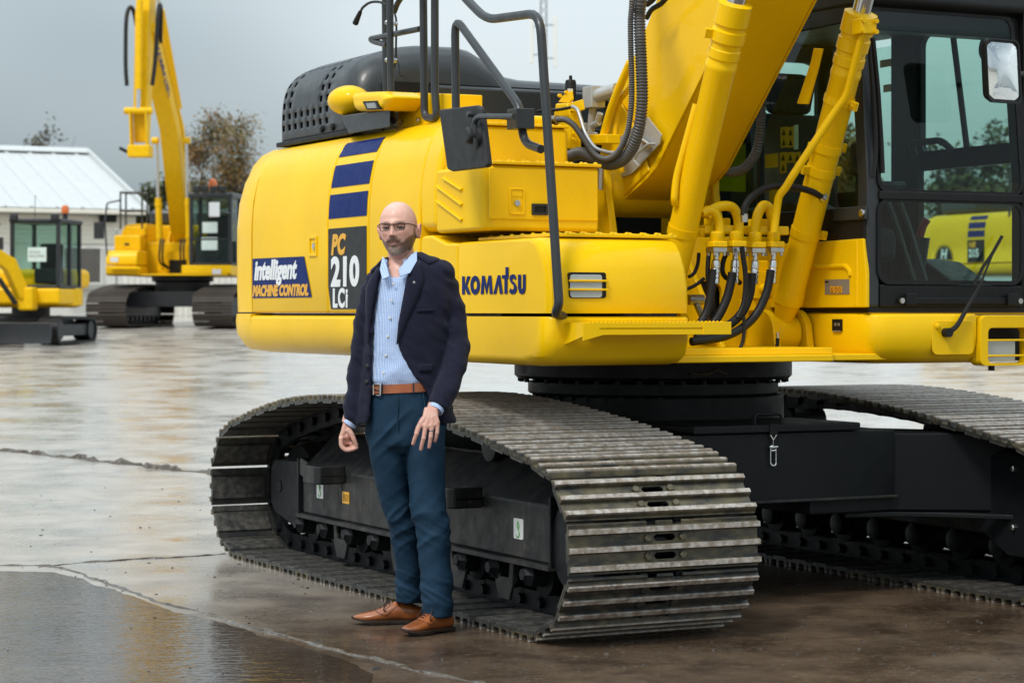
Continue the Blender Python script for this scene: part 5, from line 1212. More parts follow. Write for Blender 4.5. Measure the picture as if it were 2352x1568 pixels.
# left-hand side with door
cpart(MB().box(.33, .57, 1.215, B1, 1.39, 2.83), 'door_pillar', 'black_paint', .01)
cpart(MB().box(A0, -.22, 1.215, B1, 1.39, 2.83), 'rear_pillar', 'black_paint', .01)
cpart(MB().box(A0, .34, 1.22, B1, 1.39, 2.02), 'left_rear_panel', 'black_paint')
cpart(MB().box(-.22, .33, 1.238, 1.244, 2.02, 2.78), 'left_rear_window', 'cab_glass', smooth=False)
DR = cpart(MB().box(.57, 1.40, 1.23, B1, 1.39, 1.52), 'door', 'black_paint', .01)
cpart(MB().box(.57, 1.40, 1.238, 1.244, 1.52, 2.80), 'door_glass', 'cab_glass', par=DR, smooth=False)
m_ = MB(); frame_ring(m_, rrect(.55, 1.42, 2.14, 2.84, .02, 4), rrect(.585, 1.37, 2.19, 2.80, .06, 4), 'y', 1.225, 1.258); cpart(m_, 'door_window_frame', 'black_paint', par=DR)
cpart(MB().box(.57, 1.40, 1.225, 1.258, 2.10, 2.20), 'door_rail', 'black_paint', par=DR)
cpart(MB().tube([(.838, 1.235, 2.82), (.965, 1.235, 2.17)], .016, 8), 'door_bar', 'black_paint', par=DR)
cpart(MB().tube([(.60, 1.18, 2.18), (.60, 1.15, 2.24), (.86, 1.15, 2.24), (.92, 1.18, 2.18)], .018, 8, .04), 'door_handle', 'black_plastic', par=DR)
cpart(MB().tube([(1.27, 1.16, 2.62), (1.20, 1.15, 2.62), (1.18, 1.15, 2.66), (1.20, 1.15, 2.72), (1.30, 1.16, 2.74)], .012, 8, .03), 'grab_handle', 'black_plastic', par=DR)
# interior
SEAT = cpart(MB().box(.15, .68, .55, 1.02, 1.62, 1.80), 'seat', 'seat_fabric', .05, seg=3)
m_ = MB(); m_.prism([(.05, 1.78), (.20, 1.78), (.06, 2.42), (-.06, 2.42)], 'y', .55, 1.02); m_.build('seat_back', 'seat_fabric', SEAT, bevel=.05, seg=3)
m_ = MB(); m_.prism([(-.06, 2.42), (.06, 2.42), (.03, 2.64), (-.06, 2.64)], 'y', .66, .92); m_.build('head_rest', 'seat_fabric', SEAT, bevel=.05, seg=4)
MB().box(.2, .6, .65, .92, 1.40, 1.62).build('seat_base', 'black_plastic', SEAT, bevel=.02)
CON = cpart(MB().prism([(.10, 1.40), (1.05, 1.40), (1.12, 1.52), (.95, 1.86), (.75, 1.93), (.10, 1.88)], 'y', .31, .50), 'console', 'black_plastic', .03, seg=3)
MB().tube([(.86, .42, 1.90), (.90, .42, 2.06)], .016, 10).build('joystick', 'black_plastic', CON); MB().ball((.91, .42, 2.09), .035, 12, 8, (1, 1, 1.5)).build('joystick_grip', 'black_plastic', CON)
MON = cpart(MB().box(1.18, 1.24, .36, .52, 2.02, 2.18), 'monitor', 'black_plastic', .02); MB().box(1.15, 1.2, .42, .46, 1.6, 2.05).build('monitor_stalk', 'black_plastic', MON)
for y0 in (.66, .73):
    lv = cpart(MB().tube([(1.12, y0 - .06, 1.98), (1.18, y0 - .02, 1.80), (1.24, y0 + .05, 1.50), (1.24, y0 + .06, 1.42)], .012, 8, .05), 'travel_lever', 'charcoal')
    MB().tube([(1.12, y0 - .13, 1.985), (1.12, y0 + .0, 1.985)], .02, 8).build('lever_grip', 'black_plastic', lv)
RL = cpart(MB().tube([(.95, .93, 1.52), (.97, .94, 1.74)], lambda t: .035 + .012 * t, 10), 'lock_lever', 'black_plastic'); MB().tube([(.965, .935, 1.73), (.985, .945, 1.80), (1.0, .96, 1.83)], .02, 8, .02).build('lever_knob', 'red_plastic', RL)
cpart(MB().prism([(.75, 1.40), (1.36, 1.40), (1.36, 1.43), (.95, 1.62), (.75, 1.64)], 'y', .98, 1.21), 'left_console', 'black_plastic', .02)
cpart(MB().box(1.10, 1.36, .55, .86, 1.40, 1.44), 'pedal_plate', 'charcoal', .01)
# warning stickers on the inside of the side window
for p in [(0.719, 0.29, 2.259), (0.781, 0.29, 2.255), (0.719, 0.29, 2.209), (0.781, 0.29, 2.205), (0.714, 0.29, 2.134), (0.779, 0.29, 2.13), (0.84, 0.29, 2.126), (0.714, 0.29, 2.083), (0.84, 0.29, 2.082)]:
    g_ = MB().box(p[0] - .030, p[0] + .030, .2905, .2915, p[2] - .026, p[2] + .026).build('window_sticker', 'yellow_decal', CAB)
    MB().add([(p[0] - .018, .2895, p[2] - .016), (p[0] + .018, .2895, p[2] - .016), (p[0], .2895, p[2] + .018)], [(0, 1, 2)]).build('sticker_sign', 'black_decal', CAB, smooth=False)
for p, w, h in (((0.607, 0.3, 2.124), .06, .035), ((0.63, 0.3, 1.948), .045, .03), ((0.828, 0.3, 2.227), .02, .06)):
    MB().box(p[0] - w, p[0] + w, .2905, .2915, p[2] - h, p[2] + h).build('window_sticker', 'yellow_decal' if w > .03 else 'paper', CAB)
for q in [(0.261, 1.236, 2.691), (0.291, 1.236, 2.557)]:
    MB().box(q[0] - .05, q[0] + .05, 1.233, 1.235, q[2] - .02, q[2] + .02).build('window_sticker', 'yellow_decal', CAB)
# bumper below the cab
def bump_ring(z, ins):
    return [(.88, .285 + ins * .3, z), (1.30, .27 + ins, z), (1.40, .275 + ins, z), (1.475 - ins, .30 + ins, z), (1.505 - ins, .36 + ins, z), (1.52 - ins, .55, z), (1.52 - ins, .86, z), (1.30, .86, z), (.88, .86, z)]
m_ = MB(); m_.loft([bump_ring(1.124, .10), bump_ring(1.132, .06), bump_ring(1.155, .025), bump_ring(1.20, .006), bump_ring(1.25, 0), bump_ring(1.345, 0), bump_ring(1.358, .01)])
BU = cpart(m_, 'cab_bumper', 'yellow', sharp=50)
m_ = MB(); m_.box(.90, 1.44, .30, 1.24, 1.356, 1.388); m_.build('bumper_sill', 'yellow', BU)
m_ = MB(); m_.prism(rrect(.60, .845, 1.165, 1.325, .03, 4), 'x', 1.519, 1.5225); m_.build('bumper_cover', 'yellow', BU, bevel=.0015)
MB().lathe([(.014, 0), (.014, .008), (.007, .011)], (1.5225, .63, 1.30), (1, 0, 0), 12).build('cover_plug', 'yellow', BU)
m_ = MB(); m_.box(.95, 1.50, .865, .885, 1.124, 1.352); m_.build('lamp_bay_side', 'yellow', BU, bevel=.01)
HL = MB(); frame_ring(HL, rrect(.868, 1.26, 1.110, 1.352, .03, 4), rrect(.915, 1.165, 1.122, 1.290, .025, 4), 'x', 1.46, 1.545); HL = HL.build('lamp_bay', 'yellow', BU, bevel=.006)
MB().box(1.38, 1.40, .87, 1.25, 1.13, 1.34).build('lamp_bay_back', 'black_paint', BU)
m_ = MB(); m_.prism(rrect(.925, 1.105, 1.128, 1.236, .012, 3), 'x', 1.46, 1.505); m_.build('headlamp', 'lamp_reflector', BU)
m_ = MB(); m_.prism(rrect(.925, 1.105, 1.128, 1.236, .012, 3), 'x', 1.506, 1.509); m_.build('headlamp_glass', 'clear_lens', BU)
for z in (1.158, 1.232): MB().box(1.536, 1.548, .91, 1.17, z - .005, z + .005).build('lamp_bar', 'yellow', BU, bevel=.003)
MB().cyl((1.47, .99, 1.085), (1.47, .99, 1.12), .016, 8).build('lamp_bolt', 'black_paint', BU)
q = ((1.18, 0.27, 1.333), (1.261, 0.27, 1.276))
m_ = MB(); m_.box(q[0][0], q[1][0], .264, .2685, q[1][2], q[0][2]); m_.build('maker_plate', 'black_decal', BU)
for dx in (.28, .62): MB().box(q[0][0] + (q[1][0] - q[0][0]) * dx, q[0][0] + (q[1][0] - q[0][0]) * (dx + .2), .2625, .2635, q[0][2] - .032, q[0][2] - .018).build('plate_mark', 'galv', BU)
MB().box(q[0][0] + .008, q[1][0] - .008, .2625, .2635, q[0][2] - .060, q[0][2] - .054).build('plate_mark', 'galv', BU)
# wiper
wp = [(1.545, 0.674, 1.27), (1.545, 0.723, 1.294), (1.545, 0.805, 1.411), (1.545, 0.865, 1.496)]; wb = [(1.5, 0.859, 1.49), (1.5, 0.916, 1.582), (1.5, 0.978, 1.655), (1.5, 1.031, 1.732)]
m_ = MB(); m_.tube(wp, lambda t: .014 - .007 * t, 8, .03); WP = cpart(m_, 'wiper_arm', 'rubber'); m_ = MB(); m_.cyl((1.515, wp[0][1], wp[0][2]), (1.56, wp[0][1], wp[0][2]), .022, 14); m_.build('wiper_pivot', 'rubber', WP); MB().tube(wb, .008, 6).build('wiper_blade', 'rubber', WP); MB().tube([wp[3], wb[2]], .006, 6).build('wiper_link', 'rubber', WP)
# hinge strip and hose by the right-hand front pillar
cpart(MB().tube([(1.47, 0.297, 2.646), (1.47, 0.326, 2.404), (1.47, 0.344, 2.167), (1.47, 0.352, 2.018)], .012, 8, .05), 'pillar_hose', 'rubber')
cpart(MB().tube([(1.48, 0.272, 2.566), (1.48, 0.297, 2.342), (1.48, 0.308, 2.106), (1.48, 0.29, 1.992)], .010, 8, .05), 'pillar_hose', 'rubber')
# door mirror with a convex glass
def convex_mirror():
    c = Vector((1.72, 0.866, 2.498)); w, h = .108, .150; n = Vector((1, .10, 0)).normalized(); sx = Vector((-n.y, n.x, 0)); up = Vector((.0, -.06, 1)).normalized()
    def P(u_, v_, d): return c + sx * u_ + up * v_ + n * d
    out = rrect(-w, w, -h, h, .035, 5); cap = [tuple(P(x + .06 * y * 0 , y, 0)) for x, y in out]; k = len(out)
    m_ = MB(); m_.loft([[P(x * .55, y * .55, -.06) for x, y in out], [P(x * .9, y * .9, -.045) for x, y in out], [P(x, y, -.015) for x, y in out], [P(x, y, .004) for x, y in out], [P(x * .95, y * .955, .004) for x, y in out], [P(x * .94, y * .945, -.004) for x, y in out]])
    ho = cpart(m_, 'door_mirror', 'black_plastic', sharp=40)
    m_ = MB(); RR = 1.1; rings = []
    for q in range(9):
        t = .94 * q / 8 + 1e-3; rings.append([P(x * t, y * t, .006 - ((x * t) ** 2 + (y * t) ** 2) / (2 * RR)) for x, y in out])
    m_.loft(rings, caps=False); m_.v.append(P(0, 0, .006)); i0 = len(m_.v) - 1
    m_.f += [(i, (i + 1) % k, i0) for i in range(k)]; m_.build('mirror_glass', 'mirror_face', ho, sharp=0)
    m_ = MB(); m_.tube([c - n * .05, c - n * .12 + sx * .02, (1.44, 1.262, c.z + .03)], .013, 8, .05); m_.build('mirror_arm', 'black_plastic', ho)
convex_mirror()

CAB.location = (-.24, .19, -.03); CAB.scale = (1.0, 1.028, 1.022)

# ================================================================== machines farther back
plain('rusty_track', (0.05, 0.038, 0.030), .55, var=.5, vscale=6)
plain('machine_black', (0.015, 0.017, 0.020), .5, var=.3)
def far_shoe():
    m_ = MB(); m_.box(-.098, .098, -.45, .45, .045, .056)
    for gx in (-.074, 0., .074): m_.prism([(gx - .016, .055), (gx - .009, .080), (gx + .009, .080), (gx + .016, .055)], 'y', -.45, .45)
    for by in (-.08, .08): m_.box(-.05, -.02, by - .02, by + .02, .056, .066); m_.box(.02, .05, by - .02, by + .02, .056, .066)
    return m_.mesh('track_shoe', 'rusty_track', sharp=30)
FSHOE = far_shoe()
def far_excavator(root, pose='up', hybrid=False):
    def part(mb, name, mat, bevel=0.0, par=None, **k): return mb.build(name, mat, par or root, bevel=bevel, **k)
    for bc in (-1.19, 1.19):
        crawler_track(root, bc, 48, FSHOE)
        fr = part(MB().prism([(-1.6, .22), (1.5, .22), (1.55, .5), (1.2, .66), (-1.2, .66), (-1.65, .5)], 'y', bc - .2, bc + .2), 'track_frame', 'machine_black', .02)
        part(MB().cyl((SPK[0], bc - .2, SPK[1]), (SPK[0], bc + .2, SPK[1]), .26, 24), 'sprocket', 'machine_black', par=fr); part(MB().cyl((IDL[0], bc - .15, IDL[1]), (IDL[0], bc + .15, IDL[1]), .25, 24), 'idler_wheel', 'machine_black', par=fr)
        for k in range(8): part(MB().cyl((-1.3 + k * .36, bc - .16, .2), (-1.3 + k * .36, bc + .16, .2), .09, 14), 'track_roller', 'machine_black', par=fr)
    m_ = MB(); m_.box(-1.0, 1.05, -1.0, 1.0, .44, .78); m_.lathe([(.5, .70), (.62, .72), (.62, 1.0), (.70, 1.02), (.70, 1.13), (.4, 1.14)], (0, 0, 0), (0, 0, 1), 32); part(m_, 'car_body', 'machine_black', .02)
    part(MB().box(-2.1, 1.3, -1.0, 1.35, 1.135, 1.17), 'deck_plate', 'yellow_far', .006)
    m_ = MB(); m_.loft([cw_ring(1.14, .10), cw_ring(1.2, .02), cw_ring(1.85, 0), cw_ring(2.1, .04), cw_ring(2.25, .12), cw_ring(2.32, .30)]); part(m_, 'counterweight', 'yellow_far', sharp=50)
    sp = part(MB().prism(SIDE + [(-.75, 1.362)], 'x', -2.185, .29), 'side_panel', 'yellow_far', .02)
    part(MB().prism([(-b, z) for b, z in SIDE] + [(.75, 1.362)], 'x', -2.185, -.65), 'left_panel', 'yellow_far', .02)
    part(MB().prism(SK, 'x', -2.185, .56), 'side_skirt', 'yellow_far', .01)
    part(MB().box(-2.0, -.6, -.74, 1.3, 1.17, 2.32), 'engine_bay', 'yellow_far', .03)
    part(MB().box(-.55, .29, -.8, .30, 1.17, 1.9), 'pump_bay', 'yellow_far', .02)
    m_ = MB(); m_.prism(bx, 'y', -1.38, -.67); fb = part(m_, 'front_box', 'yellow_far', .03, seg=3)
    m_ = MB(); m_.prism(fs, 'y', -1.385, -.665); part(m_, 'front_skirt', 'yellow_far', .02)
    part(MB().box(1.46, 1.478, -1.27, -1.09, 1.43, 1.54), 'lamp', 'lamp_reflector', par=fb)
    part(MB().box(1.46, 1.62, -1.25, -.55, 1.27, 1.31), 'front_step', 'yellow_far', .004)
    lk_ = part(MB().box(.29, .80, -1.38, -.765, 1.70, 2.05), 'locker', 'yellow_far', .04, seg=3)
    part(MB().box(.798, .812, -1.13, -1.03, 1.82, 1.87), 'grip', 'black_plastic', par=lk_)
    part(MB().box(-.1, .45, -1.25, -.735, 2.05, 2.26), 'tank', 'yellow_far', .03)
    part(MB().box(-2.25, -1.2, -1.12, 1.0, 2.33, 2.72), 'engine_hood', 'charcoal', .12, seg=4)
    for y_, x_ in ((-1.3, .1), (-1.3, .55), (-.8, .1), (-.8, .55)): part(MB().cyl((x_, y_, 2.2), (x_, y_, 3.05), .022, 8), 'handrail_post', 'charcoal')
    for z_ in (2.62, 3.03): part(MB().tube([(.1, -.8, z_), (.1, -1.3, z_), (.55, -1.3, z_), (.55, -.8, z_)], .022, 8, .06), 'handrail', 'charcoal')
    mi = part(MB().tube([(1.42, -1.35, 1.36), (1.45, -1.4, 2.3), (1.30, -1.4, 2.75), (.55, -1.3, 2.85)], .02, 8, .1), 'mirror_pole', 'charcoal'); part(MB().box(1.42, 1.45, -1.66, -1.42, 1.95, 2.32), 'mirror', 'black_plastic', .03, par=mi)
    # cab
    cb = part(MB().box(-.55, 1.22, .46, 1.42, 1.36, 1.42), 'cab', 'machine_black', .02)
    for a_, b_ in ((1.16, .46), (1.16, 1.34), (-.55, .46), (-.55, 1.34), (.3, 1.34), (.3, .46)): part(MB().box(a_, a_ + .08, b_, b_ + .08, 1.4, 2.88), 'cab_pillar', 'machine_black', .01, par=cb)
    part(MB().box(-.60, 1.26, .43, 1.45, 2.86, 2.98), 'cab_roof', 'charcoal', .04, par=cb)
    part(MB().box(1.22, 1.228, .50, 1.38, 1.45, 2.84), 'windscreen', 'cab_glass', par=cb, smooth=False); part(MB().box(1.21, 1.24, .50, 1.38, 1.92, 1.96), 'windscreen_bar', 'machine_black', par=cb)
    for b_ in (.49, 1.39): part(MB().box(-.5, 1.18, b_ - .003, b_ + .003, 1.9, 2.85), 'side_window', 'cab_glass', par=cb, smooth=False)
    part(MB().box(-.54, -.53, .5, 1.38, 1.9, 2.85), 'rear_window', 'cab_glass', par=cb, smooth=False); part(MB().box(-.55, .7, .47, 1.41, 1.42, 1.9), 'cab_lower', 'machine_black', par=cb)
    part(MB().box(.05, .2, .7, 1.15, 1.8, 2.5), 'seat', 'seat_fabric', .05, par=cb)
    if not hybrid:
        for z0, z1, y0, y1 in ((2.08, 2.32, .76, 1.10), (1.70, 1.98, .74, 1.10)): part(MB().box(1.231, 1.234, y0, y1, z0, z1), 'paper_notice', 'paper', par=cb)
    part(MB().prism([(.4, 1.13), (1.2, 1.13), (1.3, 1.18), (1.30, 1.36), (.4, 1.36)], 'y', .30, 1.42), 'cab_bumper', 'yellow_far', .02); part(MB().box(1.295, 1.31, 1.0, 1.2, 1.16, 1.27), 'headlamp', 'lamp_reflector')
    for k in range(4): part(MB().box(1.20, 1.29, .54 + k * .20, .70 + k * .20, 2.99, 3.12), 'work_lamp', 'black_plastic', .02)
    bc_ = part(MB().cyl((.2, .75, 2.97), (.2, .75, 3.10), .05, 12), 'beacon_stem', 'black_plastic'); part(MB().lathe([(.085, 0), (.10, .05), (.095, .16), (.06, .23), (.01, .25)], (.2, .75, 3.10), (0, 0, 1), 18), 'beacon', 'orange_lens')
    mr = part(MB().tube([(1.2, 1.42, 2.5), (1.6, 1.2, 2.55)], .018, 6), 'mirror_arm', 'charcoal'); part(MB().box(1.60, 1.63, 1.0, 1.24, 2.42, 2.74), 'door_mirror', 'white_decal', .04, par=mr, seg=3)
    part(MB().tube([(1.32, 1.0, 1.38), (1.32, 1.28, 1.75)], .01, 6), 'wiper_arm', 'rubber')
    # boom
    for y_ in (-.30, .30): part(MB().prism([(-.34, 1.16), (-.23, 2.02), (-.06, 2.18), (.11, 2.02), (.40, 1.16)], 'y', y_ - .02, y_ + .02), 'boom_lug', 'yellow_far', .01)
    if pose == 'up':
        low = [(-.18, 1.90), (.02, 1.90), (.35, 2.15), (1.30, 4.35), (3.28, 6.32)]; upp = [(3.12, 6.52), (2.85, 6.45), (.62, 4.50), (-.10, 2.6), (-.25, 2.10)]; tip = Vector((3.15, 0, 6.38)); cyl_to = Vector((1.05, 0, 4.15))
    else:
        low = [(-.14, 1.885), (.30, 2.03), (2.10, 3.30), (4.9, 3.75)]; upp = [(4.8, 4.0), (2.3, 4.05), (.2, 2.70), (-.22, 2.16)]; tip = Vector((4.85, 0, 3.9)); cyl_to = Vector((2.0, 0, 3.45))
    bo = part(MB().prism(low + upp, 'y', -.2, .2), 'boom', 'yellow_far', .02)
    for y_ in (-.34, .34):
        f = Vector((.652, y_, 1.262)); t = Vector((cyl_to.x, y_, cyl_to.z)); d = (t - f); c_ = part(MB().cyl(f, f + d * .56, .072, 18), 'boom_cylinder', 'yellow_far'); part(MB().cyl(f + d * .56, t, .042, 14), 'rod', 'chrome', par=c_); part(MB().cyl(t + Vector((0, -.09 if y_ < 0 else -.05, 0)), t + Vector((0, .05 if y_ < 0 else .09, 0)), .08, 14), 'rod_eye', 'yellow_far', par=c_)
        for s_ in (.25, .5): part(MB().cyl(f + d * s_, f + d * (s_ + .02), .085, 18), 'band', 'yellow_far', par=c_)
        for q_ in (.08, .17):
            yy = y_ * (1 - q_ * 2.4); part(MB().tube(spline([(.72, yy * .6, 1.30), (.98, yy, 1.45), (1.0, yy, 1.75), (.9, yy, 1.95)]), .022, 8), 'hydraulic_hose', 'rubber')
    part(MB().box(.35, .42, -.3, .3, 1.17, 1.7), 'frame_front', 'yellow_far')
    part(MB().box(.425, .44, -.2, .2, 1.2, 1.5), 'frame_opening', 'black_paint')
    if pose == 'up':
        t = tip
        ar = part(MB().prism([(t.x - .30, t.z + 1.55), (t.x + .02, t.z + 1.55), (t.x + .36, t.z + .25), (t.x + .50, t.z - 1.9), (t.x + .42, t.z - 2.45), (t.x + .25, t.z - 2.45), (t.x + .08, t.z - 1.5), (t.x - .18, t.z - .12), (t.x - .22, t.z + .2)], 'y', -.15, .15), 'arm', 'yellow_far', .015)
        part(MB().cyl((t.x + .52, 0, t.z + .55), (t.x + .62, 0, t.z - 1.35), .068, 18), 'bucket_cylinder', 'yellow_far', par=ar); part(MB().cyl((t.x + .62, 0, t.z - 1.35), (t.x + .64, 0, t.z - 1.75), .045, 14), 'bucket_rod', 'chrome', par=ar)
        for z_ in (.2, -.35, -.9): part(MB().cyl((t.x + .53 - z_ * .05, 0, t.z + z_), (t.x + .532 - z_ * .05, 0, t.z + z_ - .06), .08, 18), 'band', 'yellow_far', par=ar)
        part(MB().cyl((t.x + .62, -.30, t.z - 1.80), (t.x + .62, .30, t.z - 1.80), .075, 16), 'link_pin', 'yellow_far', par=ar)
        for y_ in (-.17, .17): part(MB().prism([(t.x + .52, t.z - 1.75), (t.x + .72, t.z - 1.78), (t.x + .62, t.z - 2.60), (t.x + .40, t.z - 2.62)], 'y', y_ - .02, y_ + .02), 'bucket_link', 'yellow_far', .01, par=ar)
        part(MB().box(t.x + .30, t.x + .66, -.24, .24, t.z - 2.78, t.z - 2.52), 'coupler', 'yellow_far', .03, par=ar); part(MB().tube([(t.x + .5, -.2, t.z - 2.7), (t.x + .6, -.42, t.z - 2.58)], .035, 8), 'coupler_hose', 'rubber', par=ar)
        part(MB().cyl((.35, 0, 4.95), (1.9, 0, 6.95), .075, 18), 'arm_cylinder', 'yellow_far'); part(MB().cyl((1.9, 0, 6.95), (t.x - .25, 0, t.z + 1.35), .045, 14), 'arm_rod', 'chrome')
        for y_, dz in ((-.24, 0), (.22, .1)):
            part(MB().tube(spline([(t.x - .35, y_, t.z - .25), (t.x - .1, y_ * 1.35, t.z + .45), (t.x + .25, y_ * 1.5, t.z + .25 + dz), (t.x + .42, y_ * 1.4, t.z - .7), (t.x + .5, y_ * 1.2, t.z - 1.25)]), .045, 8), 'arm_hose', 'rubber')
        part(MB().tube([(.45, -.21, 3.6), (.95, -.21, 4.55), (2.75, -.21, 6.35)], .022, 8, .2), 'boom_pipe', 'yellow_far'); part(MB().tube([(.45, .21, 3.6), (.95, .21, 4.55), (2.75, .21, 6.35)], .022, 8, .2), 'boom_pipe', 'yellow_far')
        m4 = Matrix.Translation((1.45, .203, 4.72)) @ Matrix.Rotation(R(-44), 4, 'Y') @ Matrix(((1, 0, 0, 0), (0, 0, 1, 0), (0, -1, 0, 0), (0, 0, 0, 1)))
        m4 = Matrix.Translation((2.92, .2025, 6.12)) @ Matrix(((-.72, .69, 0, 0), (0, 0, 1, 0), (-.69, -.72, 0, 0), (0, 0, 0, 1)))
        text_obj('boom_letters', 'KOMATSU', .30, 'blue_decal', bo, m4, bold=.01)
    else:
        part(MB().prism([(4.6, 4.0), (4.9, 3.6), (5.2, 3.7), (5.7, 1.6), (5.5, 1.5), (5.2, 2.1), (4.6, 3.3), (4.3, 4.4)], 'y', -.15, .15), 'arm', 'yellow_far', .015)
    if hybrid:
        for z0, z1 in ((2.262, 2.185), (2.14, 2.022), (1.985, 1.858)): decal('blue_stripe', [(-1.028, z0), (-.522, z0), (-.522, z1), (-1.028, z1)], 'blue_decal', sp, off=.006)
        part(MB().box(-1.03, -.522, -1.388, -1.385, 1.382, 1.806), 'model_plate', 'black_decal', par=sp)
        text_obj('model_letters', 'HB', .15, 'yellow_decal', sp, side_mat(-.985, -1.392, 1.665), shear=.22, bold=.006); text_obj('model_letters', '215', .20, 'white_decal', sp, side_mat(-.985, -1.392, 1.49), bold=.008)
        g_ = MB(); pts = []
        for k in range(14):
            for q_, r_ in ((0, .25), (.25, .31), (.5, .31), (.75, .25)): a = PI * (k + q_) / 14; pts.append((-1.75 + r_ * math.cos(a), 1.44 + r_ * math.sin(a)))
        g_.add([(x, -1.387, z) for x, z in pts], [tuple(range(len(pts)))]); part(g_, 'gear_emblem', 'black_decal', par=sp, smooth=False)
        text_obj('emblem_letter', 'H', .26, 'white_decal', sp, side_mat(-1.85, -1.392, 1.47), shear=.2, bold=.01)
BG1 = empty('crawler_excavator', (-7.52, 52.0, gz(52)), R(-96)); tag(BG1, 'far yellow excavator with its boom raised upright before the white building', 'excavator')
far_excavator(BG1, 'up')
BG2 = empty('crawler_excavator', (11.2, 46.5, gz(46.5)), R(-63)); BG2.scale = (1.08, 1.08, 1.08); tag(BG2, 'far yellow excavator seen through the cab glass of the large one', 'excavator')
far_excavator(BG2, 'flat', True)

# ---------------------------------------------------------------- mini excavators at the left edge
def mini_excavator(root):
    def part(mb, name, mat, bevel=0.0, par=None, **k): return mb.build(name, mat, par or root, bevel=bevel, **k)
    for bc in (-.78, .78):
        loop = []
        for k in range(48):
            t = k / 48 * 2 * PI
            cx = .95 if math.cos(t) > 0 else -.95; loop.append((cx + .27 * math.cos(t), .27 + .27 * math.sin(t)))
        o = MB(); pts = [(.95 + .27 * math.cos(a), .275 + .27 * math.sin(a)) for a in [-PI / 2 + PI * k / 10 for k in range(11)]] + [(-.95 + .25 * math.cos(a), .275 + .25 * math.sin(a)) for a in [PI / 2 + PI * k / 10 for k in range(11)]]
        inn = [(x * .955, .275 + (z - .275) * .84) for x, z in pts]; frame_ring(o, pts, inn, 'y', bc - .2, bc + .2); tr = part(o, 'rubber_track', 'rubber', sharp=50)
        lug = MB()
        for k in range(40):
            t = k / 40; n_ = len(pts); i = int(t * n_); p, q = Vector((*pts[i], 0)), Vector((*pts[(i + 1) % n_], 0)); c = p.lerp(q, t * n_ - i); d = (q - p).normalized(); nn = Vector((d.y, -d.x, 0))
            lug.add([(*(c + d * s_ * .02 + nn * h).xy, 0) for s_, h in ((-1, -.01), (1, -.01), (1, .02), (-1, .02))] and [((c + d * s_ * .02 + nn * h).x, y_, (c + d * s_ * .02 + nn * h).y) for y_ in (bc - .2, bc + .2) for s_, h in ((-1, -.01), (1, -.01), (1, .02), (-1, .02))], [(0, 1, 2, 3), (7, 6, 5, 4), (0, 4, 5, 1), (1, 5, 6, 2), (2, 6, 7, 3), (3, 7, 4, 0)])
        g_ = part(lug, 'tread', 'rubber', par=tr, smooth=False); g_['kind'] = 'stuff'
        part(MB().box(-.85, .85, bc - .13, bc + .13, .16, .40), 'track_frame', 'machine_black', .03); part(MB().cyl((.93, bc - .17, .275), (.93, bc + .17, .275), .19, 20), 'idler_wheel', 'machine_black'); part(MB().cyl((-.93, bc - .17, .275), (-.93, bc + .17, .275), .19, 20), 'sprocket', 'machine_black')
    part(MB().box(-.6, .6, -.7, .7, .3, .55), 'car_body', 'machine_black', .03); part(MB().cyl((0, 0, .5), (0, 0, .74), .38, 24), 'slewing_ring', 'machine_black')
    bl = part(MB().prism([(1.62, .03), (1.70, .02), (1.66, .2), (1.68, .42), (1.60, .44), (1.56, .22)], 'y', -.99, .99), 'dozer_blade', 'machine_black', .01)
    for y_ in (-.45, .45): part(MB().prism([(.5, .3), (1.6, .12), (1.6, .26), (.5, .46)], 'y', y_ - .06, y_ + .06), 'blade_arm', 'machine_black', par=bl)
    part(MB().lathe([(.85, 0), (.98, .05), (.98, .36), (.93, .40)], (-.15, 0, .72), (0, 0, 1), 32), 'body', 'yellow_far', sharp=40)
    part(MB().box(.1, 1.02, -.42, .95, .78, 1.10), 'front_cowl', 'yellow_far', .06, seg=3)
    part(MB().box(-1.05, -.2, -.9, .9, 1.1, 1.5), 'engine_cover', 'yellow_far', .12, seg=4)
    cb = part(MB().box(-.35, .98, -.08, .94, 1.09, 1.16), 'cab', 'machine_black', .03)
    for a_, b_ in ((.90, -.08), (.90, .86), (-.35, -.08), (-.35, .86), (.25, .86)): part(MB().box(a_, a_ + .08, b_, b_ + .08, 1.12, 2.40), 'cab_pillar', 'machine_black', .02, par=cb)
    part(MB().box(-.4, 1.0, -.10, .96, 2.38, 2.47), 'cab_roof', 'machine_black', .04, par=cb)
    part(MB().box(.945, .950, -.02, .88, 1.15, 2.38), 'windscreen', 'cab_glass', par=cb, smooth=False); part(MB().box(-.28, .92, .895, .90, 1.15, 2.38), 'door_glass', 'cab_glass', par=cb, smooth=False); part(MB().box(-.28, .92, -.06, -.055, 1.3, 2.38), 'side_window', 'cab_glass', par=cb, smooth=False); part(MB().box(-.345, -.34, 0, .86, 1.3, 2.38), 'rear_window', 'cab_glass', par=cb, smooth=False)
    part(MB().box(-.1, .08, .2, .66, 1.45, 2.0), 'seat', 'seat_fabric', .05, par=cb); part(MB().box(-.1, .4, .2, .66, 1.2, 1.5), 'seat_cushion', 'seat_fabric', .05, par=cb)
    part(MB().box(.951, .954, .28, .66, 1.62, 1.90), 'paper_notice', 'paper', par=cb)
    text_obj('notice_letters', 'STOCK\nMACHINE', .075, 'grey_decal', cb, front_mat(.956, .32, 1.78), sx=.9)
    part(MB().cyl((.1, .75, 2.46), (.1, .75, 2.60), .05, 12), 'beacon_stem', 'black_plastic'); part(MB().lathe([(.07, 0), (.08, .08), (.06, .15), (.01, .17)], (.1, .75, 2.60), (0, 0, 1), 16), 'beacon', 'orange_lens')
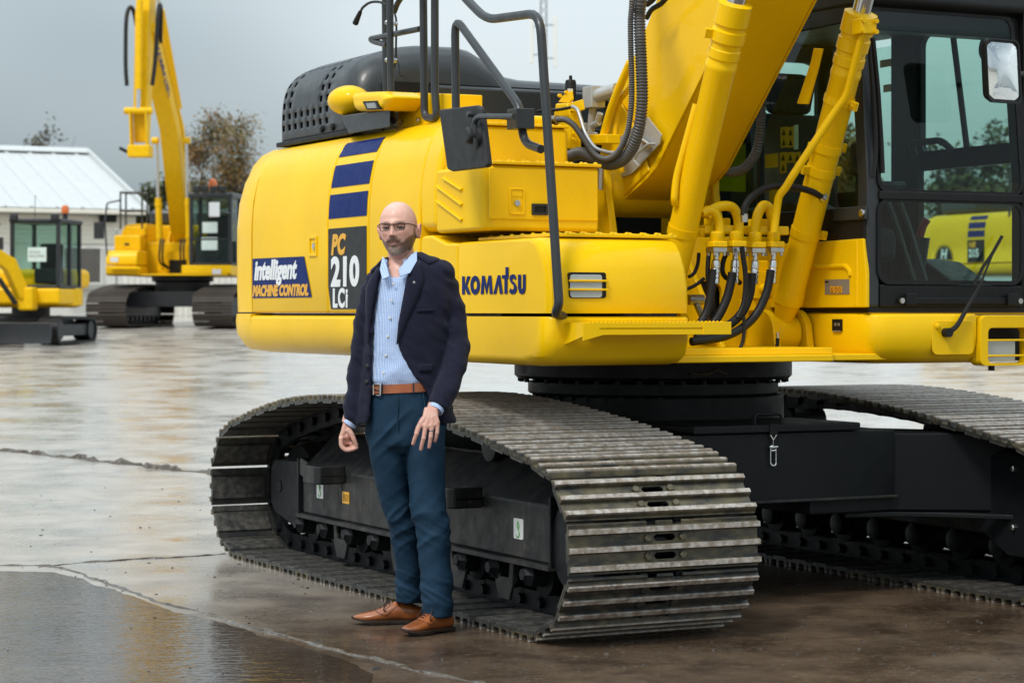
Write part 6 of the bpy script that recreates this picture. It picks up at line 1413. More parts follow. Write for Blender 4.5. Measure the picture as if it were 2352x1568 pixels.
    for y_ in (.0, .84): part(MB().box(.93, 1.04, y_ - .07, y_ + .09, 2.42, 2.56), 'work_lamp', 'black_plastic', .03)
    part(MB().tube([(.6, .3, 2.46), (.58, .3, 2.95)], .006, 5), 'aerial', 'rubber'); part(MB().box(1.08, 1.12, -.34, -.16, 1.85, 2.10), 'mirror', 'black_plastic', .03)
    # boom, swung to the machine's right on its post
    y_ = .34; SW = Matrix.Translation((1.1, y_, 0)) @ Matrix.Rotation(R(-38), 4, 'Z') @ Matrix.Translation((-1.1, -y_, 0))
    def swung(mb):
        for i in range(len(mb.v)): mb.v[i] = SW @ mb.v[i]
        return mb
    part(MB().box(.95, 1.28, y_ - .16, y_ + .16, .66, 1.12), 'swing_post', 'yellow_far', .05, seg=3)
    part(swung(MB().prism([(1.10, .98), (1.32, .88), (1.62, 1.45), (2.05, 1.72), (3.0, 1.58), (3.02, 1.74), (2.05, 1.98), (1.42, 1.66)], 'y', y_ - .10, y_ + .10)), 'boom', 'yellow_far', .02)
    c_ = part(swung(MB().cyl((1.38, y_, .80), (1.75, y_, 1.28), .05, 14)), 'boom_cylinder', 'machine_black'); part(swung(MB().cyl((1.75, y_, 1.28), (1.95, y_, 1.56), .03, 12)), 'rod', 'chrome', par=c_)
    part(swung(MB().prism([(2.88, 1.86), (3.1, 1.80), (2.75, .62), (2.6, .62)], 'y', y_ - .09, y_ + .09)), 'arm', 'yellow_far', .02)
    part(swung(MB().cyl((2.0, y_, 2.06), (2.75, y_, 1.98), .045, 14)), 'arm_cylinder', 'yellow_far')
    part(swung(MB().prism([(2.45, .62), (2.85, .66), (2.90, .30), (2.72, .04), (2.42, .02), (2.20, .12), (2.26, .16), (2.45, .10), (2.66, .12), (2.80, .32)], 'y', y_ - .32, y_ + .32)), 'bucket', 'machine_black', .01)
MX = empty('mini_excavator', (-8.98, 42.5, gz(42.5)), R(-98)); MX.scale = (.93, .93, .93); tag(MX, 'small yellow mini excavator with a paper notice in its cab, nearest the left edge', 'excavator', 'mini excavators by the building')
mini_excavator(MX)
MX2 = copy_tree(MX); MX2.location = (-11.0, 44.6, gz(44.6)); MX2['label'] = 'second mini excavator, cut off by the left edge behind the first one'

# ================================================================== the man
def skin_mat():
    t = NT('skin'); at = t.n('ShaderNodeAttribute', attribute_name='tint'); co = t.coord()
    n1 = t.noise(co, 60, 3); n2 = t.noise(co, 420, 2)
    c = t.mix(t.math('MULTIPLY', t.rng(n1, .4, .65, 0, 1), .22), at.outputs['Color'], (0.50, 0.20, 0.15))
    hair = t.math('MULTIPLY', at.outputs['Alpha'], t.rng(n2, .45, .58, 0, 1))
    t.base(t.mix(t.math('MULTIPLY', hair, .55), c, (0.05, 0.03, 0.02)))
    t.set('Roughness', .42); t.set('Subsurface Weight', .12); t.b.inputs['Subsurface Radius'].default_value = (0.012, 0.004, 0.002); t.set('Specular IOR Level', .45)
    t.bump(t.math('ADD', n1, t.math('MULTIPLY', n2, .6)), .12, .002); M['skin'] = t.m
skin_mat()
def cloth(name, c0, c1, weave, rough=.9, sheen=.25, fold=0.0):
    t = NT(name); co = t.coord(); n1 = t.noise(co, weave, 2); n2 = t.noise(co, 7, 4)
    c = t.mix(t.rng(n1, .35, .65, 0, 1), c0, c1); t.base(t.mix(t.math('MULTIPLY', t.rng(n2, .4, .65, 0, 1), .25), c, tuple(x * .6 for x in c0)))
    t.set('Roughness', rough); t.set('Sheen Weight', sheen); t.set('Specular IOR Level', .2)
    t.bump(t.math('ADD', n1, t.math('MULTIPLY', t.noise(co, 28, 3), fold)), .3, .003); M[name] = t.m
cloth('jacket_wool', (0.0070, 0.0080, 0.0205), (0.0185, 0.0200, 0.0430), 420, sheen=.08)
cloth('trouser_cotton', (0.008, 0.030, 0.060), (0.016, 0.048, 0.090), 520, .75, .0, 1.2)
def shirt_mat():
    t = NT('shirt_check'); co = t.coord(); sep = t.n('ShaderNodeSeparateXYZ'); t.l(co, sep.inputs[0])
    def grid(o): return t.rng(t.math('SINE', t.math('MULTIPLY', o, 2 * PI / .0078)), -.2, .5, 0, 1)
    g = t.math('MULTIPLY', grid(t.math('ADD', sep.outputs[0], t.math('MULTIPLY', sep.outputs[1], .6))), grid(sep.outputs[2]))
    c = t.mix(g, (0.36, 0.50, 0.80), (0.74, 0.80, 0.92)); t.base(c); t.set('Roughness', .8); t.set('Specular IOR Level', .25); t.bump(t.noise(co, 30, 4), .35, .008); M['shirt_check'] = t.m
shirt_mat()
def leather(name, c, rough):
    t = NT(name); co = t.coord(); n1 = t.noise(co, 16, 4)
    t.base(t.mix(t.rng(n1, .35, .68, 0, 1), c, tuple(x * .55 for x in c))); t.set('Roughness', rough); t.set('Coat Weight', .3); t.set('Coat Roughness', .2); t.bump(t.noise(co, 90, 3), .12, .002); M[name] = t.m
leather('tan_leather', (0.40, 0.115, 0.028), .32); leather('belt_leather', (0.36, 0.10, 0.03), .4)
plain('sole', (0.035, 0.022, 0.015), .6); plain('lace', (0.035, 0.018, 0.012), .8); plain('glasses_metal', (0.03, 0.022, 0.018), .35, metal=.7); plain('eye_white', (0.34, 0.31, 0.29), .25); plain('iris', (0.02, 0.025, 0.03), .1); plain('button_white', (0.7, 0.66, 0.6), .4); plain('button_black', (0.012, 0.012, 0.014), .4)

def X(px): return (px - 940) / 533.7
def Z(py): return 1.37 - (py - 715) / 533.7
def P3(px, py, y=0.0): return Vector((X(px), y, Z(py)))
MAN_LOC = (-.44, 9.80, 0)

def remesh_build(mb, name, mat, parent, voxel, smooth_it=2, wrinkle=None):
    me = mb.mesh(name, mat, sharp=0); tmp = bpy.data.objects.new(name + '_tmp', me); COL.objects.link(tmp)
    r_ = tmp.modifiers.new('r', 'REMESH'); r_.mode = 'VOXEL'; r_.voxel_size = voxel
    if smooth_it: s_ = tmp.modifiers.new('s', 'SMOOTH'); s_.iterations = smooth_it; s_.factor = .5
    dg = bpy.context.evaluated_depsgraph_get(); dg.update(); me2 = bpy.data.meshes.new_from_object(tmp.evaluated_get(dg)); bpy.data.objects.remove(tmp); me2.name = name
    if wrinkle:
        nr = [v.normal.copy() for v in me2.vertices]
        for v, n in zip(me2.vertices, nr): v.co += n * wrinkle(v.co)
    me2.polygons.foreach_set('use_smooth', [True] * len(me2.polygons)); me2.materials.clear(); me2.materials.append(M[mat])
    o = bpy.data.objects.new(name, me2); COL.objects.link(o)
    if parent: o.parent = parent
    return o

# ---- head in its own frame: x right, y forward, z up, origin between the ears
def g2(x, z, cx, cz, sx, sz): return math.exp(-((x - cx) / sx) ** 2 - ((z - cz) / sz) ** 2)
def head_rings():
    rings = []; NR, NS = 72, 96
    for j in range(NR + 1):
        th = PI * (.004 + .992 * j / NR); row = []
        for k in range(NS):
            ph = 2 * PI * k / NS
            x, y, z = math.sin(th) * math.sin(ph), math.sin(th) * math.cos(ph), math.cos(th)
            X_, Y_, Z_ = x * .0775, y * (.098 if y > 0 else .102), z * (.120 if z > 0 else .131)
            if z > 0: q = (1 - z ** 2.7) ** .5 / max(1e-6, (1 - z * z) ** .5); X_ *= q; Y_ *= q
            else: q = (1 - abs(z) ** 2.35) ** .5 / max(1e-6, (1 - z * z) ** .5); X_ *= q; Y_ *= q
            low = max(0, -Z_ / .12)
            X_ *= 1 - .27 * low ** 1.8; X_ *= 1 + .04 * math.exp(-((Z_ - .03) / .05) ** 2)
            if y > 0: Y_ *= 1 + .03 * low
            else: Y_ *= 1 - .42 * low ** 1.3
            if y > .15:
                w = min(1, (y - .15) / .3)
                # flatten the face, then shape it
                d = 0
                d += -.006 * g2(X_, Z_, 0, -.01, .07, .06)
                d += .0065 * (g2(X_, Z_, .026, .026, .024, .010) + g2(X_, Z_, -.026, .026, .024, .010)) + .003 * g2(X_, Z_, 0, .024, .012, .012)
                d += -.0125 * (g2(X_, Z_, .031, .006, .017, .012) + g2(X_, Z_, -.031, .006, .017, .012))
                t = min(1, max(0, (.016 - Z_) / .046)); d += (.010 + .017 * t) * math.exp(-(X_ / (.0085 + .0045 * t)) ** 2) * (1 if Z_ > -.030 else math.exp(-((Z_ + .030) / .0055) ** 2)) * (1 if Z_ < .016 else math.exp(-((Z_ - .016) / .012) ** 2))
                d += .0065 * (g2(X_, Z_, .0125, -.029, .006, .006) + g2(X_, Z_, -.0125, -.029, .006, .006))
                d += .004 * (g2(X_, Z_, .046, -.018, .018, .018) + g2(X_, Z_, -.046, -.018, .018, .018))
                d += .0055 * g2(X_, Z_, 0, -.048, .028, .009) - .0055 * g2(X_, Z_, 0, -.0585, .024, .0025) + .0050 * g2(X_, Z_, 0, -.066, .02, .006) - .003 * g2(X_, Z_, 0, -.078, .03, .006)
                d += .011 * g2(X_, Z_, 0, -.108, .027, .019)
                d += -.0025 * (g2(X_, Z_, .030, -.048, .006, .018) + g2(X_, Z_, -.030, -.048, .006, .018))
                Y_ += d * w
            row.append((X_, Y_, Z_))
        rings.append(row)
    return rings
HEAD_C = Vector((X(914), .005, 1.722)); HM = Matrix.Translation(HEAD_C) @ Matrix.Rotation(R(180 - 13), 4, 'Z') @ Matrix.Rotation(R(2), 4, 'Y') @ Matrix.Rotation(R(1), 4, 'X')
HMi = HM.inverted()
def head_tint(p):
    """skin, beard and lip colour at a point of the head; alpha is how hairy it is"""
    q = HMi @ p; x, y, z = q.x, q.y, q.z; ax = abs(x)
    skin = Vector((.76, .44, .35)); brown = Vector((.075, .045, .029)); grey = Vector((.52, .48, .43)); lip = Vector((.42, .19, .16))
    if p.z < 1.56: return (*skin, 0)
    c = skin.copy(); a = 0
    c = c.lerp(Vector((.82, .55, .47)), .6 * max(0, min(1, (z - .05) / .06)))
    c = c.lerp(Vector((.60, .25, .20)), .5 * (g2(ax, z, .045, -.022, .02, .02) + g2(x, z, 0, -.030, .013, .014)) * (y > 0))
    n = mnoise.noise(Vector((x, y, z)) * 130) * .006 + mnoise.noise(Vector((x, y, z)) * 40) * .004
    if y > -.012 + .25 * max(0, -z - .02) * 0:
        jaw = -.052 - .0 * ax + (.030 * max(0, (ax - .040) / .03)) + n        # hair below this line
        b = 0
        if z < jaw and z > -.132 and (z > -.092 or y > .030 + 1.0 * max(0, -.092 - z)): b = min(1, (jaw - z) / .010)
        m = g2(x, z, 0, -.0465, .030, .0075) * 1.3; b = max(b, min(1, m + n * 10) if m > .3 else 0)
        side = 1 if (ax > .060 and -.012 < y < .030 and z < .006 + n) else 0; b = max(b, side * .75)
        b *= 1 - min(1, 1.4 * g2(x, z, 0, -.0635, .018, .0065)); b *= 1 - .6 * g2(ax, z, .021, -.079, .010, .009)
        gr = min(1, 1.5 * g2(x, z, 0, -.110, .034, .024)); gr = max(gr, .25 * g2(ax, z, .045, -.10, .02, .03)); gr *= .75 + 60 * n
        bc = brown.lerp(grey, max(0, min(1, gr))); c = c.lerp(bc, max(0, min(1, b)) * .86); a = max(0, b)
    if ax > .0785: c = Vector((.68, .34, .27)); a = 0
    l_ = min(1, 1.5 * g2(x, z, 0, -.0625, .019, .0042)) * (y > .05); c = c.lerp(lip, l_ * .8)
    for sx in (-1, 1):
        br = g2(x, z, sx * .030, .0285 + .08 * 0, .018, .0042) * (y > 0); c = c.lerp(Vector((.20, .12, .08)), .55 * min(1, br * 1.2))
        c = c.lerp(Vector((.34, .17, .13)), .45 * g2(x, z, sx * .031, .004, .018, .011) * (y > 0))  # brow shadow painted into the eye sockets
    return (c.x, c.y, c.z, a)

def build_person():
    bd = MB(); k0 = len(bd.v); bd.loft(head_rings())
    for i in range(k0, len(bd.v)): bd.v[i] = HM @ bd.v[i]
    for sx in (-1, 1):                                                   # ears: a rim round a hollow
        k0 = len(bd.v); bd.ball((sx * .0825, -.010, -.012), 1, 14, 10, (.0095, .017, .031))
        for q in range(11):
            a = R(-70 + 250 * q / 10); 
            if q: bd.tube([p_, (sx * (.0905 + .004 * math.sin(a)), -.014 - .017 * math.cos(a) , -.010 + .032 * math.sin(a))], .0042, 6)
            p_ = (sx * (.0905 + .004 * math.sin(a)), -.014 - .017 * math.cos(a), -.010 + .032 * math.sin(a))
        for i in range(k0, len(bd.v)): bd.v[i] = HM @ bd.v[i]
    bd.tube([P3(918, 560, .045), P3(919, 600, .038), P3(918, 625, .022), P3(916, 660, .015)], lambda t: .0535 + .026 * t ** 2, 24)
    # trunk and limbs under the clothes
    bd.loft([[(X(928) + rx * math.cos(a), .02 + ry * math.sin(a), z) for a in [2 * PI * k / 20 for k in range(20)]] for z, rx, ry in ((1.52, .07, .06), (1.47, .14, .08), (1.3, .145, .095), (1.1, .13, .09), (.95, .14, .10), (.86, .10, .09))])
    # his right arm (left in the picture) and left arm
    bd.tube([P3(850, 668, .03), P3(836, 740, .035), P3(822, 840, .04), P3(812, 920, .02), P3(797, 972, .0)], lambda t: .040 - .013 * t, 12)
    bd.tube([P3(1012, 650, .03), P3(1032, 720, .03), P3(1042, 800, .02), P3(1025, 875, -.06), P3(997, 932, -.13), P3(994, 946, -.15)], lambda t: .040 - .012 * t, 12)
    for pts in (((885, 960, .05), (905, 1150, .10), (922, 1200, .12), (938, 1390, .18)), ((975, 960, .0), (984, 1150, -.03), (994, 1210, -.04), (1003, 1405, -.06))):
        bd.tube([P3(*p) for p in pts], lambda t: .06 - .025 * t, 12)
    # his left hand: back of the hand to the camera, fingers spread down the thigh
    HY = -.175
    W_ = P3(994, 935, -.155); kn = [P3(968, 969, HY - .012), P3(980, 974.5, HY - .016), P3(994, 973, HY - .014), P3(1007, 968, HY - .006)]
    for k_ in kn: bd.tube([W_ + Vector(((k_.x - W_.x) * .35, 0, 0)), W_.lerp(k_, .55) + Vector((0, -.004, 0)), k_], lambda t: .0175 - .0055 * t, 10)
    for a_, b_ in zip(kn, kn[1:]): bd.tube([a_, b_], .0105, 8); bd.tube([W_.lerp(a_, .6), W_.lerp(b_, .6)], .014, 8)
    tips = [((960, 990, HY - .020), (955, 1003, HY - .016), (952, 1013, HY - .010)), ((976, 1000, HY - .024), (972, 1014, HY - .020), (970, 1025, HY - .014)), ((992, 997, HY - .022), (990, 1010, HY - .018), (988, 1020.5, HY - .012)), ((1006, 988, HY - .012), (1004, 998, HY - .008), (1001, 1007, HY - .002))]
    for k_, t_, rr in zip(kn, tips, (.0096, .0100, .0097, .0088)):
        bd.tube([k_] + [P3(*q) for q in t_], lambda t, rr=rr: rr * (1.08 - .22 * t), 10); bd.ball(P3(*t_[-1]), rr * .86, 10, 8); bd.ball(P3(*t_[0]), rr * 1.08, 10, 8)
    th = [P3(986, 945, HY + .03), P3(972, 960, HY + .035), P3(962, 978, HY + .03), P3(958, 990, HY + .028)]; bd.tube(th, lambda t: .0125 - .003 * t, 10); bd.ball(th[-1], .0094, 10, 8)
    # his right hand: loosely closed, thumb towards the camera
    W2 = P3(795, 972, .0); pal = P3(789, 992, -.005); kn2 = P3(783, 1008, -.004)
    bd.tube([W2, pal, kn2], lambda t: .021 - .003 * t, 12, flat=.75); bd.tube([W2, P3(800, 990, -.012), P3(806, 1000, -.016)], lambda t: .018 - .006 * t, 10)
    for q, (dy, dz, rr) in enumerate(((-.020, 0, .0092), (-.004, .002, .0094), (.012, .0, .0090), (.026, -.003, .0078))):
        pts = [P3(783, 1004, dy), P3(784, 1022 - dz, dy - .004), P3(794, 1032 - q, dy - .006), P3(808, 1031 - 2 * q, dy - .006), P3(819 - 2 * q, 1027 - 3 * q, dy - .004)]
        bd.tube(spline(pts, 4), lambda t, rr=rr: rr * (1.1 - .2 * t), 10); bd.ball(pts[-1], rr * .9, 10, 8)
    bd.tube([P3(786, 1000, -.004), P3(797, 1002, -.006), P3(803, 996, -.012)], .0165, 10); bd.tube([P3(786, 1012, .004), P3(798, 1016, .006)], .0135, 10)
    bd.ball(P3(800, 1012, .004), .0165, 12, 8, (1, .8, 1)); bd.ball(P3(806, 1018, .0), .012, 12, 8)
    tb = [P3(799, 985, -.022), P3(807, 995, -.028), P3(813, 1008, -.030), P3(818, 1021, -.026)]; bd.tube(tb, lambda t: .0125 - .0035 * t, 10); bd.ball(tb[-1], .009, 10, 8)
    man = remesh_build(bd, 'person', 'skin', None, .0033, 1)
    man.location = MAN_LOC
    ca = man.data.color_attributes.new('tint', 'FLOAT_COLOR', 'POINT')
    nose_n = mnoise.noise
    for i, v_ in enumerate(man.data.vertices):
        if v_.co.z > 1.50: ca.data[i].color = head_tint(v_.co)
        else:
            n = nose_n(v_.co * 55); ca.data[i].color = (.66 + .03 * n, .375 - .04 * n, .30 - .04 * n, 0)
    tag(man, 'bald bearded man in navy jacket and blue trousers standing before the large excavator', 'person')
    return man
MAN = build_person()
def hp(x, y, z): return HM @ Vector((x, y, z))
# eyes
for sx in (-1, 1):
    m_ = MB(); m_.ball((0, 0, 0), .0115, 16, 12); e = m_.build('eye', 'eye_white', MAN); e.location = hp(sx * .031, .0715, .0050)
    m_ = MB(); m_.ball((0, 0, 0), .0062, 12, 8); i_ = m_.build('iris', 'iris', e); i_.location = (hp(sx * .031, .0790, .0042) - e.location)
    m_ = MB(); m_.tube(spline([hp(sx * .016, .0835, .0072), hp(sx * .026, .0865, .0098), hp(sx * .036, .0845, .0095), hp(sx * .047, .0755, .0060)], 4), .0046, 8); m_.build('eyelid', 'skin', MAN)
    ca = MAN.children[-1].data
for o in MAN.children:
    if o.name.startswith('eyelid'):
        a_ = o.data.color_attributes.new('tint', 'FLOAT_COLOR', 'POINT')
        for d_ in a_.data: d_.color = (.36, .19, .145, 0)  # lids tinted darker to paint in shade under the brow
def face_line(name, pts, r, col):
    m_ = MB(); m_.tube(spline([hp(*p) for p in pts], 5), r, 8); o = m_.build(name, 'skin', MAN); a_ = o.data.color_attributes.new('tint', 'FLOAT_COLOR', 'POINT')
    for d_ in a_.data: d_.color = col
def fy(x, z):
    best = .0
    for row in HEAD_ROWS:
        for p in row:
            if p[1] > 0 and abs(p[0] - x) < .004 and abs(p[2] - z) < .004: best = max(best, p[1])
    return best
HEAD_ROWS = head_rings()
for sx in (-1, 1):
    face_line('eyebrow', [(sx * x, fy(sx * x, z) + .0006, z) for x, z in ((.012, .0215), (.022, .0235), (.034, .0240), (.046, .0205))], .0020, (.26, .15, .11, .5))
    face_line('eyelash', [(sx * x, y, z) for x, y, z in ((.017, .0855, .0040), (.026, .0890, .0062), (.036, .0872, .0060), (.046, .0785, .0030))], .0014, (.05, .03, .025, 0))
    face_line('nostril_shade', [(sx * .005, fy(.004, -.033) - .001, -.0345), (sx * .0105, fy(.010, -.033) - .001, -.0340)], .0022, (.10, .035, .03, 0))  # dark tubes paint in the shade of the nose openings
face_line('mouth_line', [(x, fy(x, -.0585) + .0002, -.0585 - 4.5 * x * x) for x in (-.024, -.012, 0, .012, .024)], .0016, (.14, .05, .045, 0))
face_line('moustache', [(x, fy(x, -.049) + .0008, -.0475 - 9 * x * x) for x in (-.030, -.018, -.006, .006, .018, .030)], .0042, (.13, .085, .06, 1))
# glasses
GL = None
for sx in (-1, 1):
    out = [(sx * (x), z) for x, z in ((.010, .017), (.030, .0205), (.053, .0205), (.0555, .017), (.0535, -.004), (.049, -.0085), (.020, -.0105), (.014, -.007))]
    yy = lambda x: .104 - 2.2 * x * x
    pts = [hp(x, yy(x), z) for x, z in out]; m_ = MB(); m_.tube(pts + [pts[0]], .0015, 6)
    m_.tube([pts[0], pts[1], pts[2], pts[3]], .0024, 6)
    if sx == -1: m_.tube([hp(-.011, yy(.011), .016), hp(0, .108, .0175), hp(.011, yy(.011), .016)], .0017, 6)
    m_.tube([hp(sx * .0555, yy(.0555), .017), hp(sx * .066, .083, .018), hp(sx * .082, .040, .014), hp(sx * .0835, .0, .010)], .0021, 6)
    g_ = m_.build('glasses', 'glasses_metal', MAN); m_ = MB(); m_.add(pts, [tuple(range(len(pts)))]); m_.build('lens', 'specs_glass', g_, smooth=False)

# ---- clothes
def ringpt(c, rx, ry, ph): return Vector((c[0] + rx * math.sin(ph), c[1] - ry * math.cos(ph), c[2]))
JK = [(584, 886, 955, 884, 950, .064), (590, 879, 967, 882, 950, .070), (598, 866, 990, 880, 949, .078), (608, 852, 1014, 878, 947, .088), (620, 843, 1032, 875, 943, .098), (636, 836, 1042, 871, 937, .106), (660, 833, 1044, 867, 932, .114), (700, 833, 1040, 860, 925, .122), (740, 833, 1034, 855, 918, .125), (790, 832, 1028, 852, 914, .126), (840, 829, 1024, 851, 936, .126), (880, 824, 1026, 850, 968, .128), (915, 818, 1032, 849, 990, .132), (945, 813, 1040, 846, 1006, .136), (968, 808, 1045, 842, 1016, .139)]
def jtilt(py, x): return .15 * max(0, min(1, (770 - py) / 150)) * (x - X(930))
CYJ = .02
def jlevel(py):
    for a, b in zip(JK, JK[1:]):
        if a[0] <= py <= b[0]:
            t = (py - a[0]) / (b[0] - a[0]); return [p + (q - p) * t for p, q in zip(a, b)]
    return list(JK[0] if py < JK[0][0] else JK[-1])
def jparam(py):
    _, xl, xr, el, er, ry = jlevel(py); cx = X((xl + xr) / 2); rx = (xr - xl) / 2 / 533.7
    f = lambda e: math.asin(max(-.97, min(.97, (X(e) - cx) / rx))); return cx, rx, ry, f(el), f(er)
def jpoint(py, ph, off=0.0):
    cx, rx, ry, _, _ = jparam(py); q = ringpt((cx, CYJ, Z(py)), rx + off, ry + off, ph); q.z += jtilt(py, q.x); return q
mb = MB(); rings = []; NJ = 56
lv = [584 + (968 - 584) * i / 40 for i in range(41)]
for py in lv:
    cx, rx, ry, fl, fr = jparam(py); hem = 0
    phs = [fr + (2 * PI + fl - fr) * k / NJ for k in range(NJ + 1)]
    sag = lambda ph: -.012 * max(0, -math.sin(ph)) * max(0, (py - 900) / 68)
    o_ = [ringpt((cx, CYJ, Z(py) + sag(ph)), rx, ry, ph) for ph in phs]; i_ = [ringpt((cx, CYJ, Z(py) + sag(ph)), rx - .013, ry - .013, ph) for ph in reversed(phs)]
    for q in o_ + i_: q.z += jtilt(py, q.x)
    rings.append(o_ + i_)
mb.loft(rings)
sl = [P3(866, 660, .02), P3(851, 682, .025), P3(838, 740, .03), P3(826, 830, .04), P3(815, 910, .02), P3(806, 968, .0)]
mb.tube(spline(sl, 6), lambda t: .057 - .017 * t ** .8, 22)
sr = [P3(1000, 638, .02), P3(1022, 664, .03), P3(1040, 730, .03), P3(1048, 796, .01), P3(1038, 858, -.05), P3(1004, 934, -.125)]
mb.tube(spline(sr, 6), lambda t: .058 - .011 * t, 22)
mb.ball(P3(1010, 640, .02), .050, 18, 12, (1.05, 1, .8)); mb.ball(P3(860, 668, .02), .046, 18, 12, (1, 1, .8))
def jwrinkle(p):
    n = mnoise.noise(Vector((p.x * 9 + p.z * 5, p.y * 9, p.z * 16))) * .0055 + max(-.2, 1 - abs(mnoise.noise(Vector((p.x * 6, p.y * 6 + 3, p.z * 13 + p.x * 9)))) * 3.2) * .0035 + mnoise.noise(Vector((p.x * 26 + 7, p.y * 26, p.z * 34 + p.x * 20))) * .0016
    arm = 1.6 if abs(p.x - X(935)) > .15 else .8
    return n * arm
JACKET = remesh_build(mb, 'jacket', 'jacket_wool', MAN, .0055, 14, jwrinkle)
# lapels: folded-back cloth lying on the fronts
def lapel(side):
    rows = []; pys = [606, 616, 626, 638, 650, 664, 680, 700, 720, 740, 760, 778, 790]
    wid = [.030, .038, .050, .064, .074, .070, .064, .054, .043, .031, .019, .008, .001]
    for py, w in zip(pys, wid):
        cx, rx, ry, fl, fr = jparam(py); e = fr if side > 0 else fl; row = []
        for q in range(5):
            t = q / 4; ph = e + side * (w * t) / rx; row.append(jpoint(py, ph, .006 + .008 * math.sin(PI * min(1, .15 + t * .8))))
        rows.append(row)
    m_ = MB(); m_.loft(rows, closed=False); o = m_.build('lapel', 'jacket_wool', JACKET, sharp=0); s_ = o.modifiers.new('t', 'SOLIDIFY'); s_.thickness = .004; s_.offset = 0; return o
for s_ in (1, -1): lapel(s_)
def collar_piece(side):
    rows = []
    for k in range(17):
        t = k / 16; cx, rx, ry, fl, fr = jparam(592); e = fr if side > 0 else fl; ph = side * PI + (e - side * PI) * t
        drop = 14 * t ** 2; up = Vector((0, 0, .010))
        rows.append([jpoint(585 + drop * .4, ph, -.002) + up * .6, jpoint(586 + drop * .6, ph, .004) + up, jpoint(589 + drop, ph, .008), jpoint(592 + drop * 1.3, ph, .009), jpoint(595 + drop * 1.5, ph, .006)])
    m_ = MB(); m_.loft(rows, closed=False); o = m_.build('jacket_collar', 'jacket_wool', JACKET, sharp=0); q = o.modifiers.new('t', 'SOLIDIFY'); q.thickness = .004; return o
for s_ in (1, -1): collar_piece(s_)
# pocket flap, breast seam, buttons, lapel pin
def on_jacket(name, mat, py0, py1, ph0, ph1, th, off=.004):
    rows = [[jpoint(py0 + (py1 - py0) * i / 3, ph0 + (ph1 - ph0) * j / 6, off) for j in range(7)] for i in range(4)]
    m_ = MB(); m_.loft(rows, closed=False); o = m_.build(name, mat, JACKET, sharp=0); s_ = o.modifiers.new('t', 'SOLIDIFY'); s_.thickness = th; return o
on_jacket('pocket_flap', 'jacket_wool', 834, 852, .38, .72, .006, .009); on_jacket('breast_pocket', 'jacket_wool', 712, 718, .22, .62, .004, .007)
p = jpoint(652, jparam(652)[4] + .17, .013); m_ = MB(); m_.lathe([(.0055, 0), (.0055, .003), (.003, .004)], p, (.2, -1, .1), 14); m_.build('lapel_pin', 'zinc', JACKET)
for py in (840, 876):
    p = jpoint(py, jparam(py)[3] - .07, .006); m_ = MB(); m_.lathe([(.009, 0), (.009, .004), (.005, .006)], p, (-.5, -1, 0), 14); m_.build('jacket_button', 'button_black', JACKET)
for d_ in ((1030, 884), (1026, 893)):
    p = P3(*d_, -.085); m_ = MB(); m_.ball(p, .006, 8, 6); m_.build('cuff_button', 'button_black', JACKET)

# shirt
mb = MB(); rings = []
for py, cxp, rx, ry in ((598, 917, .066, .068), (610, 918, .076, .076), (622, 922, .105, .088), (640, 930, .150, .100), (680, 933, .168, .113), (740, 931, .168, .120), (800, 929, .165, .122), (850, 927, .162, .124), (872, 926, .158, .122), (884, 925, .150, .114), (900, 925, .146, .112)):
    dip = .072 * max(0, 1 - (py - 598) / 44); rings.append([ringpt((X(cxp), .02, Z(py) - dip * max(0, math.cos(2 * PI * k / 72 + R(16))) ** 3), rx * .94, ry * .97, 2 * PI * k / 72) for k in range(72)])
fine = []
for a, b in zip(rings, rings[1:]):
    for q in range(4): fine.append([u_.lerp(w_, q / 4) for u_, w_ in zip(a, b)])
fine.append(rings[-1]); mb.loft(fine)
def swr(p):
    f = max(0, min(1, (1.32 - p.z) / .25)); n = mnoise.noise(Vector((p.x * 10 + p.z * 9, p.y * 10, p.z * 22 - p.x * 14)))
    return n * (.003 + .007 * f) + mnoise.noise(Vector((p.x * 24, p.y * 24, p.z * 40 + p.x * 26))) * .002
for v_ in mb.v: v_ += Vector((math.sin(math.atan2(v_.x - X(928), -(v_.y - .02))), -math.cos(math.atan2(v_.x - X(928), -(v_.y - .02))), 0)) * swr(v_)
SHIRT = mb.build('shirt', 'shirt_check', MAN, sharp=0)
# collar band and wings
rows = []
for k in range(25):
    ph = R(14) + (2 * PI - R(62)) * k / 24; t = abs(k - 12) / 12
    rows.append([ringpt((X(917), .03, Z(612 + 6 * t)), .070, .072, ph), ringpt((X(917), .03, Z(590 + 10 * t)), .067, .069, ph), ringpt((X(917), .03, Z(586 + 10 * t)), .072, .074, ph), ringpt((X(917), .028, Z(606 + 12 * t)), .083, .086, ph)])
m_ = MB(); m_.loft(rows, closed=False); CO = m_.build('shirt_collar', 'shirt_check', SHIRT, sharp=0); q = CO.modifiers.new('t', 'SOLIDIFY'); q.thickness = .003
for pts in ((P3(957, 577, -.030), P3(945, 586, -.056), P3(930, 603, -.080), P3(917, 620, -.100), P3(921, 636, -.114), P3(943, 628, -.108), P3(958, 600, -.072)), (P3(879, 590, -.036), P3(885, 596, -.056), P3(890, 612, -.078), P3(896, 636, -.104), P3(881, 642, -.100), P3(874, 620, -.068))):
    m_ = MB(); m_.add(pts, [tuple(range(len(pts)))]); o = m_.build('collar_wing', 'shirt_check', SHIRT, smooth=False); q = o.modifiers.new('t', 'SOLIDIFY'); q.thickness = .005; q.offset = 0
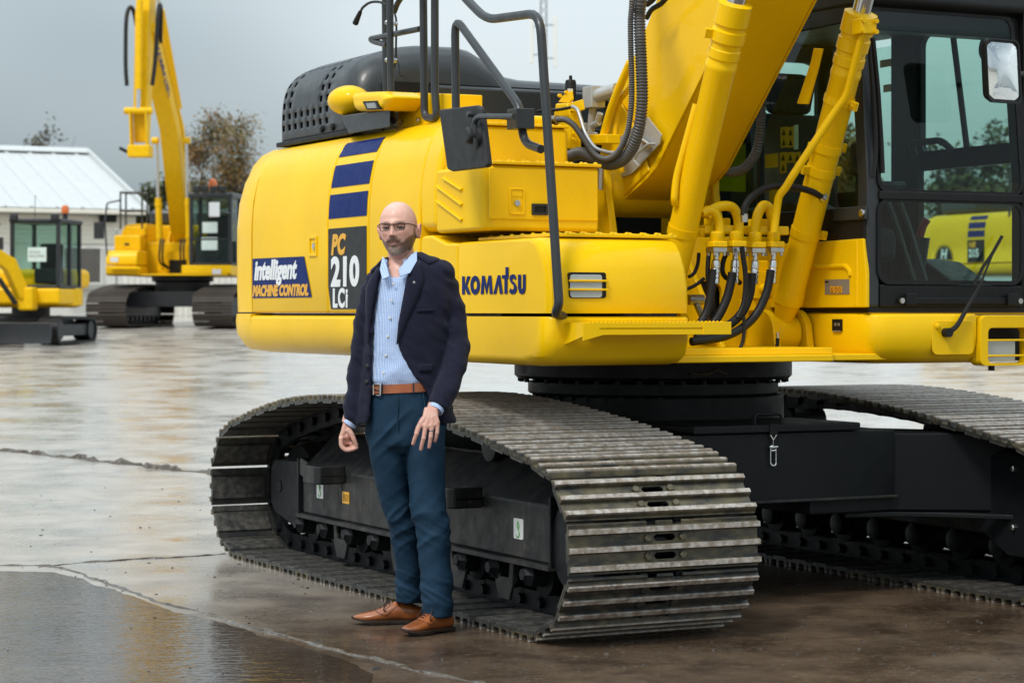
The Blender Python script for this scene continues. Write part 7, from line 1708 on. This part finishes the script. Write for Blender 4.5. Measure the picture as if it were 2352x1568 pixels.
for py, px in ((652, 906), (690, 902), (730, 898), (772, 893), (815, 889), (855, 884)):
    c_ = P3(px, py, 0); rx_, ry_ = .156, .114; ph = math.asin(max(-.9, min(.9, (c_.x - X(930)) / rx_))); pt = ringpt((X(930), .02, c_.z), rx_ + .004, ry_ + .006, ph); m_ = MB(); m_.lathe([(.0055, 0), (.0055, .003), (.003, .004)], pt, (math.sin(ph), -math.cos(ph), 0), 12); m_.build('shirt_button', 'button_white', SHIRT)
# cuffs of the shirt
m_ = MB(); m_.tube([P3(805, 968, 0), P3(800, 975, 0)], .034, 18, flat=.95); m_.build('shirt_cuff', 'shirt_check', SHIRT)
m_ = MB(); m_.tube([P3(1004, 932, -.128), P3(1000, 939, -.136)], .036, 18); m_.build('shirt_cuff', 'shirt_check', SHIRT)

# trousers
mb = MB()
mb.loft([[ringpt((X(c), cy, Z(py)), rx, ry, 2 * PI * k / 40) for k in range(40)] for py, c, cy, rx, ry in ((882, 925, .02, .148, .114), (905, 926, .02, .152, .116), (940, 928, .022, .163, .120), (985, 931, .024, .170, .122), (1020, 932, .024, .165, .112), (1040, 933, .026, .13, .08))])
def leg(pts): mb.loft([[ringpt((x, y, Z(py)), rx, ry, 2 * PI * k / 32) for k in range(32)] for py, x, y, rx, ry in pts])
leg([(960, X(890), .03, .080, .105), (1010, X(890), .035, .086, .108), (1060, X(893), .045, .082, .100), (1110, X(899), .060, .076, .092), (1160, X(907), .078, .070, .084), (1200, X(919), .092, .068, .080), (1240, X(929), .110, .063, .076), (1300, X(935), .140, .060, .072), (1350, X(937), .162, .061, .072), (1384, X(936), .176, .063, .075), (1392, X(936), .178, .062, .075)])
leg([(960, X(975), .01, .082, .108), (1010, X(975), .0, .086, .110), (1060, X(977), -.012, .082, .104), (1110, X(980), -.022, .079, .096), (1160, X(983), -.032, .076, .090), (1200, X(990), -.040, .074, .086), (1240, X(995), -.045, .071, .082), (1300, X(1001), -.052, .067, .078), (1350, X(1004), -.058, .066, .076), (1396, X(1004), -.062, .064, .075), (1410, X(1004), -.064, .062, .074)])
def twr(p):
    knee = math.exp(-((p.z - .45) / .10) ** 2); low = math.exp(-((p.z - .16) / .07) ** 2); hip = math.exp(-((p.z - .86) / .08) ** 2)
    big = mnoise.noise(Vector((p.x * 4 + 3, p.y * 4, p.z * 9 + p.x * 6))); fold = max(-.2, 1 - abs(mnoise.noise(Vector((p.x * 5 + 1, p.y * 5, p.z * 11 - p.x * 10)))) * 3.2)
    fold2 = max(-.2, 1 - abs(mnoise.noise(Vector((p.x * 6 + 11, p.y * 6 + 4, p.z * 24 + p.x * 12)))) * 3.0)
    return .0045 * big + fold * (.0022 + .0080 * knee + .0065 * hip) + fold2 * (.0035 * knee + .0085 * low)
TR = remesh_build(mb, 'trousers', 'trouser_cotton', MAN, .0055, 5, twr)
m_ = MB(); m_.tube([P3(917, 905, -.098), P3(914, 950, -.104), P3(915, 985, -.102)], .003, 6); m_.build('fly_seam', 'trouser_cotton', TR)
m_ = MB(); m_.tube(spline([P3(972, 902, -.085), P3(977, 930, -.092), P3(971, 965, -.105)], 5), .003, 6); m_.build('pocket_seam', 'trouser_cotton', TR)
# belt
rows = []
for k in range(64):
    ph = 2 * PI * k / 64; rows.append([ringpt((X(925), .02, Z(py) - .012 * math.sin(ph) * -1 * .6), rx, ry, ph) for py, rx, ry in ((880, .149, .115), (880, .155, .121), (900, .1575, .1235), (900, .150, .116))])
m_ = MB(); m_.loft(rows, closed=True, caps=False, loop=True); BT = m_.build('belt', 'belt_leather', MAN, sharp=40)
ph = math.asin((X(869) - X(925)) / .155); c_ = ringpt((X(925), .02, Z(891) + .007 * math.sin(ph)), .160, .126, ph); tx = Vector((math.cos(ph), math.sin(ph), 0)); up = Vector((0, 0, 1)); nn = tx.cross(up)
m_ = MB(); q = [c_ + tx * x + up * z for x, z in ((-.022, -.024), (.020, -.024), (.020, .024), (-.022, .024))]; m_.tube(q + [q[0]], .0032, 8, .004); m_.tube([c_ + tx * -.02, c_ + tx * .012], .0025, 6); m_.build('buckle', 'chrome', BT)
for px in (950, 880):
    ph = math.asin((X(px) - X(925)) / .155); a = ringpt((X(925), .02, Z(878)), .158, .124, ph); b = ringpt((X(925), .02, Z(903)), .160, .126, ph); m_ = MB(); m_.tube([a, b], .005, 6, flat=.5); m_.build('belt_loop', 'trouser_cotton', BT)

# shoes
def shoe(heel, toe, name='shoe'):
    h = Vector(heel); t = Vector(toe); d = (t - h); L_ = d.length; d.normalize(); s = Vector((-d.y, d.x, 0)); rt = MB(); so = MB(); rings = []
    spec = [(0.0, .020, .050, .030), (.02, .031, .068, .022), (.08, .036, .082, .016), (.16, .0365, .090, .014), (.26, .036, .098, .014), (.36, .037, .104, .014), (.44, .039, .098, .014), (.54, .043, .082, .014), (.64, .047, .066, .014), (.74, .047, .056, .014), (.83, .041, .051, .015), (.91, .030, .046, .017), (.965, .018, .040, .020), (.995, .007, .032, .023)]
    for f, w, top, bot in spec:
        c = h + d * (L_ * f); ring = []
        for k in range(20):
            a = 2 * PI * k / 20; cx, sz = math.cos(a), math.sin(a)
            zz = bot + (top - bot) * (.5 + .5 * (abs(sz) ** .8) * (1 if sz > 0 else -1)); ww = w * (abs(cx) ** .75) * (1 if cx > 0 else -1) * (1 if sz < .2 else 1 - .30 * (sz - .2))
            ring.append(c + s * ww + Vector((0, 0, zz)))
        rings.append(ring)
    rt.loft(rings); o = rt.build(name, 'tan_leather', MAN, sharp=0)
    sub = o.modifiers.new('s', 'SUBSURF'); sub.levels = 1; sub.render_levels = 1
    # sole and heel
    pl = []
    for f, w in ((-.012, .012), (.0, .028), (.05, .037), (.15, .0395), (.35, .0395), (.5, .044), (.64, .051), (.74, .051), (.84, .044), (.92, .033), (.97, .021), (1.005, .006)): pl.append((f, w))
    def outline(z, k=1.0, lo=0, hi=1.1, lift=True): return [h + d * (L_ * f) + s * (w * k) + Vector((0, 0, z + (.016 * max(0, (f - .75) / .25) ** 1.6 if lift else 0))) for f, w in pl if lo <= f + .02 <= hi] + [h + d * (L_ * f) - s * (w * k) + Vector((0, 0, z + (.016 * max(0, (f - .75) / .25) ** 1.6 if lift else 0))) for f, w in reversed(pl) if lo <= f + .02 <= hi]
    so.loft([outline(.012), outline(.021, 1.02)]); so.build('sole', 'sole', o, sharp=40)
    hb = MB(); hb.loft([outline(.0, .97, 0, .32, False), outline(.0125, .99, 0, .32, False)]); hb.build('heel', 'sole', o, sharp=40)
    fs_ = MB(); fs_.loft([outline(.001, .9, .45, .80, False), outline(.0125, 1.0, .45, .80, False)]); fs_.build('tread', 'sole', o, sharp=40)
    top = lambda f, w, z: h + d * (L_ * f) + s * w + Vector((0, 0, z))
    def tz(f):
        for (f0, _, z0, _), (f1, _, z1, _) in zip(spec, spec[1:]):
            if f0 <= f <= f1: return z0 + (z1 - z0) * (f - f0) / (f1 - f0)
        return .05
    for q in range(4):
        f = .47 + q * .042; z = tz(f) + .002; m_ = MB(); m_.tube([top(f - .012, -.020, z - .010), top(f, -.007, z + .001), top(f + .005, .007, z + .0005), top(f + .012, .020, z - .011)], .0026, 6, .006); m_.build('lace', 'lace', o)
    for sg in (-1, 1):
        m_ = MB(); m_.tube(spline([top(.44, 0, .104), top(.46, sg * .020, .110), top(.52, sg * .036, .092), top(.56, sg * .041, .070), top(.53, sg * .040, .060)], 5), .0026, 6); m_.build('lace', 'lace', o)
        m_ = MB(); m_.tube(spline([top(.34, sg * .026, .092), top(.44, sg * .038, .066), top(.52, sg * .0435, .046), top(.60, sg * .046, .050), top(.66, sg * .030, .060), top(.67, 0, .0655)], 5), .0011, 5); m_.build('stitching', 'lace', o)
    return o
shoe((.052, .20, 0), (-.262, .175, 0)); shoe((.178, -.02, 0), (-.022, -.215, 0))
# ring and bracelet
rp = P3(993, 985, -.192); m_ = MB(); m_.lathe([(.0098, -.003), (.0108, -.003), (.0108, .003), (.0098, .003)], rp, (-.1, -.3, -1), 20, loop=True); m_.build('finger_ring', 'skin_ring', MAN)
